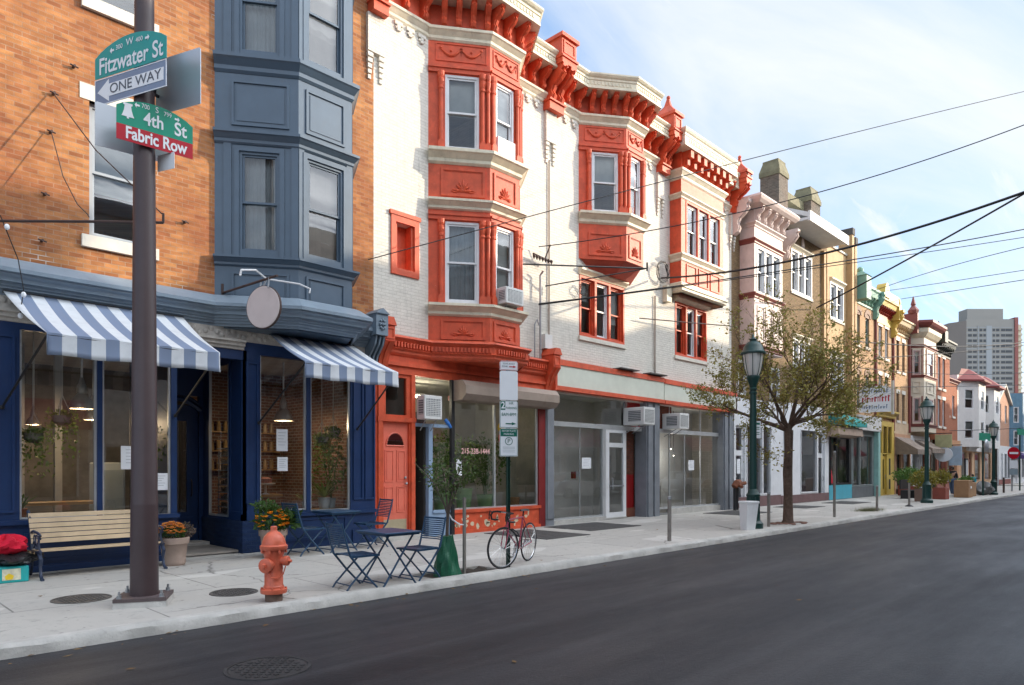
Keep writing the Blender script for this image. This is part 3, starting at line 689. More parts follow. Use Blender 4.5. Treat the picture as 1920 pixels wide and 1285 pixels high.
# entrance door: panelled leaf, tall glass, arched head
b = MB(); yy = 15.0
b.wall(4.98, 5.84, 0.12, 2.95, [(5.10, 5.62, 0.72, 2.62)], 0.05, yy)
raisedpanel(b, 5.08, 5.74, 0.2, 0.62, yy, 0.05, 0.02)
arc = [(4.92 + 0.97 * i / 14, 2.86 + 0.22 * math.sin(math.pi * i / 14)) for i in range(15)]
b.tube([(p[0], yy - 0.05, p[1]) for p in arc], 0.06, 6); b.tube([(p[0], yy - 0.03, p[1] + 0.1) for p in arc], 0.035, 6)
dr = b.build('door', NAVY, B0)
g = MB(); g.poly((5.10, yy + 0.02, 0.72), (5.62, yy + 0.02, 0.72), (5.62, yy + 0.02, 2.62), (5.10, yy + 0.02, 2.62)); g.build('pane', SHOPGLASS, dr)
h = MB(); h.tube([(5.69, yy - 0.05, 1.05), (5.69, yy - 0.09, 1.1), (5.69, yy - 0.09, 1.35), (5.69, yy - 0.05, 1.4)], 0.014, 6); h.build('handle', BLACKM, dr)
b = MB(); b.box(4.70, 5.93, 14.5, 15.1, 0.0, 0.12); b.build('door_step', KERBM, B0)
# cafe room
b = MB(); b.box(-3.8, 8.6, 15.05 + 3.5, 18.7, 0, 4.2); MB().box(-3.8, 8.74, 13.15, 18.6, 3.98, 4.05).build('inner_ceiling', paint('cafe_ceiling', (0.62, 0.60, 0.57), 0.8), B0); b.build('inner_wall', paint('cafe_back_wall', (0.16, 0.15, 0.14), 0.8, 0.3), B0)
b = MB(); b.box(-3.8, 8.74, 13.15, 18.6, 0.02, 0.06); b.build('inner_floor', paint('cafe_floor', (0.30, 0.27, 0.24), 0.45), B0)
b = MB(); b.box(8.60, 8.72, 13.2, 18.55, 0.06, 3.98); b.box(6.12, 8.6, 16.6, 16.75, 0.06, 3.98); b.build('inner_brick_wall', INBRICK, B0)
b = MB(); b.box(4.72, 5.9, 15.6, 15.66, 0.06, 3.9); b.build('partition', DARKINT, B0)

# ---- striped awnings
def stripes(name, ca, cb, w):
    m, t = newmat(name); N = NT(t); v = N.n('ShaderNodeTexCoord').outputs['Object']
    o = N.n('ShaderNodeOutputMaterial'); p = N.n('ShaderNodeBsdfPrincipled'); sp = N.n('ShaderNodeSeparateXYZ'); N.l(v, sp.inputs[0])
    d = N.n('ShaderNodeMath', operation='DIVIDE'); N.l(sp.outputs[0], d.inputs[0]); d.inputs[1].default_value = w * 2
    fr = N.n('ShaderNodeMath', operation='FRACT'); N.l(d.outputs[0], fr.inputs[0])
    gt = N.n('ShaderNodeMath', operation='GREATER_THAN'); N.l(fr.outputs[0], gt.inputs[0]); gt.inputs[1].default_value = 0.5
    base = N.mix(gt.outputs[0], c3(ca), c3(cb)); nz = N.noise(v, 5, 5, 0.65)
    base = N.mix(N.ramp(nz, 0.45, 0.8, (0, 0, 0, 1), (0.25, 0.25, 0.25, 1)), base, (0.30, 0.32, 0.36, 1))
    N.l(base, p.inputs['Base Color']); p.inputs['Roughness'].default_value = 0.85; p.inputs['Specular IOR Level'].default_value = 0.2
    tr = N.n('ShaderNodeBsdfTranslucent'); N.l(base, tr.inputs[0]); ms = N.n('ShaderNodeMixShader'); ms.inputs[0].default_value = 0.2
    wv = N.noise(v, 300, 1, 0.5); bp = N.n('ShaderNodeBump'); bp.inputs['Strength'].default_value = 0.15; bp.inputs['Distance'].default_value = 0.004; N.l(wv, bp.inputs['Height']); N.l(bp.outputs[0], p.inputs['Normal'])
    N.l(p.outputs[0], ms.inputs[1]); N.l(tr.outputs[0], ms.inputs[2]); N.l(ms.outputs[0], o.inputs[0]); return m
def awning(label, t0, t1, f0, f1, fy, zt, zf, zb, w, arms):
    t = thing('awning', label, 'awning', (f0, 12.95, zt), group='striped awnings of the cafe')
    m = stripes('awning_canvas', (0.235, 0.295, 0.42), (0.74, 0.77, 0.80), w)
    b = MB(); n = 36; rings = []
    for i in range(n + 1):
        q = i / n; a = t0 + (t1 - t0) * q; c = f0 + (f1 - f0) * q
        row = []
        for j in range(9):
            s = j / 8; row.append((a + (c - a) * s, 12.95 + (fy - 12.95) * s, zt + (zf - zt) * s - 0.05 * math.sin(math.pi * s) + 0.006 * math.sin(q * 40) * s))
        for j in range(1, 5):
            s = j / 4; row.append((c, fy + 0.012 * math.sin(q * 29 + 1) * s + 0.01 * math.sin(q * 11) * s + 0.03 * s * (1 - s), zf + (zb - zf) * s + 0.010 * math.sin(q * 17) * s))
        rings.append(row)
    b.loft(rings, False, False)
    b.poly(*[rings[0][j] for j in range(0, 13)][::-1] if False else [rings[0][j] for j in (8, 9, 10, 11, 12)])
    o = b.build('canvas', m, t, True)
    sm = o.modifiers.new('thickness', 'SOLIDIFY'); sm.thickness = 0.006
    b = MB(); b.tube([(f0, fy + 0.02, zf - 0.03), (f1, fy + 0.02, zf - 0.03)], 0.018, 8); b.build('front_bar', BLACKM, t); MB().tube([(t0, 12.93, zt - 0.02), (t1, 12.93, zt - 0.02)], 0.025, 8).build('rear_bar', BLACKM, t)
    for (p, q) in arms:
        b = MB(); b.tube([p, q], 0.018, 8); b.sphere(q, 0.035, 8, 6); b.build('arm', BLACKM, t)
awning('wide blue and white striped awning over the bench window of the cafe', 2.13, 4.78, 2.30, 4.63, 11.0, 4.36, 3.47, 3.17, 0.178,
       [((2.32, 11.05, 3.45), (2.13, 12.96, 2.57)), ((4.61, 11.05, 3.45), (4.66, 12.96, 2.58))])
awning('narrow blue and white striped awning over the cafe window with hanging plants', 6.42, 8.34, 6.25, 8.28, 11.25, 4.30, 3.54, 3.25, 0.172,
       [((6.27, 11.3, 3.5), (6.20, 12.93, 2.52)), ((8.26, 11.3, 3.5), (8.43, 12.93, 2.49))])
# ================================================================ three white painted brick houses with coral trim
WBRICK = brick('white_painted_brick', (0.76, 0.73, 0.66), (0.72, 0.69, 0.62), (0.62, 0.59, 0.52), ms=0.008, drift=(0.68, 0.64, 0.56), driftamt=0.6, bump=0.8, tone=0.2, dirt=0.32, rough=0.7)
def scroll(b, u, zt, zb, p, w):
    """carved S-shaped bracket: top at zt under the cornice, foot at zb, projection p"""
    h = zt - zb
    pr = [(0, zt), (-p, zt), (-p, zt - 0.10 * h), (-p * 0.86, zt - 0.16 * h), (-p * 0.92, zt - 0.26 * h), (-p * 0.72, zt - 0.40 * h), (-p * 0.45, zt - 0.52 * h), (-p * 0.34, zt - 0.66 * h), (-p * 0.44, zt - 0.8 * h), (-p * 0.36, zt - 0.92 * h), (-p * 0.15, zb), (0, zb)]
    b.extx(pr, u - w / 2, u + w / 2)
    pr2 = [(y * 1.06 - 0.012, z) for y, z in pr[1:-1]]
    b.extx([(0, zt - 0.04 * h)] + pr2[1:] + [(0, zb + 0.05 * h)], u - w / 6, u + w / 6)
def colonnette(b, u, z0, z1, r=0.05, y=-0.05):
    """engaged column with base block and capital"""
    h = z1 - z0
    b.box(u - r * 1.35, u + r * 1.35, y - r * 1.1, 0.0, z0, z0 + 0.16); b.exty([(u - r * 1.35, z0 + 0.16), (u + r * 1.35, z0 + 0.16), (u, z0 + 0.25)], y - r * 1.1, 0)
    pr = [(r * 0.8, z0 + 0.16), (r, z0 + 0.3), (r * 0.92, z1 - 0.42), (r * 1.25, z1 - 0.40), (r * 1.25, z1 - 0.36), (r * 0.95, z1 - 0.34), (r * 1.35, z1 - 0.24), (r * 1.5, z1 - 0.18), (r * 1.2, z1 - 0.16), (r * 1.6, z1 - 0.10), (r * 1.6, z1)]
    b.lathe(pr, u, y, 12)
def coral_bay(t, P, zb, two, frontw, full=True):
    """canted bay from zb to the cornice; two = second floor below as well"""
    fcs = [(P[i] + P[i + 1]) for i in range(3)]
    lev = [(9.31, 11.16)] + ([(5.60, 7.62)] if two else [])
    b = MB(); wins = []
    body0 = 4.55 if two else 7.91
    for fi, fc in enumerate(fcs):
        tf = frame(*fc); L = flen(*fc); b.tf = tf
        u0, u1 = ((L * 0.27, L * 0.82), (L * 0.17, L * 0.79), (L * 0.25, L * 0.72))[fi]
        ops = [(u0, u1, a + 0.03, c - 0.03) for a, c in lev]
        b.wall(0, L, body0, 13.1, ops, 0.1)
        wins += [(fi, fc, o) for o in ops]
        for a, c in lev:
            for u in ((u0 - 0.085, u1 + 0.085) if fi != 0 else (u0 - 0.10, u1 + 0.085)): colonnette(b, u, a, c, 0.048 if fi else 0.055)
            for u in ((L - 0.05,) if fi == 0 else (0.055, L - 0.05)): colonnette(b, u, a, c, 0.045)
            b.box(0, L, -0.05, 0.003, c, c + 0.10); b.box(0, L, -0.08, 0.003, c + 0.10, c + 0.16)
        b.box(0, L, -0.012, 0.003, 11.32, 11.40)
        pz = [(8.20, 8.88)] + ([(4.74, 5.24)] if two else [])
        if not two: pz = [(8.02, 8.72)]
        for a, c in pz:
            m = 0.30 if fi == 0 else 0.12
            # sunk panel: raised border
            raisedpanel(b, m, L - 0.12, a, c, 0.0, 0.06, 0.03); raisedpanel(b, m + 0.06, L - 0.18, a + 0.06, c - 0.06, 0.0, 0.02, 0.012)
            og = MB(tf); ornament(og, (m + L - 0.12) / 2, a + 0.13, (L - 0.12 - m) * 0.55, (c - a) * 0.42); og.build('relief_ornament', CORAL, t)
        og = MB(tf); garland(og, L * 0.2, L * 0.86, 11.75, 0.16); og.build('relief_garland', CORAL, t); raisedpanel(b, L * 0.1 if fi else L * 0.12, L * 0.95, 11.45, 11.88, 0.0, 0.025, 0.02)
        # frieze brackets
        nb = 3 if fi == 1 else 4
        for k in range(nb):
            u = L * (0.06 + 0.88 * k / (nb - 1)) if fi else L * (0.25 + 0.70 * k / (nb - 1))
            scroll(b, u, 12.80, 12.22, 0.42, 0.13)
        for k in range(nb - 1):
            u = (L * (0.06 + 0.88 * (k + 0.5) / (nb - 1))) if fi else L * (0.25 + 0.70 * (k + 0.5) / (nb - 1))
            b.box(u - 0.12, u + 0.12, -0.02, 0.003, 12.3, 12.68)
    b.tf = None
    b.build('bay', CORAL, t)
    # trim bands
    for zt, zb, p in ((12.20, 11.92, 0.16), (9.29, 8.96, 0.22)) + (((8.10, 7.86, 0.18), (5.58, 5.30, 0.22)) if two else ()):
        MB().sweep(P, crown(zt, zb, p)).build('bay_moulding', CREAM, t)
    for fi, fc, o in wins:
        if fi == 2: continue
        hi = o[2] > 9
        dblhung(t, frame(*fc), *o, WHITEP, 0.0, 0.055, 0.045, back='blind' if (fi or hi) else 'curtain', drop=(0.5 if hi else 0.55) if fi == 0 else 0.75, backm=None)
    return fcs
def dentils(b, x0, x1, y0, z0, z1, st=0.085, d=0.05):
    n = max(1, int((x1 - x0) / st))
    for k in range(n):
        u = x0 + (k + 0.25) * (x1 - x0) / n
        b.box(u, u + st * 0.5, y0 - d, y0 + 0.002, z0, z1)
def cornice_run(t, path, zt=13.2, zb=12.78, p=0.58, m=None):
    b = MB(); h = zt - zb
    b.sweep(path, [(0, zt + 0.03), (p * 0.9, zt + 0.02), (p, zt), (p, zt - 0.10 * h), (p * 0.93, zt - 0.22 * h), (p * 0.86, zt - 0.28 * h), (p * 0.86, zt - 0.42 * h), (p * 0.82, zt - 0.45 * h), (p * 0.82, zt - 0.80 * h), (p * 0.86, zt - 0.84 * h), (p * 0.86, zb), (0, zb)])
    # egg-and-dart row cut as small blocks
    for i in range(len(path) - 1):
        a = Vector(path[i]); c = Vector(path[i + 1]); L = (c - a).length
        if L < 0.2: continue
        b.tf = frame(a.x, a.y, c.x, c.y); e = p * 0.82
        x0, x1 = -e * 0.2, L + e * 0.2
        for k in range(int((x1 - x0) / 0.11)):
            u = x0 + 0.11 * k; b.box(u, u + 0.06, -e - 0.018, -e + 0.002, zt - 0.74 * h, zt - 0.50 * h)
        b.tf = None
    return b.build('cornice', m or CREAM, t)
def pier_block(t, x, w, zb=12.3, zt=13.55, spire=False, big=0.72):
    """heavy console and block closing the cornice at a party wall"""
    b = MB(); y = FD
    tf = Matrix.Translation((0, y, 0)); b.tf = tf
    scroll(b, x - w * 0.27, 12.85, 11.95, big, w * 0.32); scroll(b, x + w * 0.27, 12.85, 11.95, big, w * 0.32)
    b.box(x - w / 2, x + w / 2, -big * 0.35, 0, 11.75, 11.97); b.box(x - w * 0.56, x + w * 0.56, -big * 0.42, 0, 11.97, 12.02)
    b.box(x - w / 2, x + w / 2, -big, 0.3, 12.85, 13.0); b.box(x - w * 0.55, x + w * 0.55, -big - 0.04, 0.3, 13.0, 13.06)
    b.box(x - w / 2, x + w / 2, -big + 0.02, 0.3, 13.06, zt); b.box(x - w * 0.6, x + w * 0.6, -big - 0.05, 0.35, zt, zt + 0.10)
    raisedpanel(b, x - w * 0.4, x + w * 0.4, 13.12, zt - 0.06, -big + 0.02, 0.05, 0.025)
    if spire:
        c = [(x - w * 0.55, -big), (x + w * 0.55, -big), (x + w * 0.55, 0.2), (x - w * 0.55, 0.2)]
        b.loft([[(p[0], p[1], zt + 0.10) for p in c], [(x + (p[0] - x) * 0.25, -big * 0.45 + (p[1] + big * 0.45) * 0.25, zt + 0.45) for p in c], [(x + (p[0] - x) * 0.1, -big * 0.45 + (p[1] + big * 0.45) * 0.1, zt + 0.7) for p in c]])
        b.sphere((x, -big * 0.45, zt + 0.74), 0.07, 8, 6)
    b.tf = None
    b.build('cornice_block', CORAL, t)
def wall_corbels(b, x0, x1):
    """row of small stepped brick corbels under the cornice moulding"""
    n = int((x1 - x0) / 0.30)
    for k in range(n):
        u = x0 + (k + 0.5) * (x1 - x0) / n
        b.box(u - 0.11, u + 0.11, FD - 0.05, FD + 0.01, 11.84, 11.93); b.box(u - 0.045, u + 0.045, FD - 0.05, FD + 0.01, 11.72, 11.84); b.box(u - 0.085, u + 0.085, FD - 0.045, FD + 0.01, 11.76, 11.80)
def pendant_pilaster(b, x, z1=11.75, z0=10.55):
    b.box(x - 0.22, x + 0.22, FD - 0.09, FD + 0.01, z0 + 0.35, z1)
    for s in (-0.15, 0.15):
        for k in range(5):
            b.box(x + s - 0.07 + 0.008 * k, x + s + 0.07 - 0.008 * k, FD - 0.085 + 0.012 * k, FD + 0.01, z0 + 0.35 - 0.12 * (k + 1), z0 + 0.35 - 0.12 * k - 0.03)
def white_house(label, x0, x1, ops, bayx):
    t = thing('white_house', label, 'house', (x0, FD, 0), group='white painted brick houses with coral trim')
    b = MB(); b.wall(x0, x1, 3.8, 13.1, ops, 0.3, FD); shell(b, x0, x1, FD + 0.3, 0, 13.1)
    b.box(x0 + 0.2, x1 - 0.2, FD + 0.3, FD + 8.8, 12.6, 12.8); b.box(x0 + 0.2, x1 - 0.2, FD + 0.3, FD + 8.8, 3.9, 4.1); b.box(x0 + 0.2, x1 - 0.2, FD + 0.3, FD + 8.8, 8.0, 8.15)
    a = bayx[0]; c = bayx[1]
    wall_corbels(b, x0 + 0.5, a - 0.05); wall_corbels(b, c + 0.05, x1 - 0.4)
    pendant_pilaster(b, x1)
    if x0 < 9: pendant_pilaster(b, x0 + 0.02)
    b.build('wall', WBRICK, t)
    return t
# ---------------------------------------------------------------- first house, two-storey bay over the plant shop
P1 = [(10.50, FD), (11.72, 12.20), (12.76, 12.20), (13.42, FD)]
P2 = [(16.23, FD), (17.45, 12.20), (18.36, 12.20), (19.05, FD)]
H1 = white_house('white brick house with a two storey coral bay over the plant shop', 8.94, 14.9, [(9.52, 10.08, 6.24, 7.32), (11.0, 13.2, 5.6, 12.0)], (10.5, 13.42))
coral_bay(H1, P1, 4.6, True, 1.03)
path1 = [(8.94, FD)] + P1 + [(14.9, FD)]
cornice_run(H1, path1)
for q in ([(8.94, FD), (10.5, FD)], [(13.42, FD), (14.9, FD)]): MB().sweep(q, crown(12.22, 11.95, 0.14)).build('wall_moulding', CREAM, H1)
def wall_frieze(t, x0, x1, n):
    b = MB(); b.box(x0, x1, FD - 0.03, FD + 0.01, 12.2, 12.8); b.tf = Matrix.Translation((0, FD - 0.03, 0))
    for k in range(n): scroll(b, x0 + (k + 0.5) * (x1 - x0) / n, 12.80, 12.24, 0.42, 0.13)
    b.tf = None; b.build('frieze', CORAL, t)
wall_frieze(H1, 8.94, 10.55, 3); wall_frieze(H1, 13.4, 14.7, 3)
pier_block(H1, 14.95, 0.62); pier_block(H1, 8.98, 0.4)
# little coral window
b = MB()
for a in ((9.40, 9.53, 6.10, 7.46), (10.07, 10.20, 6.10, 7.46), (9.53, 10.07, 7.31, 7.46), (9.53, 10.07, 6.10, 6.25)): b.box(a[0], a[1], FD - 0.04, FD + 0.02, a[2], a[3])
b.box(9.36, 10.24, FD - 0.06, FD + 0.02, 7.46, 7.55)
b.box(9.53, 9.60, FD + 0.02, FD + 0.28, 6.25, 7.31); b.box(10.0, 10.07, FD + 0.02, FD + 0.28, 6.25, 7.31); b.box(9.60, 10.0, FD + 0.24, FD + 0.3, 6.25, 7.31)
b.build('small_window', CORAL, H1)
# entablature round the bay foot
ep = [(9.12, 12.98)] + [(10.46, 12.98), (11.70, 12.10), (12.78, 12.10), (13.46, 12.98)] + [(14.55, 12.98)]
b = MB(); b.sweep(ep, [(0, 4.70), (0.20, 4.64), (0.22, 4.60), (0.16, 4.56), (0.13, 4.52), (0.13, 4.38), (0.16, 4.36), (0.10, 4.32), (0.10, 4.27), (0.05, 4.22), (0, 4.20)])
for i in range(5):
    a, c = ep[i], ep[i + 1]; b.tf = frame(a[0], a[1], c[0], c[1]); L = flen(*a, *c); dentils(b, 0.02, L - 0.02, -0.13, 4.40, 4.51)
b.tf = None; b.prism([(10.4, 13.05), (11.7, 12.12), (12.78, 12.12), (13.45, 13.05)], 4.22, 4.24)
b.build('shop_cornice', CORAL, H1)
b = MB(); b.box(9.1, 14.6, 12.96, FD, 3.80, 4.22); b.box(9.1, 14.6, 12.90, 12.97, 3.98, 4.06); b.build('shop_frieze', CORAL, H1)
def shop_console(t, x, w=0.26):
    b = MB(); b.box(x - w / 2, x + w / 2, 12.62, FD, 4.45, 4.80); b.exty([(x - w * 0.6, 4.80), (x + w * 0.6, 4.80), (x + w * 0.3, 4.98), (x - w * 0.3, 4.98)], 12.58, FD); raisedpanel(b, x - w * 0.4, x + w * 0.4, 4.50, 4.75, 12.62, 0.03, 0.02)
    b.extx([(12.6, 4.45), (FD, 4.45), (FD, 3.6), (12.98, 3.6), (12.94, 3.8), (12.80, 4.2)], x - w / 2, x + w / 2)
    b.extx([(12.56, 4.42), (FD, 4.42), (FD, 3.7), (12.96, 3.7), (12.90, 3.9), (12.72, 4.25)], x - w * 0.15, x + w * 0.15)
    b.build('console', CORAL, t)
shop_console(H1, 9.07); shop_console(H1, 14.72, 0.30)
# coral street door
b = MB(); b.wall(8.94, 10.06, 0.0, 3.90, [(9.22, 9.80, 2.86, 3.72), (9.16, 9.88, 0.18, 2.68)], 0.1, 13.0)
for a in (9.0, 9.92): b.box(a, a + 0.11, 12.96, 13.0, 0, 3.8)
b.box(8.98, 10.05, 12.95, 13.0, 2.70, 2.80)
b.box(9.16, 9.80, 13.0, 13.1, 0.0, 0.0 + 0.18)
dfr = b.build('door_frame', CORAL, H1)
g = MB(); g.poly((9.22, 13.06, 2.86), (9.80, 13.06, 2.86), (9.80, 13.06, 3.72), (9.22, 13.06, 3.72)); g.build('pane', GLASS, dfr)
b = MB(); yd = 13.06; b.wall(9.16, 9.88, 0.18, 2.68, [], 0.045, yd)
for a, c in ((9.23, 9.48), (9.56, 9.81)):
    for z0, z1 in ((0.62, 1.22), (1.32, 2.05)): raisedpanel(b, a, c, z0, z1, yd, 0.03, 0.014); b.box(a + 0.055, c - 0.055, yd - 0.01, yd + 0.001, z0 + 0.055, z1 - 0.055)
fan = [(9.52 + 0.25 * math.cos(math.pi * i / 12), 2.15 + 0.30 * math.sin(math.pi * i / 12)) for i in range(13)]
b.tube([(p[0], yd - 0.008, p[1]) for p in fan] + [(9.27, yd - 0.008, 2.15), (9.77, yd - 0.008, 2.15)], 0.018, 6)
dd = b.build('door', CORALD, H1)
g = MB(); g.poly(*[(p[0], yd - 0.004, p[1]) for p in fan]); g.build('fanlight', glassmat('dim_glass', (0.25, 0.3, 0.32), 0.15, 0.6), dd)
b = MB(); b.box(9.2, 9.84, yd - 0.008, yd, 0.2, 0.46); b.build('kick_plate', paint('brass_plate', (0.55, 0.48, 0.32), 0.4, 0.1, metal=0.5), dd)
b = MB(); b.sphere((9.80, yd - 0.06, 1.28), 0.032, 10, 7); b.lathe([(0.035, 0), (0.035, 0.012)], 9.80, yd - 0.02, 10, 1.4); b.tube([(9.80, yd, 1.28), (9.80, yd - 0.06, 1.28)], 0.012, 6); b.sphere((9.80, yd - 0.02, 1.42), 0.028, 10, 7); b.build('knob', STEEL, dd)
b = MB(); b.box(8.96, 10.1, 12.75, 13.1, 0, 0.12); b.build('door_step', KERBM, H1)
# plant shop front
LB = paint('pale_blue_frame', (0.26, 0.36, 0.50), 0.5, 0.1)
b = MB(); b.box(10.46, 10.58, 13.0, 13.12, 0.0, 2.64); b.box(10.06, 11.12, 13.02, 13.1, 2.62, 2.70); b.box(10.58, 11.14, 13.0, 13.12, 0.0, 0.62); b.box(10.58, 11.14, 12.97, 13.0, 0.55, 0.62); b.build('side_frame', LB, H1)
b = MB(); b.box(11.14, 14.42, 12.98, 13.1, 0.0, 0.52); b.box(11.14, 14.42, 12.94, 13.1, 0.52, 0.60); b.box(11.14, 14.42, 12.96, 12.99, 0.0, 0.08); b.build('stall_riser', CORAL, H1)
rng = random.Random(12); b = MB()
for i in range(26):
    u = rng.uniform(11.3, 14.3); z = rng.uniform(0.12, 0.46); w = rng.uniform(0.02, 0.09); hh = rng.uniform(0.02, 0.10); n = 7
    b.poly(*[(u + w * math.cos(k * 0.9) * rng.uniform(0.6, 1.1), 12.977, z + hh * math.sin(k * 0.9) * rng.uniform(0.6, 1.1)) for k in range(n)])
b.build('peeled_patch', paint('old_paint', (0.62, 0.52, 0.36), 0.9), H1)
b = MB(); b.box(14.36, 14.62, 12.97, 13.12, 0.0, 3.4); b.box(11.14, 14.36, 13.0, 13.1, 3.3, 3.42); b.build('red_pier', paint('dark_red_paint', (0.20, 0.018, 0.018), 0.5), H1)
b = MB()
for a in (11.21, 12.66, 14.30): b.box(a, a + 0.05, 13.02, 13.09, 0.6, 3.3)
b.box(11.26, 12.66, 13.02, 13.09, 0.6, 0.64); b.box(12.71, 14.30, 13.02, 13.09, 0.6, 0.64)
sf = b.build('window_frame', ALU, H1)
g = MB(); g.poly((11.26, 13.05, 0.64), (14.30, 13.05, 0.64), (14.30, 13.05, 3.3), (11.26, 13.05, 3.3)); g.poly((10.58, 13.06, 0.62), (11.12, 13.06, 0.62), (11.12, 13.06, 2.62), (10.58, 13.06, 2.62)); g.poly((10.06, 13.06, 2.70), (11.12, 13.06, 2.70), (11.12, 13.06, 3.8), (10.06, 13.06, 3.8)); g.build('pane', SHOPGLASS, sf)
b = MB(); b.box(11.12, 11.22, 12.93, 13.02, 0, 3.8); b.build('column', BLACKM, H1)
SHUT = paint('shutter_housing', (0.30, 0.235, 0.19), 0.55, 0.15, scale=2, dirt=0.5, dirtcol=(0.2, 0.08, 0.05))
b = MB(); b.extx([(12.98, 3.80), (12.60, 3.78), (12.48, 3.64), (12.48, 3.44), (12.60, 3.30), (12.98, 3.28)], 11.18, 14.66); b.build('shutter_housing', SHUT, H1)
# shop room
ROOMW = paint('shop_room_wall', (0.50, 0.49, 0.44), 0.8, 0.1)
def room(t, x0, x1, d, wm, zt=3.8, floorc=(0.28, 0.27, 0.25), y0=13.3):
    b = MB(); b.box(x0, x1, y0 + d, y0 + d + 0.1, 0.02, zt); b.box(x0, x0 + 0.06, y0, y0 + d, 0.02, zt); b.box(x1 - 0.06, x1, y0, y0 + d, 0.02, zt); b.box(x0, x1, y0, y0 + d, zt, zt + 0.08); b.build('inner_wall', wm, t)
    b = MB(); b.box(x0, x1, 13.12, y0 + d, 0.015, 0.06); b.build('inner_floor', paint('shop_floor_%d' % int(floorc[0] * 100), floorc, 0.5), t)
room(H1, 10.06, 14.7, 2.6, ROOMW)
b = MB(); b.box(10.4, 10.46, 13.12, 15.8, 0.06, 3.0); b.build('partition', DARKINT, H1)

# ---------------------------------------------------------------- second and third houses over the vacant shops
H2 = white_house('white brick house with a one storey coral bay above a wide red framed window', 14.9, 20.65, [(16.26, 18.56, 5.62, 7.40), (16.6, 18.8, 9.2, 12.0)], (16.23, 19.05))
coral_bay(H2, P2, 7.9, False, 0.9)
cornice_run(H2, [(14.9, FD)] + P2 + [(20.65, FD)])
for q in ([(14.9, FD), (16.23, FD)], [(19.05, FD), (20.65, FD)]): MB().sweep(q, crown(12.22, 11.95, 0.14)).build('wall_moulding', CREAM, H2)
wall_frieze(H2, 15.3, 16.3, 2); wall_frieze(H2, 19.05, 20.45, 3)
pier_block(H2, 20.7, 0.5, spire=True)
# tapered underside of the bay
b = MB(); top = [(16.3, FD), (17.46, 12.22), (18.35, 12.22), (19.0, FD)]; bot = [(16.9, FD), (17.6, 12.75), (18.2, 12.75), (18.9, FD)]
b.loft([[(x, y, 7.93) for x, y in top], [(x, y, 7.60) for x, y in bot]]); b.build('bay_underside', paint('dark_coral_board', (0.42, 0.075, 0.045), 0.6), H2)  # underside boards in a darker coral than the bay
def triple(t, x0, x1, z0, z1, fm, tf=None, y=0.06, hood=True, n=3):
    tf = tf or tfw; w = (x1 - x0) / n
    b = MB(tf); b.box(x0 - 0.07, x1 + 0.07, -0.02, 0.12, z1, z1 + 0.08); b.box(x0 - 0.07, x0, -0.02, 0.12, z0 - 0.08, z1); b.box(x1, x1 + 0.07, -0.02, 0.12, z0 - 0.08, z1); b.box(x0, x1, -0.02, 0.12, z0 - 0.08, z0)
    for k in range(1, n): b.box(x0 + w * k - 0.05, x0 + w * k + 0.05, -0.015, 0.2, z0, z1)
    b.build('window_casing', fm, t)
    for k in range(n):
        dblhung(t, tf, x0 + w * k + (0.05 if k else 0), x0 + w * (k + 1) - (0.05 if k < n - 1 else 0), z0, z1, WHITEP if k == 1 or not hood else fm, y, 0.05, 0.04, back='blind' if k != 1 else 'none', drop=0.35 + 0.15 * k, meet=z0 + (z1 - z0) * 0.49)
    if hood:
        b = MB(tf); b.box(x0 - 0.12, x1 + 0.12, -0.06, 0.1, z0 - 0.2, z0 - 0.08); b.build('sill', STONE, t)
        b = MB(tf); b.tf = tf; b.extx([(0.02, z1 + 0.30), (-0.16, z1 + 0.26), (-0.16, z1 + 0.20), (-0.06, z1 + 0.12), (-0.04, z1 + 0.08), (0.02, z1 + 0.08)], x0 - 0.12, x1 + 0.12); b.build('window_hood', CREAM, t)
triple(H2, 16.33, 18.49, 5.68, 7.36, CORAL)
H3 = white_house('white brick house with a square coral bay, last before the brown brick houses', 20.65, 25.9, [(21.68, 23.90, 5.66, 7.52), (21.6, 24.0, 9.0, 12.6)], (21.3, 24.4))
P3 = [(21.32, FD), (21.32, 12.62), (24.35, 12.62), (24.35, FD)]
tri_ops = [(21.66, 22.47, 9.15, 10.95), (22.56, 23.34, 9.15, 10.95), (23.43, 24.1, 9.15, 10.95)]
b = MB(); b.wall(21.32, 24.35, 7.9, 12.8, [(21.64, 24.12, 9.13, 10.97)], 0.1, 12.62); b.box(21.32, 21.42, 12.72, FD, 7.9, 12.8); b.box(24.25, 24.35, 12.72, FD, 7.9, 12.8); b.box(21.42, 24.25, 12.72, FD, 7.9, 7.95)
b.tf = Matrix.Translation((0, 12.62, 0))
for k in range(7): b.box(21.4 + k * 0.46, 21.6 + k * 0.46, -0.34, 0.0, 12.36, 12.62); b.box(21.42 + k * 0.46, 21.58 + k * 0.46, -0.2, 0.0, 12.15, 12.36)
for k in range(3): raisedpanel(b, 21.65 + k * 0.85, 22.35 + k * 0.85, 8.15, 8.80, 0, 0.05, 0.03)
b.tf = None; b.build('bay', CORAL, H3)
for a in ((9.10, 8.84, 0.12), (11.20, 11.02, 0.10), (12.02, 11.68, 0.14)): MB().sweep(P3, crown(*a)).build('bay_moulding', CREAM, H3)
b = MB(); b.sweep(P3, [(0, 8.12), (0.05, 8.08), (0.05, 8.0), (0.14, 7.97), (0.14, 7.90), (0.10, 7.88), (0.10, 7.80), (0.0, 7.74), (0, 7.70)]); b.build('bay_moulding', CREAM, H3)
triple(H3, 21.70, 24.06, 9.17, 10.93, CORAL, frame(0, 12.62, 10, 12.62), hood=False)
cornice_run(H3, [(20.65, FD), (21.32, FD), (21.32, 12.62), (24.35, 12.62), (24.35, FD), (25.9, FD)], 13.2, 12.62, 0.46)
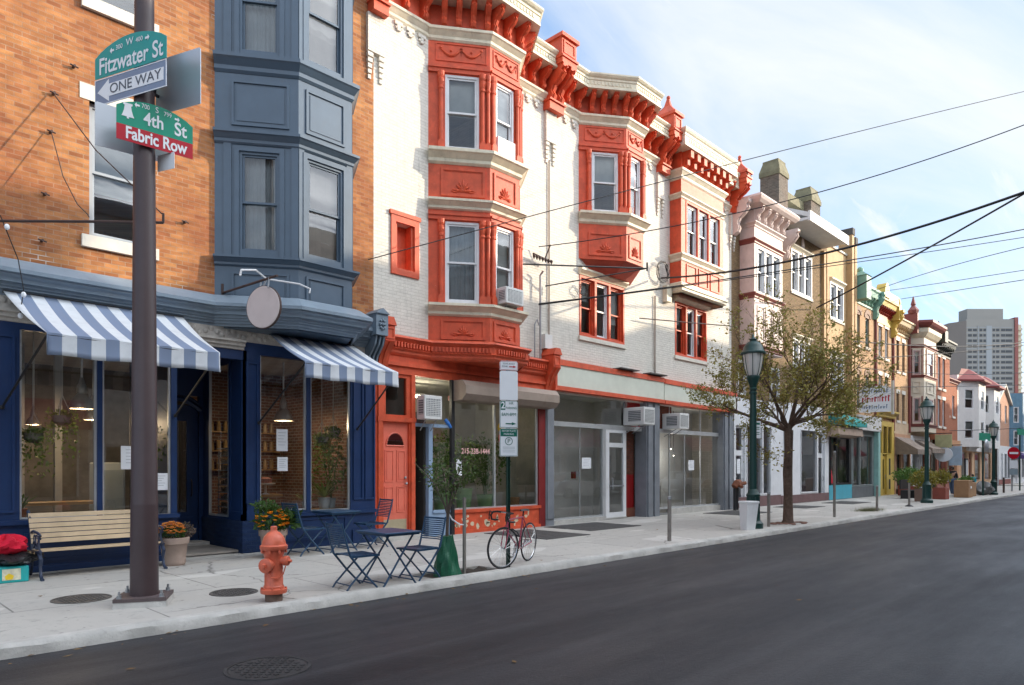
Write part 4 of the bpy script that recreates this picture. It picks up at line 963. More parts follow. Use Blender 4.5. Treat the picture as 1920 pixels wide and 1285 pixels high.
for q in ([(20.65, FD), (21.32, FD)], [(24.35, FD), (25.9, FD)]): MB().sweep(q, crown(12.02, 11.78, 0.12)).build('wall_moulding', CREAM, H3)
wall_frieze(H3, 20.9, 21.3, 1); wall_frieze(H3, 24.4, 25.7, 2)
pier_block(H3, 25.95, 0.42, zt=13.2, spire=True)
triple(H3, 21.73, 23.85, 5.72, 7.48, CORAL)
# sign boards over the vacant shops
BOARD = paint('pale_board', (0.60, 0.62, 0.53), 0.6, 0.06, dirt=0.12, dirtcol=(0.45, 0.47, 0.38))
def signboard(t, x0, x1, za, zb_, z0a, z0b):
    b = MB(); yb = 12.86
    b.add([(x0, yb, z0a), (x1, yb, z0b), (x1, yb, zb_), (x0, yb, za), (x0, FD, z0a), (x1, FD, z0b), (x1, FD, zb_), (x0, FD, za)], [(0, 1, 2, 3), (1, 5, 6, 2), (4, 0, 3, 7), (3, 2, 6, 7), (0, 4, 5, 1)]); b.build('sign_board', BOARD, t)
    b = MB()
    b.loft([[(x0, yb - 0.03, za), (x0, yb - 0.03, za + 0.16), (x0, FD, za + 0.20), (x0, FD, za)], [(x1, yb - 0.03, zb_), (x1, yb - 0.03, zb_ + 0.16), (x1, FD, zb_ + 0.20), (x1, FD, zb_)]])
    b.loft([[(x0, yb - 0.05, z0a - 0.12), (x0, yb - 0.05, z0a), (x0, FD, z0a), (x0, FD, z0a - 0.12)], [(x1, yb - 0.05, z0b - 0.12), (x1, yb - 0.05, z0b), (x1, FD, z0b), (x1, FD, z0b - 0.12)]])
    b.build('board_trim', CORAL, t)
signboard(H2, 14.95, 20.6, 4.58, 4.56, 3.98, 3.96)
signboard(H3, 20.64, 25.93, 4.53, 4.46, 3.96, 3.93)
b = MB(); b.box(14.86, 14.95, 12.80, FD, 3.84, 4.80); b.build('board_end', CORAL, H2)
b = MB(); b.box(17.9, 18.9, 12.7, 13.05, 4.76, 4.79); b.box(19.6, 20.6, 12.72, 13.05, 4.76, 4.80); b.build('roof_flashing', RUSTY, H2)
GREYP = paint('grey_pillar_paint', (0.20, 0.215, 0.24), 0.5, 0.12, dirt=0.25)
# second house shop: glass set back, white aluminium door
b = MB(); b.box(14.62, 14.97, 12.95, 13.4, 0, 3.9); b.box(14.66, 14.93, 12.92, 12.95, 0.2, 3.8); b.build('pillar', GREYP, H2)
b = MB(); b.box(19.66, 20.46, 12.95, 13.4, 0, 3.9); b.box(19.72, 19.98, 12.90, 12.95, 0, 3.9); b.box(20.1, 20.40, 12.90, 12.95, 0, 3.9); b.build('pillar', GREYP, H2)
GY = 13.18
b = MB(); b.box(14.97, 19.66, GY - 0.05, GY + 0.08, 2.86, 3.0)
for a in (16.42,): b.box(a - 0.012, a + 0.012, GY - 0.012, GY + 0.012, 0.18, 2.86)
b.box(14.97, 17.62, GY - 0.04, GY + 0.06, 0.12, 0.18); b.box(17.5, 17.66, GY - 0.05, GY + 0.07, 0.0, 2.86)
sf = b.build('shop_frame', ALU, H2)
g = MB(); g.poly((14.97, GY, 0.18), (17.5, GY, 0.18), (17.5, GY, 2.86), (14.97, GY, 2.86)); g.poly((14.97, GY, 3.0), (18.9, GY, 3.0), (18.9, GY, 3.85), (14.97, GY, 3.85)); g.build('pane', SHOPGLASS, sf)
b = MB(); b.box(14.97, 17.62, GY - 0.10, GY + 0.1, 0.0, 0.12); b.build('shop_sill', KERBM, H2)
b = MB(); b.wall(17.68, 18.78, 0.03, 2.86, [(17.86, 18.62, 0.22, 2.30), (17.86, 18.62, 2.44, 2.76)], 0.07, GY - 0.04); dr = b.build('door', WHITEP, H2)
g = MB(); g.poly((17.86, GY, 0.22), (18.62, GY, 0.22), (18.62, GY, 2.30), (17.86, GY, 2.30)); g.poly((17.86, GY, 2.44), (18.62, GY, 2.44), (18.62, GY, 2.76), (17.86, GY, 2.76)); g.build('pane', SHOPGLASS, dr)
b = MB(); b.box(17.86, 18.62, GY - 0.07, GY - 0.045, 1.04, 1.09); b.tube([(17.94, GY - 0.05, 0.95), (17.94, GY - 0.12, 0.97), (17.94, GY - 0.12, 1.30), (17.94, GY - 0.05, 1.32)], 0.014, 6); b.build('push_bar', STEEL, dr)
REDP = paint('red_gloss_panel', (0.30, 0.012, 0.012), 0.35, 0.08)
b = MB(); b.box(18.80, 19.66, 13.45, 13.52, 0.30, 1.42); b.build('red_panel', REDP, H2)
MB().box(18.8, 19.66, 13.4, 13.6, 0, 0.30).build('brick_step', MC['rust_step'] if 'rust_step' in MC else paint('rust_step', (0.22, 0.08, 0.05), 0.8), H2); b = MB(); b.box(18.80, 19.66, 13.45, 13.53, 1.42, 2.9); MB().box(18.9, 19.66, 13.2, 13.3, 3.0, 3.85).build('transom_panel', REDP, H2); b.build('brick_panel', brick('dark_red_brick', (0.20, 0.055, 0.04), (0.15, 0.04, 0.03), (0.10, 0.07, 0.06), bump=0.5), H2)
GALW = paint('gallery_wall', (0.82, 0.81, 0.77), 0.7, 0.05, dirt=0.08)
room(H2, 14.95, 18.8, 1.15, GALW, 3.85, (0.40, 0.39, 0.36), 13.3)
b = MB(); b.box(16.2, 16.27, 14.2, 14.5, 0.06, 3.8); b.build('partition', GALW, H2)
# third house shop
b = MB(); b.box(24.98, 25.72, 12.95, 13.4, 0, 3.85); b.box(25.05, 25.3, 12.90, 12.95, 0, 3.85); b.box(25.42, 25.68, 12.90, 12.95, 0, 3.85); b.build('pillar', GREYP, H3)
b = MB(); b.box(20.46, 24.98, GY - 0.05, GY + 0.08, 2.86, 3.0)
for a in (21.45, 22.48, 23.62): b.box(a - 0.015, a + 0.015, GY - 0.02, GY + 0.02, 0.22, 3.85)
b.box(20.46, 24.98, GY - 0.04, GY + 0.06, 0.20, 0.26)
sf = b.build('shop_frame', ALU, H3)
g = MB(); g.poly((20.46, GY, 0.26), (24.98, GY, 0.26), (24.98, GY, 2.86), (20.46, GY, 2.86)); g.poly((21.6, GY, 3.0), (24.98, GY, 3.0), (24.98, GY, 3.85), (21.6, GY, 3.85)); g.build('pane', SHOPGLASS, sf)
b = MB(); b.box(21.4, 24.98, GY - 0.12, GY + 0.1, 0.0, 0.20); b.build('shop_sill', KERBM, H3)
b = MB(); b.box(20.46, 21.6, GY, GY + 0.1, 3.0, 3.85); b.build('transom_board', MC['dark_red_brick'], H3)
room(H3, 20.7, 25.8, 1.4, paint('gallery_grey', (0.60, 0.61, 0.60), 0.7, 0.06), 3.85, (0.25, 0.25, 0.25), 13.3)
# ================================================================ the rest of the row
def rowhouse(name, label, x0, x1, zt, wm, ops=(), y=FD, dep=9.0, zb=3.6, group='houses further along the row'):
    t = thing(name, label, 'house', (x0, y, 0), group=group)
    b = MB(); b.wall(x0, x1, zb, zt, ops, 0.3, y); shell(b, x0, x1, y + 0.3, 0, zt, dep - 0.3)
    b.box(x0 + 0.2, x1 - 0.2, y + 0.3, y + dep - 0.2, zt - 0.5, zt - 0.3); b.box(x0 + 0.2, x1 - 0.2, y + 0.3, y + dep - 0.2, zb - 0.1, zb + 0.1)
    b.build('wall', wm, t); return t
def ftf(y): return frame(0, y, 10, y)
def wins(t, ops, y, fm, back='blind', sill=None, arch=None, lint=None):
    for k, o in enumerate(ops):
        dblhung(t, ftf(y), *o, fm, 0.08, 0.05, 0.04, back=back, drop=(0.4, 0.7, 0.55)[k % 3])
        if sill: MB().box(o[0] - 0.1, o[1] + 0.1, y - 0.07, y + 0.08, o[2] - 0.16, o[2]).build('sill', sill, t)
        if lint: MB().box(o[0] - 0.12, o[1] + 0.12, y - 0.03, y + 0.05, o[3], o[3] + 0.24).build('lintel', lint, t)
        if arch:
            b = MB(); w = (o[1] - o[0]) / 2; c = (o[0] + o[1]) / 2
            pts = [(c + (w + 0.04) * math.cos(math.pi * i / 10), o[3] + 0.02 + 0.22 * math.sin(math.pi * i / 10)) for i in range(11)] + [(c - (w + 0.22) * math.cos(math.pi * i / 10), o[3] + 0.02 + 0.46 * math.sin(math.pi * i / 10)) for i in range(11)]
            b.exty(pts, y - 0.04, y + 0.02); b.exty([(c + w * 1.02 * math.cos(math.pi * i / 10), o[3] + 0.23 * math.sin(math.pi * i / 10)) for i in range(11)], y - 0.01, y + 0.05)
            b.build('window_arch', arch, t)
def bracketed(t, x0, x1, zt, zb, y, m, p=0.5, n=6, bm=None, name='cornice', hb=0.5):
    b = MB(); h = zt - zb
    b.sweep([(x0, y), (x1, y)], [(0, zt), (p, zt - 0.02), (p, zt - 0.3 * h), (p * 0.85, zt - 0.45 * h), (p * 0.75, zb), (0, zb)]); c = b.build(name, m, t)
    for k in range(n): b = MB(ftf(y)); scroll(b, x0 + (k + 0.5) * (x1 - x0) / n, zb, zb - hb, p * 0.7, min(0.16, (x1 - x0) / n * 0.4)); b.build('cornice_bracket', bm or m, c)
    MB(ftf(y)).box(x0, x1, -0.05, 0.003, zb - hb - 0.12, zb - hb).build('cornice_band', bm or m, c)
def shop(t, x0, x1, zs, zt, fm, glass=(), door=None, riser=None, y=12.95, roomm=None, dep=1.5, doorm=None):
    ops = [(a, c, zs, zt) for a, c in glass]; full = list(ops)
    if door: full.append((door[0], door[1], 0.06, zt))
    b = MB(); b.wall(x0, x1, 0, max(zt + 0.3, 3.75), full, 0.12, y)
    for a, c in glass: raisedpanel(b, a - 0.05, c + 0.05, zs - 0.05, zt + 0.05, y, 0.05, 0.03)
    sf = b.build('shopfront', fm, t)
    if riser: MB().box(x0 + 0.02, x1 - 0.02, y - 0.025, y, 0.02, zs - 0.1).build('stall_riser', riser, t)
    g = MB()
    for o in ops: g.poly((o[0], y + 0.06, o[2]), (o[1], y + 0.06, o[2]), (o[1], y + 0.06, o[3]), (o[0], y + 0.06, o[3]))
    g.build('pane', SHOPGLASS, sf)
    if door:
        a, c = door; b = MB(); zd = min(2.25, zt - 0.5)
        b.wall(a, c, 0.06, zt, [(a + 0.14, c - 0.14, 0.35, zd - 0.12), (a + 0.1, c - 0.1, zd + 0.1, zt - 0.1)], 0.06, y + 0.1); d = b.build('door', doorm or fm, t)
        g = MB(); g.poly((a + 0.14, y + 0.13, 0.35), (c - 0.14, y + 0.13, 0.35), (c - 0.14, y + 0.13, zd - 0.12), (a + 0.14, y + 0.13, zd - 0.12)); g.poly((a + 0.1, y + 0.13, zd + 0.1), (c - 0.1, y + 0.13, zd + 0.1), (c - 0.1, y + 0.13, zt - 0.1), (a + 0.1, y + 0.13, zt - 0.1)); g.build('pane', SHOPGLASS, d)
        MB().tube([(c - 0.1, y + 0.08, 1.0), (c - 0.1, y + 0.04, 1.02), (c - 0.1, y + 0.04, 1.2), (c - 0.1, y + 0.08, 1.22)], 0.015, 6).build('handle', STEEL, d)
    room(t, x0 + 0.22, x1 - 0.22, dep, roomm or ROOMW, max(zt + 0.3, 3.6), (0.3, 0.29, 0.28), y + 0.35)
WSHOP = paint('white_shop_paint', (0.70, 0.71, 0.73), 0.5, 0.06, dirt=0.2)
TANB = brick('tan_brown_brick', (0.30, 0.19, 0.085), (0.22, 0.13, 0.06), (0.30, 0.23, 0.15), drift=(0.17, 0.12, 0.07), driftamt=0.5, bump=0.6)
PINK = paint('pink_white_trim', (0.66, 0.54, 0.49), 0.6, 0.1, dirt=0.35, dirtcol=(0.25, 0.13, 0.1))
MAROON = paint('maroon_trim', (0.22, 0.06, 0.05), 0.5, 0.1)
# ---- brown brick with a pink and white square bay
H4 = rowhouse('brick_house', 'brown brick house with a pinkish white square bay above a white shop', 25.9, 30.9, 12.3, TANB, [(26.8, 29.2, 7.4, 11.8)])
MB().box(26.1, 30.7, FD - 0.04, FD + 0.01, 3.62, 4.5).build('fascia', WSHOP, H4)
bp = [(26.62, FD), (26.62, 12.45), (29.30, 12.45), (29.30, FD)]
b = MB(); b.wall(26.62, 29.30, 6.4, 12.2, [(26.85, 29.05, 8.72, 10.55)], 0.1, 12.45); b.box(26.62, 26.72, 12.55, FD, 6.4, 12.2); b.box(29.2, 29.3, 12.55, FD, 6.4, 12.2); b.box(26.62, 29.3, 12.45, FD, 6.35, 6.4)
for k in range(3): raisedpanel(b, 26.85 + k * 0.75, 27.5 + k * 0.75, 6.7, 8.2, 12.45, 0.06, 0.03)
b.build('bay', PINK, H4)
for zt, zb in ((8.68, 8.45), (10.85, 10.65), (6.62, 6.4)): MB().sweep(bp, crown(zt, zb, 0.10)).build('bay_moulding', MAROON, H4)
MB().sweep(bp, crown(11.5, 11.3, 0.12)).build('bay_moulding', PINK, H4)
triple(H4, 26.9, 29.0, 8.76, 10.5, WHITEP, frame(0, 12.45, 10, 12.45), hood=False)
MB().sweep(bp, [(0, 12.42), (0.5, 12.40), (0.55, 12.3), (0.5, 12.2), (0.4, 12.1), (0.1, 12.02), (0, 12.0)]).build('cornice', PINK, H4)
for k in range(5): b = MB(ftf(12.45)); scroll(b, 26.75 + k * 0.6, 12.1, 11.5, 0.36, 0.2); b.build('cornice_bracket', PINK, H4)
for u in (25.98, 30.75): b = MB(ftf(FD)); scroll(b, u, 12.2, 10.9, 0.75, 0.26); b.build('end_bracket', PINK, H4)
shop(H4, 25.9, 30.3, 0.55, 3.35, WSHOP, [(27.0, 28.35), (28.5, 29.2)], (26.05, 26.85), paint('brown_riser', (0.16, 0.09, 0.09), 0.6), roomm=paint('lilac_room', (0.78, 0.78, 0.83), 0.7, 0.05))
wins(H4, [(26.3, 27.0, 4.6, 6.0), (29.4, 30.2, 4.6, 6.0)], FD - 0.18, WHITEP)
# ---- tan stone house, white boarded eaves and chimneys
H5 = rowhouse('brick_house', 'brown brick house with white boarded eaves, a long white shop below', 30.9, 36.1, 12.7, TANB, [(31.7, 34.1, 9.8, 11.7), (31.9, 33.9, 5.4, 7.6)])
triple(H5, 31.75, 34.05, 9.85, 11.65, WHITEP, ftf(FD)); triple(H5, 31.95, 33.85, 5.45, 7.55, WHITEP, ftf(FD))
b = MB(); b.exty([(30.7, 12.5), (35.4, 12.5), (35.4, 12.62), (30.7, 12.62)], 11.9, FD + 0.2); b.loft([[(30.7, 11.9, 12.62), (35.4, 11.9, 12.62), (35.4, FD + 2.5, 14.3), (30.7, FD + 2.5, 14.3)], [(30.7, 11.86, 12.80), (35.4, 11.86, 12.80), (35.4, FD + 2.5, 14.5), (30.7, FD + 2.5, 14.5)]]); b.box(30.65, 35.45, 11.80, 11.9, 12.42, 12.86); b.build('eaves', paint('white_boards', (0.62, 0.62, 0.60), 0.6, 0.08), H5)
b = MB(); b.sphere((33.0, FD - 0.02, 12.0), 0.2, 10, 8, (0.8, 0.3, 2.4)); b.build('cartouche', PINK, H5)
YTAN = paint('yellow_tan_stone', (0.48, 0.31, 0.155), 0.75, 0.1, dirt=0.25)
for u in (35.35, 35.75): MB().box(u, u + 0.26, FD - 0.14, FD + 0.01, 3.8, 12.4).build('pilaster', YTAN, H5)
shop(H5, 30.3, 36.0, 0.5, 3.4, WSHOP, [(30.6, 31.4), (32.5, 34.4)], (34.65, 35.5), MC['brown_riser'], roomm=MC['lilac_room'])
MB().box(30.95, 36.1, FD - 0.05, FD + 0.01, 3.62, 4.6).build('fascia', WSHOP, H5)
CHB = brick('sooty_brick', (0.17, 0.15, 0.125), (0.10, 0.09, 0.08), (0.20, 0.18, 0.15), bump=0.6, driftamt=0.3)
MOSS = paint('mossy_stone', (0.19, 0.172, 0.105), 0.9, 0.25)
for x0, x1, z in ((31.5, 32.5, 16.0), (35.3, 36.5, 15.8)):
    b = MB(); b.box(x0, x1, 13.55, 14.45, 12.5, z - 0.75); b.build('chimney', CHB, H5)
    b = MB(); c = [(x0 - .04, 13.5), (x1 + .04, 13.5), (x1 + .04, 14.5), (x0 - .04, 14.5)]; mx_, my_ = (x0 + x1) / 2, 14.0
    b.loft([[(p[0], p[1], z - 0.75) for p in c], [(p[0], p[1], z - 0.55) for p in c], [(mx_ + (p[0] - mx_) * 0.75, my_ + (p[1] - my_) * 0.75, z - 0.1) for p in c], [(mx_ + (p[0] - mx_) * 0.75, my_ + (p[1] - my_) * 0.75, z) for p in c]]); b.build('chimney_cap', MOSS, H5)
MB().box(32.5, 35.3, 13.9, 14.3, 14.6, 15.0).build('parapet', MOSS, H5)
# ---- yellow stone house with buttress pilasters, turquoise shop
H6 = rowhouse('stone_house', 'yellow tan house with tall buttress pilasters above the turquoise shop', 36.1, 39.85, 12.9, paint('yellow_stucco', (0.52, 0.35, 0.18), 0.8, 0.1, dirt=0.2), [(36.5, 38.4, 9.3, 11.1), (36.5, 38.4, 5.6, 7.4)])
triple(H6, 36.55, 38.35, 9.35, 11.05, WHITEP, ftf(FD), n=2); triple(H6, 36.55, 38.35, 5.65, 7.35, WHITEP, ftf(FD), n=2)
for u, zt in ((38.85, 14.0), (39.3, 13.6)): MB().box(u, u + 0.3, FD - 0.3, FD + 0.4, 3.8, zt).build('pilaster', YTAN, H6); MB().box(u - 0.03, u + 0.33, FD - 0.34, FD + 0.44, zt, zt + 0.35).build('pilaster_cap', RUSTY, H6)
MB().box(36.1, 38.9, FD - 0.06, FD + 0.35, 12.9, 13.0).build('coping', GREYSILL, H6)
TURQ = paint('turquoise_paint', (0.07, 0.36, 0.46), 0.45, 0.08)
shop(H6, 36.0, 39.3, 0.85, 3.15, paint('black_shop_paint', (0.02, 0.02, 0.022), 0.4), [(36.25, 37.0), (37.1, 38.85)], None, TURQ)
MB().extx([(12.94, 3.78), (12.40, 3.7), (12.36, 3.3), (12.94, 3.2)], 35.7, 39.3).build('shutter_housing', paint('tan_shutter', (0.40, 0.29, 0.22), 0.6), H6)
b = MB(); b.extx([(13.0, 4.45), (12.2, 3.98), (12.2, 3.76), (13.0, 3.8)], 35.9, 39.4); b.build('awning', paint('teal_canvas', (0.03, 0.30, 0.28), 0.7, 0.15), H6)
# ---- pale brick, green cornice
PEACHB = brick('peach_brick', (0.58, 0.36, 0.19), (0.50, 0.29, 0.15), (0.52, 0.38, 0.25), driftamt=0.3, drift=(0.5, 0.3, 0.17), bump=0.4, tone=0.3)
GREENC = paint('verdigris_paint', (0.20, 0.38, 0.30), 0.6, 0.12)
w7 = [(40.35, 41.0, 8.45, 10.1), (41.9, 42.55, 8.45, 10.1), (40.35, 41.0, 4.9, 6.8), (41.9, 42.55, 4.9, 6.8)]
H7 = rowhouse('brick_house', 'peach brick house with a pale green cornice and a green turret block', 39.85, 43.55, 11.7, PEACHB, w7)
wins(H7, w7, FD, paint('green_grey_sash', (0.20, 0.27, 0.26), 0.5), arch=paint('brown_stone', (0.22, 0.12, 0.08), 0.7), sill=STONE)
bracketed(H7, 39.9, 43.5, 11.75, 11.25, FD, GREENC, 0.45, 7, hb=0.45)
b = MB(); b.box(39.8, 40.55, 12.35, FD + 0.3, 10.75, 12.0); b.loft([[(39.75, 12.3, 12.0), (40.6, 12.3, 12.0), (40.6, 13.3, 12.0), (39.75, 13.3, 12.0)], [(40.0, 12.6, 12.25), (40.35, 12.6, 12.25), (40.35, 13.0, 12.25), (40.0, 13.0, 12.25)]]); b.sphere((40.18, 12.8, 12.35), 0.17, 10, 8, (1, 1, 1.3)); b.build('turret_block', GREENC, H7)
b = MB(ftf(FD)); scroll(b, 43.35, 11.7, 10.2, 0.6, 0.3); b.build('end_bracket', GREENC, H7)
MB().tube([(43.52, FD - 0.06, 3.9), (43.52, FD - 0.06, 10.6)], 0.09, 8).build('downpipe', MAROON, H7)
shop(H7, 39.3, 43.3, 0.7, 3.4, paint('grey_green_shop', (0.22, 0.25, 0.25), 0.5), [(39.5, 40.5), (40.6, 42.6)], None, paint('slate_riser', (0.12, 0.13, 0.14), 0.6))
MB().box(39.5, 43.3, FD - 0.42, FD + 0.01, 3.7, 4.5).build('fascia', paint('white_fascia', (0.62, 0.60, 0.58), 0.6), H7)
MB().box(42.95, 43.3, 12.7, 12.95, 0, 3.7).build('post', paint('pale_turquoise', (0.30, 0.52, 0.48), 0.5), H7)
# ---- yellow shop, ornate yellow and red cornice
YEL = paint('yellow_paint', (0.60, 0.42, 0.09), 0.5, 0.08, dirt=0.15)
OCH = paint('ochre_brick_paint', (0.60, 0.39, 0.17), 0.7, 0.1)
w8 = [(44.2, 44.85, 8.2, 10.0), (45.4, 46.05, 8.2, 10.0), (44.2, 44.85, 5.3, 7.1), (45.4, 46.05, 5.3, 7.1)]
H8 = rowhouse('brick_house', 'ochre house with an ornate yellow cornice and red dentils above the yellow shop', 43.55, 46.9, 11.4, PEACHB, w8)
wins(H8, w8, FD, WHITEP, lint=paint('white_lintel', (0.70, 0.66, 0.58), 0.6), sill=STONE)
bracketed(H8, 43.6, 46.85, 11.5, 11.1, FD, YEL, 0.5, 9, paint('red_dentil', (0.30, 0.03, 0.02), 0.5), hb=0.4)
MB().box(43.6, 46.85, FD - 0.06, FD + 0.01, 10.15, 10.58).build('frieze', YEL, H8)
b = MB(); b.exty([(43.9 + 0.45 * math.cos(math.pi * i / 8) * 1.0, 11.5 + 0.85 * math.sin(math.pi * i / 8)) for i in range(9)], 12.5, 13.0); b.box(44.3, 46.3, 12.55, 13.0, 11.45, 11.9); b.sphere((46.6, 12.75, 11.65), 0.28, 10, 8, (0.8, 0.8, 1.2)); b.box(46.4, 46.85, 12.55, 13.1, 10.6, 11.5); b.build('pediment', YEL, H8)
b = MB(ftf(FD)); scroll(b, 46.7, 11.2, 9.6, 0.7, 0.3); b.build('end_bracket', YEL, H8)
MB().tube([(46.85, FD - 0.06, 3.9), (46.85, FD - 0.06, 9.8)], 0.09, 8).build('downpipe', MAROON, H8)
shop(H8, 43.45, 46.8, 2.5, 4.1, YEL, [(43.7, 44.3), (44.6, 45.3), (45.5, 46.2)], (44.55, 45.35), None)
MB().sweep([(43.45, 12.95), (46.8, 12.95)], crown(5.0, 4.6, 0.3)).build('shop_cornice', YEL, H8)
for u in (45.75,): MB().box(u, u + 0.25, 12.93, 12.96, 1.2, 2.2).build('side_light', DARKINT, H8); MB().box(u, u + 0.25, 12.93, 12.96, 0.35, 0.95).build('side_light', DARKINT, H8)
# ---- tan brick, cream cornice, brown awning
w9 = [(47.7, 48.25, 7.7, 9.6), (48.9, 49.45, 7.7, 9.6), (47.7, 48.25, 4.6, 6.3), (48.9, 49.45, 4.6, 6.3)]
H9 = rowhouse('brick_house', 'tan brick house with a cream cornice above a sagging brown awning', 46.9, 50.3, 10.8, PEACHB, w9)
wins(H9, w9, FD, paint('brown_sash', (0.20, 0.15, 0.11), 0.5), lint=MC['white_lintel'], sill=STONE)
bracketed(H9, 46.95, 50.25, 10.85, 10.5, FD, paint('cream_cornice', (0.60, 0.46, 0.28), 0.6), 0.5, 8, hb=0.4)
MB().box(50.0, 50.3, FD - 0.6, FD + 0.2, 10.3, 11.6).build('cornice_block', MAROON, H9); MB().lathe([(0.3, 0), (0.34, 0.2), (0.12, 0.5), (0.16, 0.6), (0.03, 1.1)], 50.2, FD - 0.3, 8, 11.6).build('finial', MAROON, H9)
MB().tube([(50.25, FD - 0.06, 3.9), (50.25, FD - 0.06, 10.2)], 0.09, 8).build('downpipe', MAROON, H9)
shop(H9, 46.9, 50.3, 0.6, 3.2, paint('salmon_wall', (0.50, 0.28, 0.17), 0.7), [(48.6, 50.0)], (47.3, 48.2), None, doorm=DARKINT)
MB().box(46.95, 50.25, FD - 0.03, FD + 0.01, 3.7, 4.5).build('fascia', paint('sand_fascia', (0.56, 0.42, 0.28), 0.7), H9)
BRAW = paint('brown_canvas', (0.24, 0.19, 0.155), 0.85, 0.25)
def far_awning(t, x0, x1, y, zt, zf, zb):
    b = MB(); rings = []
    for i in range(13):
        u = x0 + (x1 - x0) * i / 12; dz = 0.05 * math.sin(i * 2.1)
        rings.append([(u, 12.95, zt), (u, (y + 12.95) / 2, (zt + zf) / 2 - 0.08 + dz), (u, y, zf), (u, y + 0.02 * math.sin(i * 3), zb)])
    b.loft(rings, False, False); b.poly((x0, 12.95, zt), (x0, y, zf), (x0, y, zb), (x0, 12.95, zb)); o = b.build('awning', BRAW, t); o.modifiers.new('thickness', 'SOLIDIFY').thickness = 0.01
far_awning(H9, 47.0, 50.0, 11.7, 3.55, 2.75, 2.45)
b = MB()
for k in range(3): b.box(47.2, 48.4, 12.9 - 0.3 * (3 - k), 13.1, 0, 0.16 * (k + 1))
b.build('front_steps', GREYSILL, H9)
# ---- cream bay with maroon trim
H10 = rowhouse('bay_house', 'house with a tall cream bay trimmed in maroon, brown awning at its foot', 50.3, 54.9, 10.9, paint('buff_wall', (0.58, 0.44, 0.28), 0.7), [(50.9, 54.2, 4.5, 10.3)])
b10 = [(50.55, FD), (51.0, 12.35), (54.0, 12.35), (54.6, FD)]
BUFF = paint('cream_bay_paint', (0.66, 0.58, 0.46), 0.6, 0.08)
for i in range(3):
    fc = b10[i] + b10[i + 1]; L = flen(*fc); b = MB(frame(*fc)); ops = [(L * 0.25, L * 0.75, 7.7, 9.3), (L * 0.25, L * 0.75, 4.6, 6.2)]
    b.wall(0, L, 4.0, 10.9, ops, 0.1); raisedpanel(b, L * 0.2, L * 0.8, 6.5, 7.3, 0, 0.08, 0.04); b.box(L * 0.45, L * 0.55, -0.05, 0, 6.8, 7.0); b.build('bay', BUFF, H10)
    if i < 2:
        for o in ops: dblhung(H10, frame(*fc), *o, paint('pink_sash', (0.52, 0.36, 0.34), 0.5), 0, 0.06, 0.04, back='blind', drop=0.6)
        b = MB(frame(*fc)); 
        for u in (L * 0.14, L * 0.86):
            for z0 in (4.5, 7.6): b.tube([(u, -0.03, z0), (u, -0.03, z0 + 1.8)], 0.035, 6)
        b.build('colonnette', MAROON, H10)
for zt, zb in ((7.68, 7.5), (9.65, 9.45), (4.5, 4.3)): MB().sweep(b10, crown(zt, zb, 0.12)).build('bay_moulding', MAROON, H10)
MB().sweep(b10, [(0, 11.2), (0.6, 11.15), (0.6, 11.0), (0.5, 10.85), (0.35, 10.75), (0, 10.7)]).build('cornice', MAROON, H10)
MB().sweep(b10, [(0, 10.72), (0.32, 10.70), (0.3, 10.45), (0.12, 10.2), (0, 10.1)]).build('cornice_bracket', CREAM, H10)
shop(H10, 50.3, 54.9, 0.6, 3.2, WSHOP, [(50.6, 51.8), (52.9, 54.5)], (51.95, 52.75), None)
far_awning(H10, 51.2, 54.6, 11.9, 3.5, 2.9, 2.6)
# ---- red brick, dark green cornice
REDB = brick('red_brick', (0.42, 0.13, 0.06), (0.34, 0.10, 0.05), (0.38, 0.22, 0.15), driftamt=0.3, bump=0.4, tone=0.3, drift=(0.45, 0.15, 0.08))
w11 = [(56.0, 56.7, 7.3, 9.5), (57.3, 58.0, 7.3, 9.5), (56.0, 56.7, 4.6, 6.5), (57.3, 58.0, 4.6, 6.5)]
H11 = rowhouse('brick_house', 'red brick house with a dark green bracketed cornice and white lintels', 55.2, 59.4, 10.5, REDB, w11, y=12.7)
wins(H11, w11, 12.7, WHITEP, lint=MC['white_lintel'], sill=STONE)
DGREEN = paint('dark_green_cornice', (0.03, 0.042, 0.036), 0.5)
bracketed(H11, 55.0, 59.4, 10.75, 10.3, 12.7, DGREEN, 0.5, 9, hb=0.55)
MB().box(54.9, 55.7, 12.0, 13.2, 10.3, 11.1).build('cornice_block', DGREEN, H11); MB().lathe([(0.5, 0), (0.4, 0.25), (0.1, 0.5), (0.02, 0.75)], 55.3, 12.5, 4, 11.1).build('finial', DGREEN, H11)
shop(H11, 55.2, 59.4, 0.6, 3.0, paint('brick_red_front', (0.28, 0.10, 0.07), 0.7), [(55.5, 56.6), (57.7, 59.1)], (56.75, 57.55), None, y=12.55)
# ---- low orange brick and the white twin-bay house on the corner
w12 = [(60.2, 60.9, 5.6, 7.2), (61.9, 62.6, 5.6, 7.2), (60.2, 60.9, 3.9, 4.9)]
H12 = rowhouse('brick_house', 'low orange brick house left of the white twin bay house', 59.4, 63.6, 8.3, REDB, w12)
wins(H12, w12, FD, WHITEP, sill=STONE)
MB().sweep([(59.4, FD), (63.6, FD)], crown(8.4, 8.1, 0.25)).build('cornice', MAROON, H12)
shop(H12, 59.4, 63.6, 0.6, 3.0, paint('orange_front', (0.48, 0.25, 0.13), 0.7), [(59.8, 61.4)], (61.8, 62.8), None)
WSID = paint('white_siding', (0.70, 0.68, 0.66), 0.6, 0.05)
H13 = rowhouse('bay_house', 'white house with two bays under sloping maroon roofs on the far corner', 63.6, 76.0, 9.0, WSID, [(64.5, 68.5, 4.2, 8.2), (70.5, 74.5, 4.2, 8.2)])
ROOFM = paint('maroon_roof', (0.20, 0.035, 0.035), 0.7)
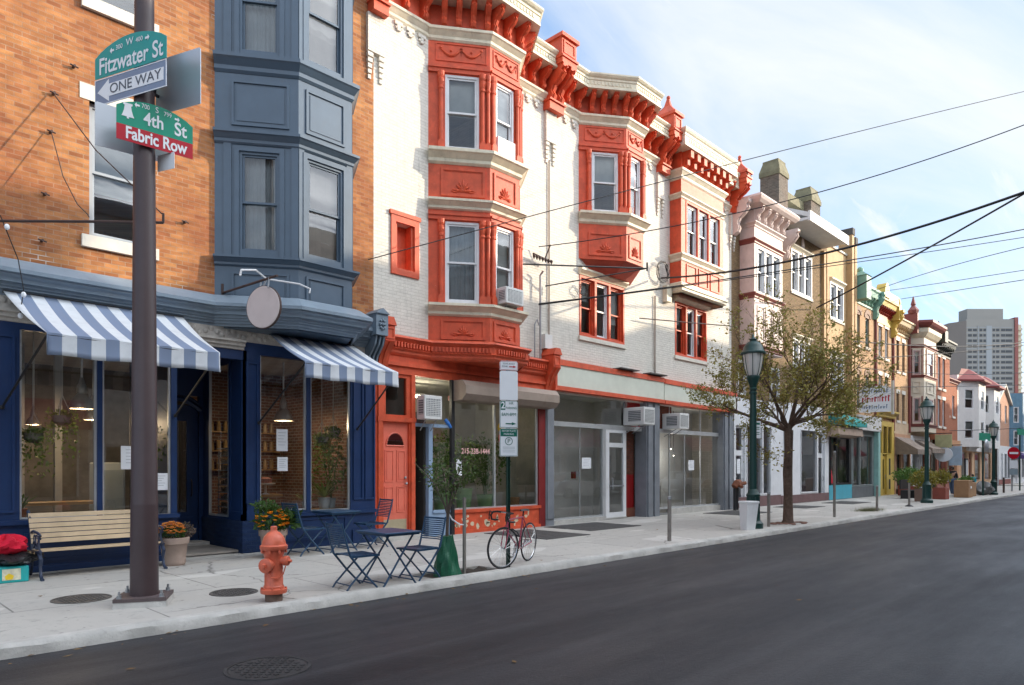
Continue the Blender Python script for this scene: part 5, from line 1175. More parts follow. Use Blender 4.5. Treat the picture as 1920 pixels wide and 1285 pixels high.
for a in (63.9, 70.0):
    pp = [(a, FD), (a + 1.6, 12.0), (a + 4.2, 12.0), (a + 5.6, FD)]
    for i in range(3):
        fc = pp[i] + pp[i + 1]; L = flen(*fc); ops = [(L * 0.3, L * 0.75, 6.3, 7.9), (L * 0.3, L * 0.75, 3.9, 5.4)]
        MB(frame(*fc)).wall(0, L, 3.3, 8.6, ops, 0.1).build('bay', WSID, H13)
        for o in ops: dblhung(H13, frame(*fc), *o, WHITEP, 0, 0.06, 0.05, back='blind', drop=0.5)
    ov = [(a - 0.3, FD), (a + 1.5, 11.6), (a + 4.3, 11.6), (a + 6.0, FD)]
    MB().loft([[(x, y, 8.5) for x, y in ov], [(x, y, 8.62) for x, y in ov], [(a + 1.0, FD, 9.6), (a + 2.0, FD - 0.3, 9.6), (a + 3.8, FD - 0.3, 9.6), (a + 4.6, FD, 9.6)]]).build('bay_roof', ROOFM, H13)
shop(H13, 63.6, 76.0, 0.6, 2.9, paint('peach_front', (0.52, 0.33, 0.2), 0.7), [(64.2, 66.0), (69.0, 71.0), (73.0, 75.5)], (67.0, 68.0), None, doorm=MAROON)
MB().box(66.0, 75.0, FD - 0.3, FD, 3.0, 3.7).build('fascia', WSID, H13)
# ---- beyond the cross street
SALM = brick('salmon_brick', (0.56, 0.30, 0.20), (0.50, 0.25, 0.17), (0.5, 0.35, 0.26), driftamt=0.2, bump=0.3, tone=0.25)
w14 = [(80.3, 81.3, 6.0, 7.8), (83.2, 84.2, 6.0, 7.8)]
H14 = rowhouse('gabled_house', 'salmon brick gabled house beyond the cross street', 79.4, 85.5, 8.0, SALM, w14)
wins(H14, w14, FD, WHITEP)
MB().exty([(79.2, 8.0), (85.7, 8.0), (82.45, 9.6)], FD, FD + 8.8).build('gable', SALM, H14)
for s in ((79.0, 82.45), (85.9, 82.45)): MB().exty([(s[0], 7.9), (s[1], 9.62), (s[1], 9.85), (s[0], 8.1)], FD - 0.25, FD + 9).build('roof', GREYSILL, H14)
shop(H14, 79.4, 85.5, 0.6, 3.0, WSHOP, [(82.2, 83.4), (83.8, 85.2)], (80.6, 81.5), MAROON)
BLUH = paint('blue_siding', (0.13, 0.24, 0.33), 0.6)
H15 = rowhouse('bay_house', 'blue house with a bay and a purple shop awning near the far end', 85.5, 91.5, 9.2, BLUH, [(86.5, 88.5, 4.0, 8.0)])
pp = [(85.7, FD), (86.6, 12.1), (89.0, 12.1), (90, FD)]
for i in range(3):
    fc = pp[i] + pp[i + 1]; L = flen(*fc); ops = [(L * 0.3, L * 0.7, 6.2, 7.8), (L * 0.3, L * 0.7, 3.9, 5.4)]; MB(frame(*fc)).wall(0, L, 3.3, 9.2, ops, 0.1).build('bay', BLUH, H15)
    for o in ops: dblhung(H15, frame(*fc), *o, WHITEP, 0, 0.06, 0.05, back='blind', drop=0.5)
MB().extx([(12.9, 3.3), (11.7, 2.8), (11.7, 2.5), (12.9, 2.6)], 85.8, 91.2).build('awning', paint('purple_canvas', (0.12, 0.08, 0.22), 0.8), H15)
shop(H15, 85.5, 91.5, 0.6, 2.9, WSHOP, [(86.0, 88.0), (89.5, 91.0)], (88.3, 89.2), None)
for k, (x0, x1, z, m) in enumerate(((91.5, 97, 8.6, PEACHB), (97, 103, 10.2, REDB), (103, 110, 9.4, PEACHB), (110, 120, 10.5, REDB))):
    ww = [(x0 + (x1 - x0) * f, x0 + (x1 - x0) * f + 0.9, zz, zz + 1.7) for f in (0.15, 0.6) for zz in (4.2, 7.0)]
    hh = rowhouse('brick_house', ('peach', 'red', 'tall peach', 'wide red')[k] + ' brick house at the far end of the row', x0, x1, z, m, ww); wins(hh, ww, FD, WHITEP, sill=STONE)
    MB().sweep([(x0, FD), (x1, FD)], crown(z + 0.1, z - 0.4, 0.4)).build('cornice', CREAM, hh); shop(hh, x0, x1, 0.6, 3.0, WSHOP, [(x0 + 0.5, x0 + 2.2)], (x0 + 3.0, x0 + 4.0))

# ---------------------------------------------------------------- apartment tower far behind
TW = paint('tower_concrete', (0.25, 0.243, 0.228), 0.8, 0.05, scale=0.05, dirt=0.05, bump=0)
TT = paint('tower_tan', (0.23, 0.20, 0.18), 0.8, 0.05, scale=0.05, dirt=0.05, bump=0)
TD = paint('tower_glass', (0.03, 0.036, 0.045), 0.3, 0.2, scale=0.3, bump=0)
tw = thing('apartment_tower', 'tall grey apartment tower rising far behind the end of the street', 'tower', (484, 95, 0))
tft = frame(484, 95, 484 + 0.70, 95 - 0.714) @ Matrix.Diagonal((0.92, 1, 1, 1))
b = MB(tft); b.box(0, 31.2, 0.0, 16, 0, 90); b.box(3.5, 27, 4, 12, 90, 97); b.build('body', TW, tw)
b = MB(tft); b.loft([[(0, -0.2, 0), (0, -0.2, 89), (-6.6, 7, 89), (-6.6, 7, 0)], [(0, 14, 0), (0, 14, 89), (-6.6, 14, 89), (-6.6, 14, 0)]]); b.build('side_wing', TT, tw)
b = MB(tft); b.box(31.2, 33.4, -0.5, 12, 0, 91); b.build('brick_strip', MAROON, tw)
b = MB(tft); b.box(33.4, 36.6, 1, 14, 0, 87); 
for k in range(27): b.box(33.4, 36.2, -0.3, 1, 3.2 * k + 0.2, 3.2 * k + 1.4)
b.build('balcony_wing', PEACHB if False else paint('tower_cream', (0.52, 0.47, 0.36), 0.8, 0.05, scale=0.05), tw)
b = MB(tft)
for k in range(25):
    z = 6 + k * 3.2
    for a, c in ((1.2, 3.6), (4.4, 6.8), (8.7, 10.4), (11.2, 12.7), (17.2, 18.6), (19.4, 21.4), (22.6, 25.2), (25.6, 29.8)): b.box(a, c, -0.12, 0.02, z, z + 1.45)
o = b.build('window_band', TD, tw); o['kind'] = 'stuff'
b = MB(tft)
for k in range(26): b.box(0, 30.9, -0.05, 0.02, 4.9 + k * 3.2, 5.2 + k * 3.2)
b.box(7.6, 8.1, -0.2, 0.02, 0, 86); b.box(13.0, 16.6, -0.1, 0.02, 0, 86); o = b.build('floor_band', paint('tower_light', (0.28, 0.30, 0.32), 0.8, 0.04, scale=0.05), tw)
# ================================================================ street furniture
BROWN = paint('brown_pole_paint', (0.060, 0.040, 0.042), 0.42, 0.12, scale=2, dirt=0.3, dirtcol=(0.10, 0.08, 0.08), bump=0.05)
SGREEN = paint('sign_green', (0.0, 0.27, 0.17), 0.35, 0.05, dirt=0.05); STEAL = paint('sign_teal', (0.0, 0.30, 0.28), 0.35, 0.05, dirt=0.05)
SRED = paint('sign_red', (0.45, 0.004, 0.02), 0.35, 0.05, dirt=0.05); SBLUE = paint('sign_slate', (0.19, 0.25, 0.36), 0.35, 0.05, dirt=0.05)
SWHITE = paint('sign_white', (0.78, 0.80, 0.83), 0.4, 0.03, dirt=0.06); SDARK = paint('sign_dark', (0.08, 0.10, 0.13), 0.5, 0.03, dirt=0)
def plate(m4, w0, w1, top, z0, name, mt, parent, th=0.006, label=None):
    """upright plate; outline from (w0,z0) to (w1,z0), upper edge points given; m4 local x along, -y to the viewer"""
    b = MB(m4); b.exty([(w0, z0), (w1, z0)] + top, 0, th); return b.build(name, mt, parent, label=label)
px_, py_ = 2.90, 9.07
POLE = thing('street_sign_pole', 'thick brown steel pole with the green street name signs on the corner', 'sign pole', (px_, py_, 0))
b = MB(); b.lathe([(0.158, 0.11), (0.150, 1.2), (0.150, 1.21), (0.147, 1.22), (0.107, 7.4), (0.098, 9.6)], px_, py_, 24); b.build('shaft', BROWN, POLE, True)
b = MB(); c = [(px_ + 0.40 * math.cos(a), py_ + 0.40 * math.sin(a)) for a in (0.3, 0.3 + 1.57, 0.3 + 3.14, 0.3 + 4.71)]
b.prism(c, 0.07, 0.11); b.build('base_plate', paint('base_plate_steel', (0.10, 0.075, 0.075), 0.6, 0.2), POLE)
b = MB(); b.loft([[(px_ + (p[0] - px_) * 1.02, py_ + (p[1] - py_) * 1.02, 0.0) for p in c], [(px_ + (p[0] - px_) * 0.98, py_ + (p[1] - py_) * 0.98, 0.07) for p in c]]); b.build('grout_pad', KERBM, POLE)
for p in c:
    b = MB(); q = (px_ + (p[0] - px_) * 0.8, py_ + (p[1] - py_) * 0.8); b.lathe([(0.035, 0.11), (0.035, 0.115), (0.026, 0.118), (0.026, 0.15), (0.014, 0.152), (0.014, 0.19), (0.002, 0.195)], q[0], q[1], 6); b.build('anchor_bolt', STEEL, POLE)
da = Vector((-0.363, 0.931)); nb_ = Vector((0.931, 0.363))
A = Vector((px_, py_)) + da * 0.668 - nb_ * 0.15; B = Vector((px_, py_)) - da * 0.546 - nb_ * 0.15
mF = frame(A.x, A.y, B.x, B.y); LF = 1.214
def arch(L, zs, zp): return [(L * (1 - i / 12), zs + (zp - zs) * (math.sin(math.pi * min(1, max(0, (i / 12)))) ** 0.75)) for i in range(13)]
mR = mF @ Matrix.Rotation(R(90), 4, 'X')
def tx(m4, s, x, z, size, mt, par, sx=1.0, y=-0.004, bold=0.0): return text(s, size, mt, par, m4 @ Matrix.Translation((x, y, z)) @ Matrix.Rotation(R(90), 4, 'X'), sx=sx, ext=0.0008, bold=bold)
s1 = plate(mF, 0, LF, arch(LF, 6.67, 6.84), 6.42, 'street_name_sign', STEAL, POLE, label='teal street name sign, upper one on the pole')
tx(mF, 'Fitzwater St', LF / 2 + 0.01, 6.545, 0.28, SWHITE, s1, 0.80, bold=0.004); tx(mF, '300', 0.43, 6.725, 0.08, SWHITE, s1); tx(mF, 'W', 0.61, 6.745, 0.12, SWHITE, s1); tx(mF, '400', 0.77, 6.735, 0.08, SWHITE, s1)
def arrow(m4, x, z, L, h, mt, par, d=1, y=-0.005):
    b = MB(m4); b.exty([(x, z), (x + d * L * 0.4, z + h * 0.5), (x + d * L * 0.4, z + h * 0.18), (x + d * L, z + h * 0.18), (x + d * L, z - h * 0.18), (x + d * L * 0.4, z - h * 0.18), (x + d * L * 0.4, z - h * 0.5)][::-d], y, y + 0.003); return b.build('arrow', mt, par)
arrow(mF, 0.27, 6.71, 0.07, 0.07, SWHITE, s1); arrow(mF, 0.94, 6.725, 0.07, 0.07, SWHITE, s1, -1)
s2 = plate(mF, 0, LF, [(LF, 6.38), (LF - 0.02, 6.405), (0.02, 6.405), (0, 6.38)], 6.085, 'one_way_sign', SBLUE, POLE, label='slate blue one way sign with a white left arrow')
b = MB(mF)
for a in ((0.0, LF, 6.085, 6.096), (0.0, LF, 6.396, 6.406), (0, 0.01, 6.096, 6.396), (LF - 0.01, LF, 6.096, 6.396)): b.box(a[0], a[1], -0.003, 0, a[2], a[3])
b.build('border', SWHITE, s2)
b = MB(mF); b.exty([(0.05, 6.245), (0.25, 6.11), (0.25, 6.17), (1.17, 6.17), (1.17, 6.32), (0.25, 6.32), (0.25, 6.38)], -0.004, 0); b.build('arrow', SWHITE, s2)
tx(mF, 'ONE WAY', 0.70, 6.245, 0.165, SDARK, s2, 1.12, y=-0.007)
de = Vector((0.9974, -0.0726)); ne = Vector((-0.0726, -0.9974))
A = Vector((px_, py_)) - de * 0.334 + ne * 0.155; B = Vector((px_, py_)) + de * 0.511 + ne * 0.155
mS = frame(A.x, A.y, B.x, B.y); LS = 0.845
s3 = plate(mS, 0, LS, arch(LS, 5.885, 6.015), 5.675, 'street_name_sign', SGREEN, POLE, label='green street name sign with a white bell')
tx(mS, '4th', 0.40, 5.81, 0.215, SWHITE, s3, 0.78, bold=0.004); tx(mS, 'St', 0.70, 5.795, 0.225, SWHITE, s3, 0.80, bold=0.004); tx(mS, '700', 0.31, 5.955, 0.075, SWHITE, s3, 0.8); tx(mS, 'S', 0.435, 5.955, 0.10, SWHITE, s3, 0.8); tx(mS, '799', 0.555, 5.94, 0.075, SWHITE, s3, 0.8)
arrow(mS, 0.19, 5.945, 0.055, 0.06, SWHITE, s3); arrow(mS, 0.69, 5.92, 0.055, 0.06, SWHITE, s3, -1)
b = MB(mS @ Matrix.Diagonal((0.75, 1, 1, 1))); b.exty([(0.07, 5.775), (0.25, 5.775), (0.235, 5.80), (0.215, 5.85), (0.205, 5.905), (0.225, 5.915), (0.225, 5.935), (0.095, 5.935), (0.095, 5.915), (0.115, 5.905), (0.105, 5.85), (0.085, 5.80)], -0.005, 0); b.exty([(0.145, 5.755), (0.175, 5.755), (0.175, 5.775), (0.145, 5.775)], -0.005, 0); b.build('bell_emblem', SWHITE, s3)
s4 = plate(mS, 0, LS, [(LS, 5.675), (0, 5.675)], 5.49, 'district_sign', SRED, POLE, label='red strip sign under the green street name')
tx(mS, 'Fabric Row', LS / 2 + 0.01, 5.585, 0.20, SWHITE, s4, 0.74, bold=0.005)
GALV = paint('galvanised_back', (0.52, 0.56, 0.61), 0.32, 0.05, metal=0.5, dirt=0.12, bump=0, scale=1.2, aniso=(0.2, 0.2, 2))
A = Vector((px_, py_)) + da * 0.05 + nb_ * 0.2; B = Vector((px_, py_)) - da * 0.70 + nb_ * 0.2; m5 = frame(A.x, A.y, B.x, B.y)
plate(m5, 0, 0.75, [(0.75, 6.68), (0.73, 6.70), (0.02, 6.70), (0, 6.68)], 6.02, 'sign_back', GALV, POLE)
A = Vector((px_, py_)) - de * 0.485 - ne * 0.2; B = Vector((px_, py_)) + de * 0.36 - ne * 0.2; m6 = frame(A.x, A.y, B.x, B.y)
plate(m6, 0, 0.845, [(0.845, 5.99), (0.83, 6.01), (0.02, 6.01), (0, 5.99)], 5.49, 'sign_back', GALV, POLE)
A = Vector((px_, py_)) - da * 0.02 + nb_ * 0.17; B = Vector((px_, py_)) - da * 0.30 + nb_ * 0.17; m7 = frame(A.x, A.y, B.x, B.y)
plate(m7, 0, 0.28, [(0.28, 5.49), (0.27, 5.5), (0, 5.5)], 5.30, 'small_sign_back', SWHITE, POLE)
b = MB()
for z in (6.62, 6.25, 5.85, 5.62): b.lathe([(0.127, z - 0.02), (0.132, z - 0.02), (0.132, z + 0.02), (0.127, z + 0.02)], px_, py_, 16); b.tube([(px_ + 0.1, py_ + 0.05, z), (px_ + nb_.x * 0.2, py_ + nb_.y * 0.2, z)], 0.02, 6); b.tube([(px_, py_, z), (px_ - nb_.x * 0.14, py_ - nb_.y * 0.14, z)], 0.02, 6)
b.build('bracket', BLACKM, POLE)

# ---- fire hydrant
HYD = paint('hydrant_paint', (0.60, 0.132, 0.072), 0.38, 0.2, scale=7, chips=(0.30, 0.10, 0.06), dirt=0.5, dirtcol=(0.30, 0.10, 0.06), bump=0.15, bscale=30)
hx, hy = 4.08, 8.11
t = thing('fire_hydrant', 'faded coral red fire hydrant at the kerb', 'hydrant', (hx, hy, 0))
b = MB(); b.lathe([(0.155, 0.10), (0.160, 0.115), (0.160, 0.15), (0.125, 0.165), (0.125, 0.185), (0.112, 0.20), (0.108, 0.50), (0.116, 0.56), (0.13, 0.60), (0.13, 0.64)], hx, hy, 22); b.build('barrel', HYD, t, True)
b = MB(); b.lathe([(0.155, 0.635), (0.165, 0.65), (0.165, 0.685), (0.145, 0.70), (0.140, 0.735), (0.115, 0.80), (0.075, 0.845), (0.045, 0.86), (0.040, 0.87), (0.040, 0.915), (0.03, 0.925), (0.002, 0.927)], hx, hy, 22); 
for k in range(8): b.lathe([(0.016, 0.60), (0.016, 0.635)], hx + 0.148 * math.cos(k * 0.785), hy + 0.148 * math.sin(k * 0.785), 6)
b.build('bonnet', HYD, t, True)
def cap(d, z, r, L, nm):
    d = Vector((d[0], d[1], 0)).normalized(); b = MB(); p0 = Vector((hx, hy, z))
    b.tube([p0 + d * 0.07, p0 + d * (L - 0.06)], r * 0.8, 16); b.tube([p0 + d * (L - 0.06), p0 + d * (L - 0.055), p0 + d * (L - 0.01), p0 + d * L], [r, r * 1.05, r * 1.05, r * 0.8], 16); b.tube([p0 + d * L, p0 + d * (L + 0.035)], [r * 0.38, r * 0.33], 5); b.build(nm, HYD, t, True)
b = MB(); b.tube([(hx - 0.13, hy - 0.1, 0.38), (hx - 0.10, hy - 0.115, 0.31), (hx, hy - 0.125, 0.29), (hx + 0.06, hy - 0.13, 0.34), (hx + 0.075, hy - 0.16, 0.44)], 0.007, 5); b.build('chain', MC['hydrant_paint'], t)
for k in range(8): b = MB(); b.lathe([(0.014, 0.15), (0.014, 0.172)], hx + 0.142 * math.cos(k * 0.785 + 0.2), hy + 0.142 * math.sin(k * 0.785 + 0.2), 6); b.build('flange_bolt', MC['hydrant_paint'], t)
cap((-0.85, -0.5), 0.455, 0.085, 0.20, 'pumper_cap'); cap((0.55, -0.8), 0.50, 0.058, 0.20, 'nozzle_cap'); cap((0.85, 0.55), 0.47, 0.06, 0.18, 'nozzle_cap')
b = MB(); b.lathe([(0.105, -0.02), (0.105, 0.10)], hx, hy, 18); b.build('base_stub', paint('rusty_stub', (0.17, 0.11, 0.085), 0.9, 0.25, scale=8), t)

# ---- bench
t = thing('park_bench', 'pine slat bench with dark blue cast iron ends under the cafe window', 'bench', (2.45, 12.4, 0))
BN = paint('bench_iron', (0.028, 0.04, 0.075), 0.45, 0.12)
x0, x1 = 2.42, 4.16
for k in range(6):
    z = 0.50 + k * 0.076; y = 12.52 + 0.04 * k
    b = MB(); b.loft([[(x0, y, z), (x0, y + 0.025, z + 0.008), (x0, y + 0.045, z + 0.075 - 0.010), (x0, y + 0.020, z + 0.066)], [(x1, y, z), (x1, y + 0.025, z + 0.008), (x1, y + 0.045, z + 0.065), (x1, y + 0.020, z + 0.066)]]); b.build('back_slat', WOODY, t)
for k in range(5):
    y = 12.10 + 0.085 * k; b = MB(); b.box(x0, x1, y, y + 0.068, 0.405 - 0.004 * k, 0.432 - 0.004 * k); b.build('seat_slat', WOODY, t)
def bench_end(x):
    b = MB()
    b.tube([(x, 12.84, 0.97), (x, 12.76, 0.92), (x, 12.66, 0.70), (x, 12.56, 0.47), (x, 12.52, 0.39)], [0.026, 0.026, 0.024, 0.026, 0.03], 8)
    b.tube([(x, 12.52, 0.39), (x, 12.4, 0.375), (x, 12.2, 0.39), (x, 12.08, 0.41), (x, 12.03, 0.40)], [0.03, 0.028, 0.028, 0.03, 0.02], 8)
    b.tube([(x, 12.12, 0.39), (x, 12.02, 0.30), (x, 12.06, 0.18), (x, 12.02, 0.06), (x, 11.96, 0.015), (x, 11.90, 0.015)], [0.03, 0.028, 0.022, 0.022, 0.026, 0.022], 8)
    b.tube([(x, 12.5, 0.38), (x, 12.62, 0.28), (x, 12.60, 0.14), (x, 12.70, 0.02), (x, 12.76, 0.015)], [0.03, 0.028, 0.022, 0.024, 0.022], 8)
    b.tube([(x, 12.62, 0.66), (x, 12.5, 0.69), (x, 12.25, 0.68), (x, 12.12, 0.67), (x, 12.06, 0.64), (x, 12.08, 0.60), (x, 12.12, 0.61)], 0.020, 8)
    b.tube([(x, 12.12, 0.64), (x, 12.15, 0.52), (x, 12.11, 0.42)], 0.014, 6)
    for cy, cz, r in ((12.27, 0.57, 0.075), (12.40, 0.58, 0.06), (12.31, 0.47, 0.05), (12.45, 0.49, 0.05), (12.22, 0.47, 0.04)):
        b.tube([(x, cy + r * math.cos(i * 0.7854), cz + r * math.sin(i * 0.7854)) for i in range(9)], 0.010, 5)
    b.build('cast_end', BN, t, True)
bench_end(2.44); bench_end(4.14)

# ---- flower pots
CLAY = paint('clay_pot', (0.33, 0.245, 0.20), 0.8, 0.12, scale=5, dirt=0.3, dirtcol=(0.4, 0.36, 0.32))
GREENL = leafmat('flower_leaf', (0.035, 0.085, 0.02), (0.07, 0.14, 0.03)); ORF = leafmat('orange_petals', (0.72, 0.25, 0.05), (0.80, 0.38, 0.10)); ORF2 = leafmat('bright_orange_petals', (0.80, 0.22, 0.012), (0.85, 0.36, 0.02))
DRYF = leafmat('dried_flowers', (0.16, 0.11, 0.09), (0.09, 0.075, 0.055))
def pot(t, x, y, r, h):
    b = MB(); b.lathe([(r * 0.70, 0), (r * 0.74, 0.02), (r * 0.78, 0.05), (r * 0.76, 0.07), (r * 0.90, h * 0.76), (r * 0.92, h * 0.77), (r * 1.0, h * 0.78), (r * 1.03, h * 0.98), (r * 1.0, h), (r * 0.9, h), (r * 0.85, h * 0.9), (0.001, h * 0.88)], x, y, 26); b.build('pot', CLAY, t, True)
def ball(rng, c, r, n, sc=(1, 1, 1), shell_=0.6):
    out = []
    while len(out) < n:
        v = Vector((rng.uniform(-1, 1), rng.uniform(-1, 1), rng.uniform(-1, 1)))
        if v.length > 1 or v.length < shell_: continue
        out.append((c[0] + v.x * r * sc[0], c[1] + v.y * r * sc[1], c[2] + v.z * r * sc[2]))
    return out
def blooms(b, pts, r, rng):
    for p in pts:
        for k in range(9):
            a = k * 0.7 + rng.uniform(0, 0.3); e = rng.uniform(0.2, 1.0); d = Vector((math.cos(a), math.sin(a), e)).normalized(); w = Vector((-math.sin(a), math.cos(a), 0)) * r * 0.35; q = Vector(p)
            b.poly(q, q + d * r * 0.6 + w, q + d * r, q + d * r * 0.6 - w)
rng = random.Random(21)
t = thing('flower_pot', 'clay pot of pale orange chrysanthemums beside the bench', 'flower pot', (4.40, 12.30, 0), group='flower pots outside the cafe')
pot(t, 4.40, 12.30, 0.235, 0.47)
b = MB(); leaves(b, ball(rng, (4.36, 12.26, 0.55), 0.21, 500, (1, 1, 0.6), 0.2), 0.05, rng); b.build('foliage', GREENL, t)
b = MB(); blooms(b, [p for p in ball(rng, (4.34, 12.24, 0.57), 0.225, 260, (1, 1, 0.75), 0.85) if p[2] > 0.55], 0.035, rng); b.build('flowers', ORF, t)
b = MB(); leaves(b, ball(rng, (4.60, 12.36, 0.56), 0.16, 420, (1, 1, 0.95), 0.1), 0.045, rng); b.build('dried_plant', DRYF, t)
t = thing('flower_pot', 'clay pot of bright orange marigolds behind the hydrant', 'flower pot', (6.05, 12.05, 0), group='flower pots outside the cafe')
pot(t, 6.05, 12.05, 0.25, 0.52)
b = MB(); leaves(b, ball(rng, (6.0, 12.0, 0.70), 0.33, 620, (1, 1, 0.8), 0.2) + ball(rng, (5.95, 12.15, 0.92), 0.22, 260, (1.2, 1, 0.7), 0.1), 0.075, rng); leaves(b, ball(rng, (6.32, 11.95, 0.72), 0.2, 160, (1, 1, 0.8), 0.1), 0.14, rng); b.build('foliage', GREENL, t)
b = MB(); blooms(b, [p for p in ball(rng, (5.98, 11.95, 0.68), 0.30, 120, (1, 1, 0.7), 0.85) if p[1] < 12.05 and p[2] > 0.58], 0.05, rng); b.build('flowers', ORF2, t)

# ---- box and red blanket at the left edge
t = thing('carton', 'teal and yellow packing carton beside the bench', 'box', (2.12, 12.2, 0))
TEALC = paint('teal_carton', (0.02, 0.36, 0.36), 0.5, 0.08); b = MB(); b.bevbox(1.84, 2.30, 12.05, 12.42, 0.0, 0.23, 0.012); b.build('carton', TEALC, t)
b = MB(); b.box(1.98, 2.2, 12.044, 12.048, 0.04, 0.20); b.box(2.303, 2.306, 12.12, 12.36, 0.05, 0.2); b.build('printed_panel', paint('carton_print', (0.62, 0.60, 0.45), 0.5, 0.3, scale=9), t)
b = MB(); b.poly((2.02, 12.042, 0.05), (2.10, 12.042, 0.05), (2.12, 12.042, 0.10), (2.06, 12.042, 0.14), (2.01, 12.042, 0.10)); b.build('yellow_mark', paint('carton_yellow', (0.75, 0.52, 0.03), 0.5), t)
def heap(name, label, cat, cx, cy, z, rx, ry, rz, m, seed, amp=0.25):
    rng = random.Random(seed); ph = [rng.uniform(0, 6.28) for _ in range(8)]; b = MB(); rings = []
    for i in range(11):
        e = math.pi * i / 10; rr = max(math.sin(e), 0.03); row = []
        for k in range(28):
            a = k * 2 * math.pi / 28
            w = 1 + amp * (0.5 * math.sin(3 * a + ph[0] + e * 2) + 0.35 * math.sin(5 * a + ph[1] - e * 5) + 0.3 * math.sin(8 * a + ph[2] + e * 7)) 
            row.append((cx + rx * rr * w * math.cos(a), cy + ry * rr * w * math.sin(a), z + rz * (1 - math.cos(e)) / 2 * (1 + amp * 0.5 * math.sin(4 * a + ph[3])) ))
        rings.append(row)
    b.loft(rings); o = b.build(name, m, None, True); tagset(o, label, cat); return o
heap('bag', 'black crumpled bag lying on the teal carton', 'bag', 2.16, 12.24, 0.225, 0.32, 0.24, 0.20, paint('black_plastic', (0.02, 0.02, 0.022), 0.3, 0.3, bump=0.3, bscale=20), 5, 0.3)
heap('blanket', 'bright red fleece blanket bundled on the black bag', 'blanket', 2.06, 12.26, 0.38, 0.27, 0.22, 0.26, paint('red_fleece', (0.62, 0.008, 0.035), 0.9, 0.15, scale=9, bump=0.6, bscale=50, dirt=0.3, dirtcol=(0.3, 0.0, 0.02)), 7, 0.38)

# ---- bistro chairs and tables
TB = paint('petrol_blue_metal', (0.020, 0.060, 0.120), 0.38, 0.2, chips=(0.10, 0.11, 0.12), dirt=0.15, dirtcol=(0.06, 0.09, 0.12))
def make_chair(label):
    t = thing('bistro_chair', label, 'chair', (0, 0, 0), group='folding chairs of the pavement tables', local=True)
    w = 0.225
    b = MB()
    for k in range(8): x = -0.19 + k * 0.052; b.box(x, x + 0.042, -w + 0.012, w - 0.012, 0.455 - 0.012 * math.sin(k * 0.42), 0.468 - 0.012 * math.sin(k * 0.42))
    for s in (-1, 1): b.box(-0.20, 0.23, s * w - 0.011, s * w + 0.011, 0.435, 0.462)
    b.box(0.21, 0.235, -w, w, 0.437, 0.462); b.build('seat', TB, t)
    b = MB()
    for k in range(11):
        z = 0.565 + k * 0.030; x = -0.235 - (z - 0.46) * 0.24; rings = []
        for i in range(7):
            y = -w + 2 * w * i / 6; dx = -0.022 * (1 - ((i - 3) / 3) ** 2)
            rings.append([(x + dx, y, z), (x + dx + 0.008, y, z), (x + dx + 0.006, y, z + 0.017 if k < 10 else z + 0.03), (x + dx - 0.002, y, z + 0.017 if k < 10 else z + 0.03)])
        b.loft(rings)
    b.build('backrest', TB, t)
    for s in (-1, 1):
        b = MB(); b.tube([(-0.345, s * w, 0.905), (-0.30, s * w, 0.72), (-0.225, s * w, 0.47), (-0.03, s * w, 0.235), (0.17, s * w, 0.03), (0.195, s * w, 0.0)], [0.013, 0.014, 0.016, 0.015, 0.014, 0.014], 6); b.build('leg', TB, t, True)
        b = MB(); b.tube([(0.19, s * (w - 0.028), 0.43), (0.12, s * (w - 0.028), 0.37), (-0.04, s * (w - 0.028), 0.225), (-0.20, s * (w - 0.028), 0.07), (-0.255, s * (w - 0.028), 0.0)], 0.013, 6); b.build('leg', TB, t, True)
    b = MB(); b.tube([(0.15, -w, 0.055), (0.15, w, 0.055)], 0.009, 6); b.build('stretcher', TB, t)
    b = MB(); b.tube([(-0.205, -w + 0.03, 0.065), (-0.205, w - 0.03, 0.065)], 0.009, 6); b.build('stretcher', TB, t)
    return t
def make_table(label):
    t = thing('bistro_table', label, 'table', (0, 0, 0), group='square tables on the pavement', local=True); a, c = 0.31, 0.37
    b = MB(); b.bevbox(-a, a, -c, c, 0.725, 0.75, 0.006); b.box(-a + 0.02, a - 0.02, -c + 0.02, c - 0.02, 0.70, 0.725); b.build('tabletop', TB, t)
    for s in (-1, 1):
        b = MB(); b.tube([(-0.25, s * 0.29, 0.71), (0.0, s * 0.29, 0.37), (0.25, s * 0.29, 0.02), (0.27, s * 0.29, 0.0)], 0.014, 6); b.build('leg', TB, t)
        b = MB(); b.tube([(0.25, s * 0.262, 0.71), (0.0, s * 0.262, 0.37), (-0.25, s * 0.262, 0.02), (-0.27, s * 0.262, 0.0)], 0.014, 6); b.build('leg', TB, t)
    for x in (-0.23, 0.23):
        b = MB(); b.tube([(x, -0.27, 0.05), (x, 0.27, 0.05)], 0.010, 6); b.build('stretcher', TB, t)
    return t
ch = make_chair('blue folding chair nearest the kerb, left of the front table, its back to the hydrant')
ch.location = (5.34, 8.22, 0); ch.rotation_euler.z = R(-3)
for lab, x, y, a in (('blue folding chair right of the front table, beside the green watering bag', 6.42, 8.22, 184), ('blue folding chair left of the table under the hanging plants', 6.70, 12.0, 4), ('blue folding chair right of the rear table, in front of the coral door', 8.24, 12.15, 176)):
    c = copy_tree(ch); c['label'] = lab; c.location = (x, y, 0); c.rotation_euler.z = R(a)
    if y > 10: c.scale = (1.1, 1.1, 1.1)
tb = make_table('blue square folding table near the kerb between two blue chairs'); tb.location = (5.86, 8.20, 0)
c = copy_tree(tb); c['label'] = 'blue square folding table against the cafe window'; c.location = (7.42, 12.15, 0); c.scale = (1.08, 1.08, 1.06)

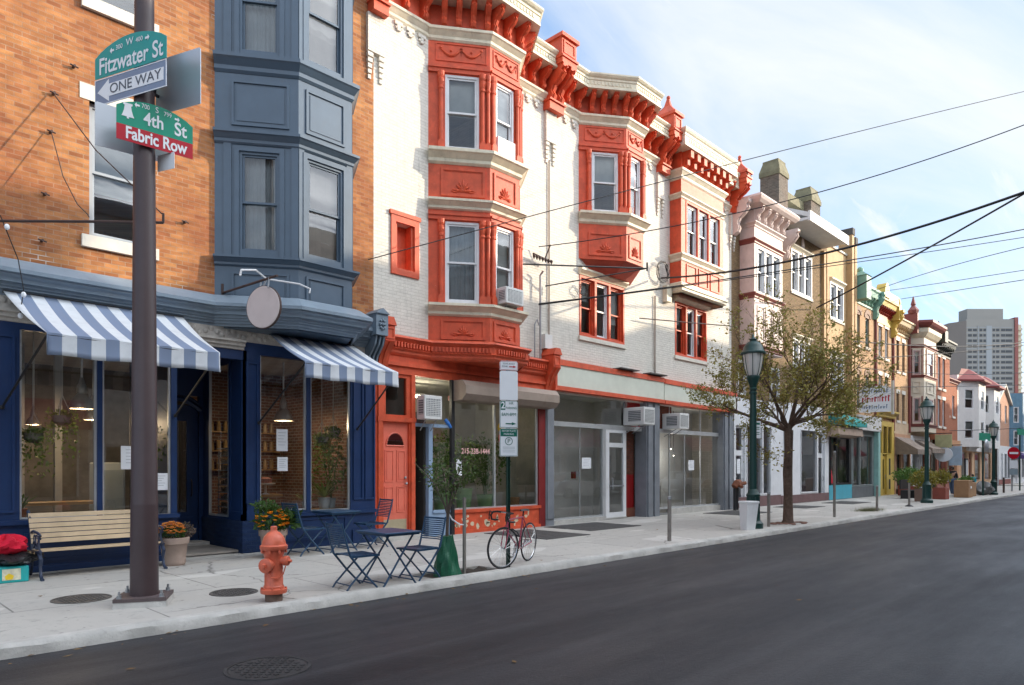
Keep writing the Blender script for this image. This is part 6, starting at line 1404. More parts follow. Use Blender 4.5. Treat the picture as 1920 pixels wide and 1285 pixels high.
# ---- parking signs on a green post, bicycle
sx_, sy_ = 8.17, 8.07
t = thing('parking_sign_post', 'dark green post carrying four white parking signs', 'sign post', (sx_, sy_, 0))
PG = paint('post_green', (0.012, 0.045, 0.035), 0.5, 0.15)
b = MB(); b.box(sx_ - 0.03, sx_ - 0.022, sy_ - 0.02, sy_ + 0.02, 0, 3.42); b.box(sx_ + 0.022, sx_ + 0.03, sy_ - 0.02, sy_ + 0.02, 0, 3.42); b.box(sx_ - 0.03, sx_ + 0.03, sy_ + 0.016, sy_ + 0.022, 0, 3.42); b.build('post', PG, t)
dx_ = Vector((0.87, -0.493)); A = Vector((sx_, sy_)) - dx_ * 0.155 + Vector((-0.493, -0.87)) * 0.035; B = A + dx_ * 0.31; mP = frame(A.x, A.y, B.x, B.y)
def psign(z0, z1, lab, bc=SGREEN):
    r = 0.025; o = plate(mP, 0, 0.31, [(0.31, z1 - r), (0.31 - r, z1), (r, z1), (0, z1 - r)], z0, 'parking_sign', SWHITE, t, 0.004, lab)
    b = MB(mP)
    if bc:
        for a in ((0.008, 0.302, z0 + 0.008, z0 + 0.013), (0.008, 0.302, z1 - 0.013, z1 - 0.008), (0.008, 0.013, z0 + 0.013, z1 - 0.013), (0.297, 0.302, z0 + 0.013, z1 - 0.013)): b.box(a[0], a[1], -0.002, 0.0, a[2], a[3])
        b.build('border', bc, o)
    return o
PGRN = paint('parking_green', (0.004, 0.13, 0.09), 0.4, 0.03, dirt=0)
o = psign(3.255, 3.41, 'small white sign with red border', SRED); tx(mP, 'TOW-AWAY', 0.155, 3.362, 0.036, SDARK, o); tx(mP, 'ZONE', 0.085, 3.318, 0.036, SDARK, o); arrow(mP, 0.28, 3.315, 0.12, 0.04, SRED, o, -1)
o = psign(2.765, 3.245, 'blank white sign', None)
o = psign(2.305, 2.755, 'two hour parking sign', PGRN)
b = MB(mP); b.box(0.018, 0.095, -0.002, 0, 2.60, 2.74); b.build('number_panel', PGRN, o); tx(mP, '2', 0.057, 2.672, 0.15, SWHITE, o, 0.9, bold=0.004); tx(mP, 'HR', 0.195, 2.71, 0.06, PGRN, o); tx(mP, 'PARKING', 0.198, 2.632, 0.055, PGRN, o, 0.8); tx(mP, '8AM-8PM', 0.155, 2.525, 0.075, PGRN, o, 0.82); arrow(mP, 0.28, 2.375, 0.18, 0.05, PGRN, o, -1)
o = psign(1.835, 2.295, 'pay parking sign', PGRN)
b = MB(mP); b.box(0.016, 0.294, -0.002, 0, 2.165, 2.282); b.build('header', PGRN, o); tx(mP, 'PAY BY PLATE', 0.155, 2.25, 0.042, SWHITE, o, 0.9); tx(mP, 'PARKING', 0.155, 2.20, 0.042, SWHITE, o)
b = MB(mP); b.loft([[(0.155 + r * math.cos(k * math.pi / 14), -0.003, 2.085 + r * math.sin(k * math.pi / 14)) for k in range(28)] for r in (0.055, 0.066)], False); b.build('ring', PGRN, o); tx(mP, 'P', 0.155, 2.085, 0.10, PGRN, o)
b = MB(mP)
for z in (1.985, 1.965, 1.935, 1.905): b.box(0.05, 0.26, -0.002, 0, z, z + 0.006)
b.build('fine_print', paint('print_grey', (0.35, 0.42, 0.42), 0.5, 0.05, dirt=0), o)

BIKE = thing('bicycle', 'pinkish red road bicycle with drop handlebars locked to the parking sign post', 'bicycle', (8.96, 8.36, 0), rz=math.atan2(-0.36, -1.0), local=True)
FR = paint('bike_frame_paint', (0.34, 0.05, 0.09), 0.3, 0.08); TY = paint('tyre_rubber', (0.02, 0.02, 0.022), 0.8, 0.1); CHR = paint('chrome', (0.62, 0.63, 0.64), 0.2, 0.05, metal=0.9)
def wheel(cx, ang):
    M4 = Matrix.Translation((cx, 0, 0.342)) @ Matrix.Rotation(ang, 4, 'Z'); w = None
    def ringt(r, q, n, m_, nm, par):
        b = MB(M4); b.loft([[((r + q * math.cos(j * 2 * math.pi / m_)) * math.cos(i * 2 * math.pi / n), q * math.sin(j * 2 * math.pi / m_), (r + q * math.cos(j * 2 * math.pi / m_)) * math.sin(i * 2 * math.pi / n)) for j in range(m_)] for i in range(n + 1)], False); return b
    b = MB(M4); b.tube([(0, -0.045, 0), (0, 0.045, 0)], 0.018, 8)
    for k in range(28):
        a = k * 2 * math.pi / 28; s = 0.03 * (1 if k % 2 else -1); b.tube([(0.02 * math.cos(a + 1.2), s, 0.02 * math.sin(a + 1.2)), (0.31 * math.cos(a), 0, 0.31 * math.sin(a))], 0.0016, 4, False)
    w = b.build('wheel', CHR, BIKE)
    ringt(0.330, 0.0135, 40, 8, 'tyre', w).build('tyre', TY, w, True); ringt(0.311, 0.009, 40, 6, 'rim', w).build('rim', CHR, w, True)
ST = R(-23)
wheel(0, 0); wheel(1.06, ST)
b = MB(); bbk = (0.43, 0, 0.27); sc = (0.30, 0, 0.80); hd = (0.905, 0, 0.79); hl = (0.955, 0, 0.62)
b.tube([bbk, sc], 0.015, 8); b.tube([sc, hd], 0.014, 8); b.tube([bbk, hl], 0.016, 8); b.tube([hd, hl], 0.018, 8)
for s in (-1, 1): b.tube([(bbk[0], s * 0.03, bbk[2]), (0, s * 0.055, 0.342)], 0.009, 6); b.tube([(sc[0], s * 0.015, 0.77), (0, s * 0.055, 0.342)], 0.008, 6)
b.build('frame', FR, BIKE, True)
c_, s_ = math.cos(ST), math.sin(ST)
b = MB()
for s in (-1, 1): b.tube([(0.955 + s_ * -s * 0.03, s * 0.03 * c_, 0.70), (0.975 - s_ * s * 0.05, s * 0.05, 0.60), (1.03 - s_ * s * 0.05, s * 0.05 + 0.02 * s_, 0.42), (1.06 - s_ * s * 0.05, s * 0.05, 0.342)], 0.010, 6)
b.build('fork', FR, BIKE, True)
b = MB(); hm = Matrix.Translation((0.915, 0, 0)) @ Matrix.Rotation(ST, 4, 'Z'); b.tf = hm
b.tube([(0, 0, 0.79), (-0.02, 0, 0.90), (0.08, 0, 0.915)], 0.014, 8); b.tube([(0.08, -0.2, 0.915), (0.08, 0.2, 0.915)], 0.013, 8)
b.build('stem', CHR, BIKE)
b = MB(hm)
for s in (-1, 1): b.tube([(0.08, s * 0.08, 0.915), (0.08, s * 0.2, 0.915), (0.15, s * 0.205, 0.91), (0.195, s * 0.205, 0.86), (0.175, s * 0.205, 0.79), (0.10, s * 0.205, 0.775), (0.04, s * 0.205, 0.775)], 0.016, 8); b.tube([(0.17, s * 0.205, 0.90), (0.22, s * 0.205, 0.93), (0.235, s * 0.205, 0.86), (0.23, s * 0.205, 0.79)], 0.010, 6)
b.build('handlebar', BLACKM, BIKE, True)
b = MB(); b.tube([(0.30, 0, 0.80), (0.285, 0, 0.90)], 0.013, 8); b.loft([[(x, w * s, z + (0.02 if abs(s) < 0.5 else 0)) for s, z in ((-1, 0.905), (-0.4, 0.915), (0.4, 0.915), (1, 0.905), (0.4, 0.89), (-0.4, 0.89))] for x, w in ((0.15, 0.065), (0.21, 0.07), (0.29, 0.035), (0.42, 0.016))]); b.build('saddle', BLACKM, BIKE, True)
b = MB(); b.tube([(0.43, -0.05, 0.27), (0.43, -0.058, 0.27)], 0.09, 18); b.tube([(0.43, -0.07, 0.27), (0.50, -0.075, 0.12)], 0.011, 6); b.tube([(0.43, 0.07, 0.27), (0.36, 0.075, 0.42)], 0.011, 6); b.box(0.46, 0.54, -0.16, -0.075, 0.108, 0.13); b.box(0.32, 0.40, 0.075, 0.16, 0.41, 0.43); b.tube([(0, -0.05, 0.342), (0, -0.056, 0.342)], 0.05, 14); b.build('crank', CHR, BIKE)
b = MB(); b.tube([(0.43, -0.054, 0.36), (0, -0.054, 0.39)], 0.004, 4); b.tube([(0.43, -0.054, 0.18), (0, -0.054, 0.29)], 0.004, 4); b.build('chain', TY, BIKE)
b = MB(); b.tube([(0.86, 0.03, 0.62), (0.84, 0.10, 0.55), (0.78, 0.16, 0.52), (0.74, 0.10, 0.58), (0.80, 0.02, 0.64)], 0.012, 6); b.build('lock', BLACKM, BIKE)
# lean a little towards the post
BIKE.rotation_euler = (R(-2.5), 0, math.atan2(-0.36, -1.0))

# ---- sapling with green watering bag
rng = random.Random(31)
BARK = paint('grey_bark', (0.13, 0.10, 0.08), 0.9, 0.25, scale=12, bump=0.8, bscale=40)
SLEAF = leafmat('sapling_leaf', (0.055, 0.11, 0.028), (0.09, 0.14, 0.04))
t = thing('sapling', 'thin young street tree with sparse green leaves in the soil pit', 'tree', (7.02, 8.28, 0)); tip = []
b = MB(); base = Vector((7.02, 8.28, -0.03)); fk = Vector((7.02, 8.25, 1.05)); b.tube([base, (7.01, 8.27, 0.5), fk], [0.03, 0.026, 0.022], 8)
for k in range(7):
    a = k * 0.9 + rng.uniform(-0.3, 0.3); sp = rng.uniform(0.22, 0.5); q = fk + Vector((math.cos(a) * sp * 0.5, math.sin(a) * sp * 0.5, rng.uniform(0.3, 0.5))); e = q + Vector((math.cos(a) * sp * 0.6, math.sin(a) * sp * 0.6, rng.uniform(0.2, 0.5)))
    b.tube([fk - Vector((0, 0, rng.uniform(0, 0.25))), q, e], [0.014, 0.010, 0.004], 6)
    for j in range(6):
        f = rng.uniform(0.3, 1); w0 = fk.lerp(q, f) if rng.random() < 0.4 else q.lerp(e, f); w1 = w0 + Vector((rng.gauss(0, 0.14), rng.gauss(0, 0.14), rng.gauss(0.04, 0.1))); b.tube([w0, w1], [0.005, 0.002], 4); tip += [w0.lerp(w1, rng.random()) + Vector((rng.gauss(0, 0.05), rng.gauss(0, 0.05), rng.gauss(0, 0.04))) for _ in range(14)]
b.build('trunk', BARK, t, True)
b = MB(); leaves(b, tip, 0.062, rng); b.build('crown', SLEAF, t)
WB = paint('green_tarp', (0.012, 0.105, 0.055), 0.42, 0.15, scale=4, bump=0.25, bscale=12)
b = MB(); rings = []; from mathutils import noise as mn
for i in range(16):
    q = i / 15; z = 0.62 * q; r = 0.205 * (1 - 0.52 * q - 0.12 * max(0, q - 0.8) * 5 * 0.4); row = []
    for k in range(26):
        a = k * 2 * math.pi / 26; n1 = mn.noise(Vector((math.cos(a) * 1.6, math.sin(a) * 1.6, q * 1.5))); n2 = mn.noise(Vector((math.cos(a) * 4.2 + 7, math.sin(a) * 4.2, q * 3.2 + 3)))
        w = 1 + 0.28 * n1 + 0.20 * n2 - 0.10 * q * abs(math.sin(a)); row.append((7.02 + r * w * math.cos(a) * 1.05, 8.28 + r * w * math.sin(a), z - 0.03 + 0.05 * n1 * q))
    rings.append(row)
b.loft(rings); wb = b.build('watering_bag', WB, None, False); tagset(wb, 'green plastic watering bag wrapped round the foot of the sapling', 'watering bag')
t = thing('tree_stake', 'grey wooden stake in the soil pit beside the green bag', 'stake', (7.27, 8.15, 0)); b = MB(); b.box(7.25, 7.29, 8.13, 8.17, -0.05, 1.18); b.build('stake', paint('weathered_wood', (0.22, 0.20, 0.18), 0.9, 0.2, scale=6, aniso=(4, 4, 0.4)), t)
b = MB(); b.tube([(7.02, 8.25, 0.95), (7.08, 8.22, 0.84), (7.18, 8.16, 0.76), (7.26, 8.15, 0.75)], 0.012, 6); b.build('strap', SWHITE, t)
# ---- thin posts along the kerb
WPOST = MC['weathered_wood']
for lab, x, y, h in (('bare parking post in front of the vacant glass shops', 13.6, 8.35, 1.0), ('bare parking post between the lamp and the street tree', 18.85, 8.4, 0.98), ('tall bare post right of the street tree', 24.0, 8.45, 2.2), ('bare parking post beside the grass tuft', 28.4, 8.45, 0.98)):
    t = thing('kerb_post', lab, 'post', (x, y, 0), group='bare posts along the kerb'); b = MB(); b.tube([(x, y, -0.05), (x + 0.01, y, h - 0.06)], 0.045, 8); b.build('pipe', WPOST, t); b = MB(); b.tube([(x + 0.01, y, h - 0.06), (x + 0.01, y, h - 0.01), (x + 0.01, y, h)], [0.052, 0.052, 0.03], 8); b.build('cap', STEEL, t)
t = thing('kerb_post', 'short post with a round iron foot near the yellow shop', 'post', (32.8, 8.5, 0), group='bare posts along the kerb'); b = MB(); b.tube([(32.8, 8.5, 0.03), (32.8, 8.5, 1.0)], 0.045, 8); b.build('pipe', WPOST, t); b = MB(); b.lathe([(0.16, 0), (0.16, 0.02), (0.06, 0.08)], 32.8, 8.5, 10); b.build('foot', BLACKM, t)

# ---- street lamps
LG = paint('lamp_green', (0.008, 0.042, 0.038), 0.4, 0.12, dirt=0.15, dirtcol=(0.04, 0.07, 0.06))
def milk():
    m, t = newmat('lamp_glass'); N = NT(t); o = N.n('ShaderNodeOutputMaterial'); p = N.n('ShaderNodeBsdfPrincipled'); p.inputs['Base Color'].default_value = (0.80, 0.80, 0.77, 1); p.inputs['Roughness'].default_value = 0.25
    tr = N.n('ShaderNodeBsdfTranslucent'); tr.inputs[0].default_value = (0.7, 0.7, 0.66, 1); ms = N.n('ShaderNodeMixShader'); ms.inputs[0].default_value = 0.3; N.l(p.outputs[0], ms.inputs[1]); N.l(tr.outputs[0], ms.inputs[2]); N.l(ms.outputs[0], o.inputs[0]); return m
MILK = milk()
def lamp(label):
    t = thing('street_lamp', label, 'street lamp', (0, 0, 0), group='green lantern street lamps', local=True)
    b = MB(); b.lathe([(0.26, 0), (0.26, 0.14), (0.22, 0.18), (0.19, 0.22), (0.18, 0.30), (0.17, 0.86), (0.185, 0.88), (0.185, 0.92), (0.15, 0.95), (0.13, 1.02), (0.10, 1.06)], 0, 0, 16)
    for k in range(8): b.tube([(0.175 * math.cos(k * 0.785), 0.175 * math.sin(k * 0.785), 0.30), (0.165 * math.cos(k * 0.785), 0.165 * math.sin(k * 0.785), 0.86)], 0.018, 5)
    b.build('pedestal', LG, t, True)
    b = MB(); b.lathe([(0.098, 1.05), (0.085, 3.65), (0.11, 3.66), (0.11, 3.70), (0.085, 3.71), (0.085, 3.76), (0.11, 3.77), (0.11, 3.80), (0.085, 3.82), (0.10, 3.90), (0.16, 4.05), (0.18, 4.13), (0.17, 4.15)], 0, 0, 16); b.build('shaft', LG, t, True)
    b = MB(); b.lathe([(0.15, 4.15), (0.20, 4.28), (0.25, 4.52), (0.275, 4.72), (0.275, 4.74)], 0, 0, 8); g = b.build('globe', MILK, t, True)
    for k in range(8): b = MB(); a = k * 0.785 + 0.39; b.tube([(r * math.cos(a), r * math.sin(a), z) for r, z in ((0.165, 4.15), (0.212, 4.28), (0.262, 4.52), (0.288, 4.74))], 0.010, 5); b.build('rib', LG, g)
    b = MB(); b.lathe([(0.30, 4.73), (0.335, 4.74), (0.335, 4.78), (0.28, 4.82), (0.245, 4.95), (0.17, 5.05), (0.09, 5.09), (0.09, 5.13), (0.11, 5.14), (0.05, 5.18), (0.025, 5.26), (0.001, 5.30)], 0, 0, 16); b.build('hood', LG, t, True)
    return t
l1 = lamp('green lantern street lamp beside the street tree, nearest of the lamps'); l1.location = (18.1, 8.5, 0)
c = copy_tree(l1); c['label'] = 'green lantern street lamp by the yellow planter bush'; c.location = (36.6, 8.75, 0); c.scale = (1, 1, 0.94)
c = copy_tree(l1); c['label'] = 'green lantern street lamp at the far corner, smallest in view'; c.location = (50.5, 8.5, 0); c.scale = (0.9, 0.9, 0.86)
t = thing('lamp_sign', 'small white and green parking plate strapped to the nearest street lamp', 'sign', (18.22, 8.42, 2.6)); m8 = frame(18.18, 8.50, 18.36, 8.40); plate(m8, 0, 0.2, [(0.2, 2.92), (0, 2.92)], 2.45, 'plate', SWHITE, t); b = MB(m8); b.box(0.03, 0.17, -0.003, 0, 2.82, 2.88)
for z in (2.74, 2.69, 2.60, 2.55): b.box(0.04, 0.16, -0.003, 0, z, z + 0.02)
b.build('printing', PGRN, t)
b = MB(); c_ = [(17.28, 8.28), (17.72, 8.10), (17.86, 8.46), (17.42, 8.64)]; cx_, cy_ = 17.57, 8.37
t = thing('waste_bin', 'white tapered waste bin leaning against the nearest street lamp', 'bin', (cx_, cy_, 0))
b.loft([[(cx_ + (p[0] - cx_) * s - sh, cy_ + (p[1] - cy_) * s, z) for p in c_] for s, z, sh in ((0.58, 0.0, 0.06), (0.60, 0.02, 0.06), (0.80, 0.70, 0.0))]); b.build('body', WHITEP, t)
b = MB(); b.loft([[(cx_ + (p[0] - cx_) * s, cy_ + (p[1] - cy_) * s, z) for p in c_] for s, z in ((0.84, 0.695), (0.86, 0.71), (0.86, 0.75), (0.80, 0.76))]); b.build('rim', WHITEP, t)
# iron standpipe by the pillar
t = thing('standpipe', 'rusty twin standpipe at the foot of the grey pillar', 'standpipe', (25.3, 12.5, 0)); RU = paint('rust_red', (0.20, 0.07, 0.035), 0.7, 0.25, scale=8); b = MB(); b.tube([(25.25, 12.6, 0), (25.25, 12.6, 0.85)], 0.06, 8); b.tube([(25.45, 12.6, 0), (25.45, 12.6, 0.85)], 0.06, 8); b.build('pipe', BLACKM, t); b = MB(); b.tube([(25.2, 12.6, 0.9), (25.35, 12.55, 1.05), (25.5, 12.5, 1.1)], [0.12, 0.15, 0.1], 8); b.tube([(25.35, 12.5, 1.0), (25.65, 12.35, 1.05)], 0.07, 8); b.tube([(25.35, 12.5, 1.0), (25.25, 12.3, 0.9)], 0.07, 8); b.build('siamese_head', RU, t)
WIRES_DATA = [
    ('thin wire from the brick corner house, highest at the right edge', (8.75, 13.0, 6.25), (35.92, 0.85, 17.06), -0.144, 0.012),
    ('wire from the insulators on the white wall, second highest at the right edge', (14.15, 12.8, 7.72), (24.28, -0.43, 12.07), 0.787, 0.014),
    ('thick black cable from the coil by the square coral bay', (20.34, 12.8, 8.07), (17.24, -1.11, 7.96), 0.683, 0.032),
    ('thick black cable dropping behind the street tree', (34.22, 12.9, 9.35), (27.01, 0.88, 11.59), 0.123, 0.036),
    ('cable from the service mast, upper of a close pair', (14.15, 12.8, 6.15), (34.03, 0.92, 11.2), 0.24, 0.018),
    ('cable from the service mast, lower of a close pair', (14.15, 12.8, 6.12), (34.03, 0.92, 10.7), 0.099, 0.012),
    ('thin wire over the green cornice house', (41.62, 12.5, 11.48), (34.16, 2.38, 10.57), -0.209, 0.016),
    ('thin wire over the yellow cornice house', (43.51, 12.5, 11.8), (33.5, 2.38, 9.39), 0.027, 0.014),
    ('thin wire over the cream cornice house', (46.6, 12.5, 11.88), (32.42, 2.38, 8.79), 0.006, 0.016),
    ('black cable crossing in front of the far tower', (36.67, 12.0, 7.96), (74.87, 7.95, 12.87), 0.543, 0.03),
    ('thinner cable crossing below it in front of the far tower', (39.95, 12.0, 7.48), (73.73, 7.95, 12.32), 0.138, 0.022),
    ('low thin wire crossing the far white house, upper', (39.01, 12.5, 6.92), (69.18, 7.1, 9.48), 0.435, 0.018),
    ('low thin wire crossing the far white house, middle', (39.85, 12.5, 5.95), (68.89, 7.1, 8.17), 0.024, 0.018),
    ('low thin wire crossing the far white house, lower', (58.36, 12.5, 4.33), (62.41, 7.1, 4.59), 0.041, 0.02),
]
# ================================================================ window units, lamps and plants at the shopfronts
ACW = paint('ac_white', (0.66, 0.66, 0.64), 0.5, 0.06, dirt=0.25, dirtcol=(0.3, 0.27, 0.22)); ACG = paint('ac_grille', (0.16, 0.17, 0.18), 0.6, 0.1)
def ac(label, m4, w, h, d, lv=True):
    t = thing('air_conditioner', label, 'air conditioner', tuple(m4 @ Vector((w / 2, 0, 0))), group='window air conditioners')
    b = MB(m4); b.bevbox(0, w, -d, 0, 0, h, 0.012); b.build('casing', ACW, t)
    b = MB(m4)
    b.box(w * 0.10, w * 0.9, -d - 0.004, -d, h * 0.14, h * 0.86)
    for s in (0, ): b.box(-0.004, 0, -d * 0.85, -d * 0.25, h * 0.2, h * 0.8)
    g = b.build('grille', ACG, t); b = MB(m4)
    for k in range(9): z = h * (0.16 + 0.075 * k); b.box(w * 0.10, w * 0.9, -d - 0.010, -d - 0.004, z, z + 0.014)
    for k in range(9): x = w * (0.12 + 0.09 * k); b.box(x, x + 0.010, -d - 0.012, -d - 0.004, h * 0.14, h * 0.86)
    for k in range(6): z = h * (0.22 + 0.1 * k); b.box(-0.010, -0.004, -d * 0.85, -d * 0.25, z, z + 0.012)
    b.build('louvre', ACW, g)
    b = MB(m4); b.tube([(w * 0.2, -d * 0.7, 0), (w * 0.2, 0.0, -0.25)], 0.014, 5); b.tube([(w * 0.8, -d * 0.7, 0), (w * 0.8, 0.0, -0.25)], 0.014, 5); b.build('strut', STEEL, t)
ac('white window air conditioner above the open doorway beside the coral door', frame(10.08, 12.98, 10.75, 12.98, 2.78), 0.53, 0.56, 0.30)
ac('white air conditioner above the brick panel of the vacant shop, left of the grey pillar', frame(18.62, 13.15, 19.5, 13.15, 3.02), 0.63, 0.56, 0.80)
ac('white air conditioner above the radiator of the vacant shop, right of the grey pillar', frame(20.95, 13.15, 21.9, 13.15, 2.98), 0.62, 0.54, 0.70)
ac('cream air conditioner in the lower front window of the two storey coral bay', frame(11.72 + 0.22, 12.20, 12.76, 12.20, 5.66), 0.62, 0.40, 0.34)
b = MB(); b.box(11.92, 12.52, 12.12, 12.28, 9.36, 9.78); t = thing('window_board', 'white board filling the foot of the upper front window of the tall coral bay', 'board', (12.2, 12.2, 9.36)); b.build('board', WHITEP, t)
t = thing('drain_hose', 'blue hose end hanging under the air conditioner by the coral door', 'hose', (10.62, 12.45, 2.76)); b = MB(); b.tube([(10.55, 12.5, 2.78), (10.60, 12.45, 2.68), (10.66, 12.42, 2.58)], [0.04, 0.045, 0.03], 8); b.build('hose', paint('blue_hose', (0.02, 0.13, 0.42), 0.4), t)

# pendant lamps of the cafe (lit)
BULB = emis('warm_bulb', (1.0, 0.62, 0.28), 60.0); ENAM = paint('enamel_shade', (0.42, 0.40, 0.36), 0.3, 0.08, metal=0.4)
def glow(t, x, y, z, e, c):
    l = bpy.data.lights.new('lamp_light', 'POINT'); l.energy = e; l.color = c; l.shadow_soft_size = 0.06; o = bpy.data.objects.new('lamp_light', l); COL.objects.link(o); o.parent = t; og = ORG[t.name]; o.location = (x - og.x, y - og.y, z - og.z)
def pendant(label, x, y, z, s=1.0):
    t = thing('pendant_lamp', label, 'pendant lamp', (x, y, z), group='pendant lamps in the cafe')
    b = MB(); b.tube([(x, y, z + 0.55 * s), (x, y, 3.98)], 0.018, 6); b.build('rod', WHITEP, t)
    b = MB(); b.loft([[(x + r * s * math.cos(k * 0.2618), y + r * s * math.sin(k * 0.2618), z + h * s) for k in range(24)] for r, h in ((0.20, 0), (0.205, 0.02), (0.19, 0.10), (0.15, 0.18), (0.09, 0.25), (0.07, 0.27), (0.085, 0.29), (0.075, 0.42), (0.05, 0.46), (0.03, 0.56))], False); o = b.build('shade', ENAM, t, True); o.modifiers.new('thickness', 'SOLIDIFY').thickness = 0.006
    b = MB(); b.sphere((x, y, z + 0.10 * s), 0.055 * s, 10, 7); b.build('bulb', BULB, t)
    glow(t, x, y, z - 0.04, 20 * s, (1.0, 0.72, 0.42))
pendant('steel pendant lamp hanging behind the bench window of the cafe', 3.50, 14.2, 2.70)
pendant('smaller lit pendant lamp behind the first one in the cafe', 4.15, 16.0, 2.62, 0.9)
pendant('steel pendant lamp behind the window with the hanging plants', 7.42, 14.3, 2.68)
pendant('small lit pendant lamp deep in the left part of the cafe', 3.4, 17.4, 2.55, 0.7)
t = thing('fluorescent_tube', 'lit fluorescent tube inside the open doorway of the plant shop', 'lamp', (10.75, 14.0, 3.45)); b = MB(); b.tube([(10.5, 14.0, 3.45), (11.1, 14.05, 3.45)], 0.028, 8); b.build('tube', emis('tube_light', (1.0, 0.86, 0.55), 12.0), t); b = MB(); b.box(10.48, 11.12, 13.97, 14.08, 3.49, 3.54); b.build('fitting', WHITEP, t); glow(t, 10.8, 14.0, 3.3, 25, (1.0, 0.88, 0.66))
PLANT = leafmat('house_plant', (0.05, 0.13, 0.03), (0.12, 0.22, 0.05)); PLANT2 = leafmat('pale_plant', (0.16, 0.26, 0.07), (0.26, 0.36, 0.13))
def hanging(label, x, y, zt, z, n, seed, drop=0.7, m=PLANT):
    rng = random.Random(seed); t = thing('hanging_plant', label, 'plant', (x, y, z), group='hanging plants in the cafe windows')
    b = MB(); b.lathe([(0.06, 0), (0.13, 0.05), (0.15, 0.16), (0.14, 0.16), (0.001, 0.12)], x, y, 14, z); b.build('basket', paint('woven_basket', (0.32, 0.30, 0.24), 0.9, 0.2), t, True)
    b = MB(); 
    for k in range(3): a = k * 2.09; b.tube([(x + 0.14 * math.cos(a), y + 0.14 * math.sin(a), z + 0.16), (x, y, z + 0.5), (x, y, zt)], 0.008, 4)
    b.build('cord', paint('cord_white', (0.6, 0.58, 0.52), 0.9), t)
    b = MB(); pts = []
    for k in range(n):
        a = rng.uniform(0, 6.28); r = rng.uniform(0.08, 0.24); L = rng.uniform(0.1, drop)
        for j in range(8): s = j / 7; pts.append((x + r * math.cos(a) * (0.6 + 0.6 * s) + rng.gauss(0, 0.02), y + r * math.sin(a) * (0.6 + 0.6 * s) + rng.gauss(0, 0.02), z + 0.2 + 0.08 * math.sin(3 * s) - L * s))
    leaves(b, pts, 0.075, rng); b.build('foliage', m, t)
hanging('trailing plant hanging at the left of the bench window', 2.62, 13.4, 3.95, 2.05, 46, 1, 0.8, PLANT2)
hanging('plant in a rope hanger behind the bench window, left of the pendant lamp', 3.02, 13.4, 3.95, 2.35, 36, 2, 0.9, PLANT2)
hanging('trailing plant hanging left of the cafe entrance', 4.38, 13.42, 3.95, 2.2, 34, 3, 1.2)
hanging('large trailing plant in the right cafe window', 7.85, 13.42, 3.95, 2.15, 70, 4, 1.0, PLANT2)
hanging('second trailing plant in the right cafe window', 8.18, 13.5, 3.95, 2.3, 60, 5, 1.3)
def potted(label, x, y, z, r, h, top, n, seed, pm, m=PLANT, spiky=False, size=0.09, group='potted plants behind the shop glass', sp=1.0):
    rng = random.Random(seed); t = thing('potted_plant', label, 'plant', (x, y, z), group=group)
    b = MB(); b.lathe([(r * 0.72, 0), (r * 0.95, h * 0.9), (r, h * 0.9), (r, h), (r * 0.9, h), (0.001, h * 0.85)], x, y, 16, z); b.build('pot', pm, t, True)
    b = MB()
    if spiky:
        for k in range(n):
            a = rng.uniform(0, 6.28); e = rng.uniform(0.3, 1.2); L = top * rng.uniform(0.6, 1.1); d = Vector((math.cos(a) * math.cos(e), math.sin(a) * math.cos(e), math.sin(e))); w = Vector((-math.sin(a), math.cos(a), 0)) * 0.022; p = Vector((x, y, z + h)); q = p + d * L * 0.55; e2 = p + d * L - Vector((0, 0, L * 0.18)); b.poly(p - w * 0.5, q - w, q + w, p + w * 0.5); b.poly(q - w, e2, q + w)
    else:
        for k in range(5): a = k * 1.26; b.tube([(x, y, z + h * 0.9), (x + 0.1 * sp * math.cos(a), y + 0.1 * math.sin(a), z + h + top * 0.5), (x + 0.22 * sp * math.cos(a), y + 0.2 * math.sin(a), z + h + top * 0.9)], [0.014, 0.010, 0.004], 5)
        leaves(b, ball(rng, (x, y, z + h + top * 0.55), top * 0.5, n, (0.75 * sp, 0.7, 1.0), 0.15), size, rng)
    b.build('foliage', m, t)
GPOT = paint('pale_green_pot', (0.20, 0.36, 0.14), 0.5, 0.06); WPOT = paint('white_glazed_pot', (0.45, 0.50, 0.52), 0.4, 0.06)
MB().box(6.2, 8.4, 13.2, 13.75, 0.70, 0.76).build('window_ledge', paint('oak_ledge', (0.42, 0.25, 0.10), 0.5, 0.15, aniso=(0.3, 3, 3)), B0)
MB().box(2.3, 3.9, 14.4, 15.0, 0.98, 1.03).build('counter_top', MC['oak_ledge'], B0)
MB().box(6.2, 7.35, 14.2, 14.7, 1.02, 1.07).build('counter_top', MC['oak_ledge'], B0)
potted('spiky plant in a pale square pot in the right cafe window', 7.95, 13.5, 0.76, 0.14, 0.24, 0.75, 44, 8, WPOT, PLANT2, True)
potted('tall branching plant in the right cafe window', 8.18, 13.6, 0.76, 0.12, 0.22, 1.15, 150, 9, WPOT, PLANT, False, 0.12)
potted('low spiky plant at the left of the right cafe window', 7.5, 13.45, 0.76, 0.10, 0.16, 0.5, 26, 10, WPOT, PLANT2, True)
potted('small plant in a red clay pot on the ledge beside the bench', 2.42, 13.25, 0.86, 0.09, 0.14, 0.22, 60, 14, paint('red_clay', (0.34, 0.12, 0.06), 0.7), PLANT, False, 0.06)
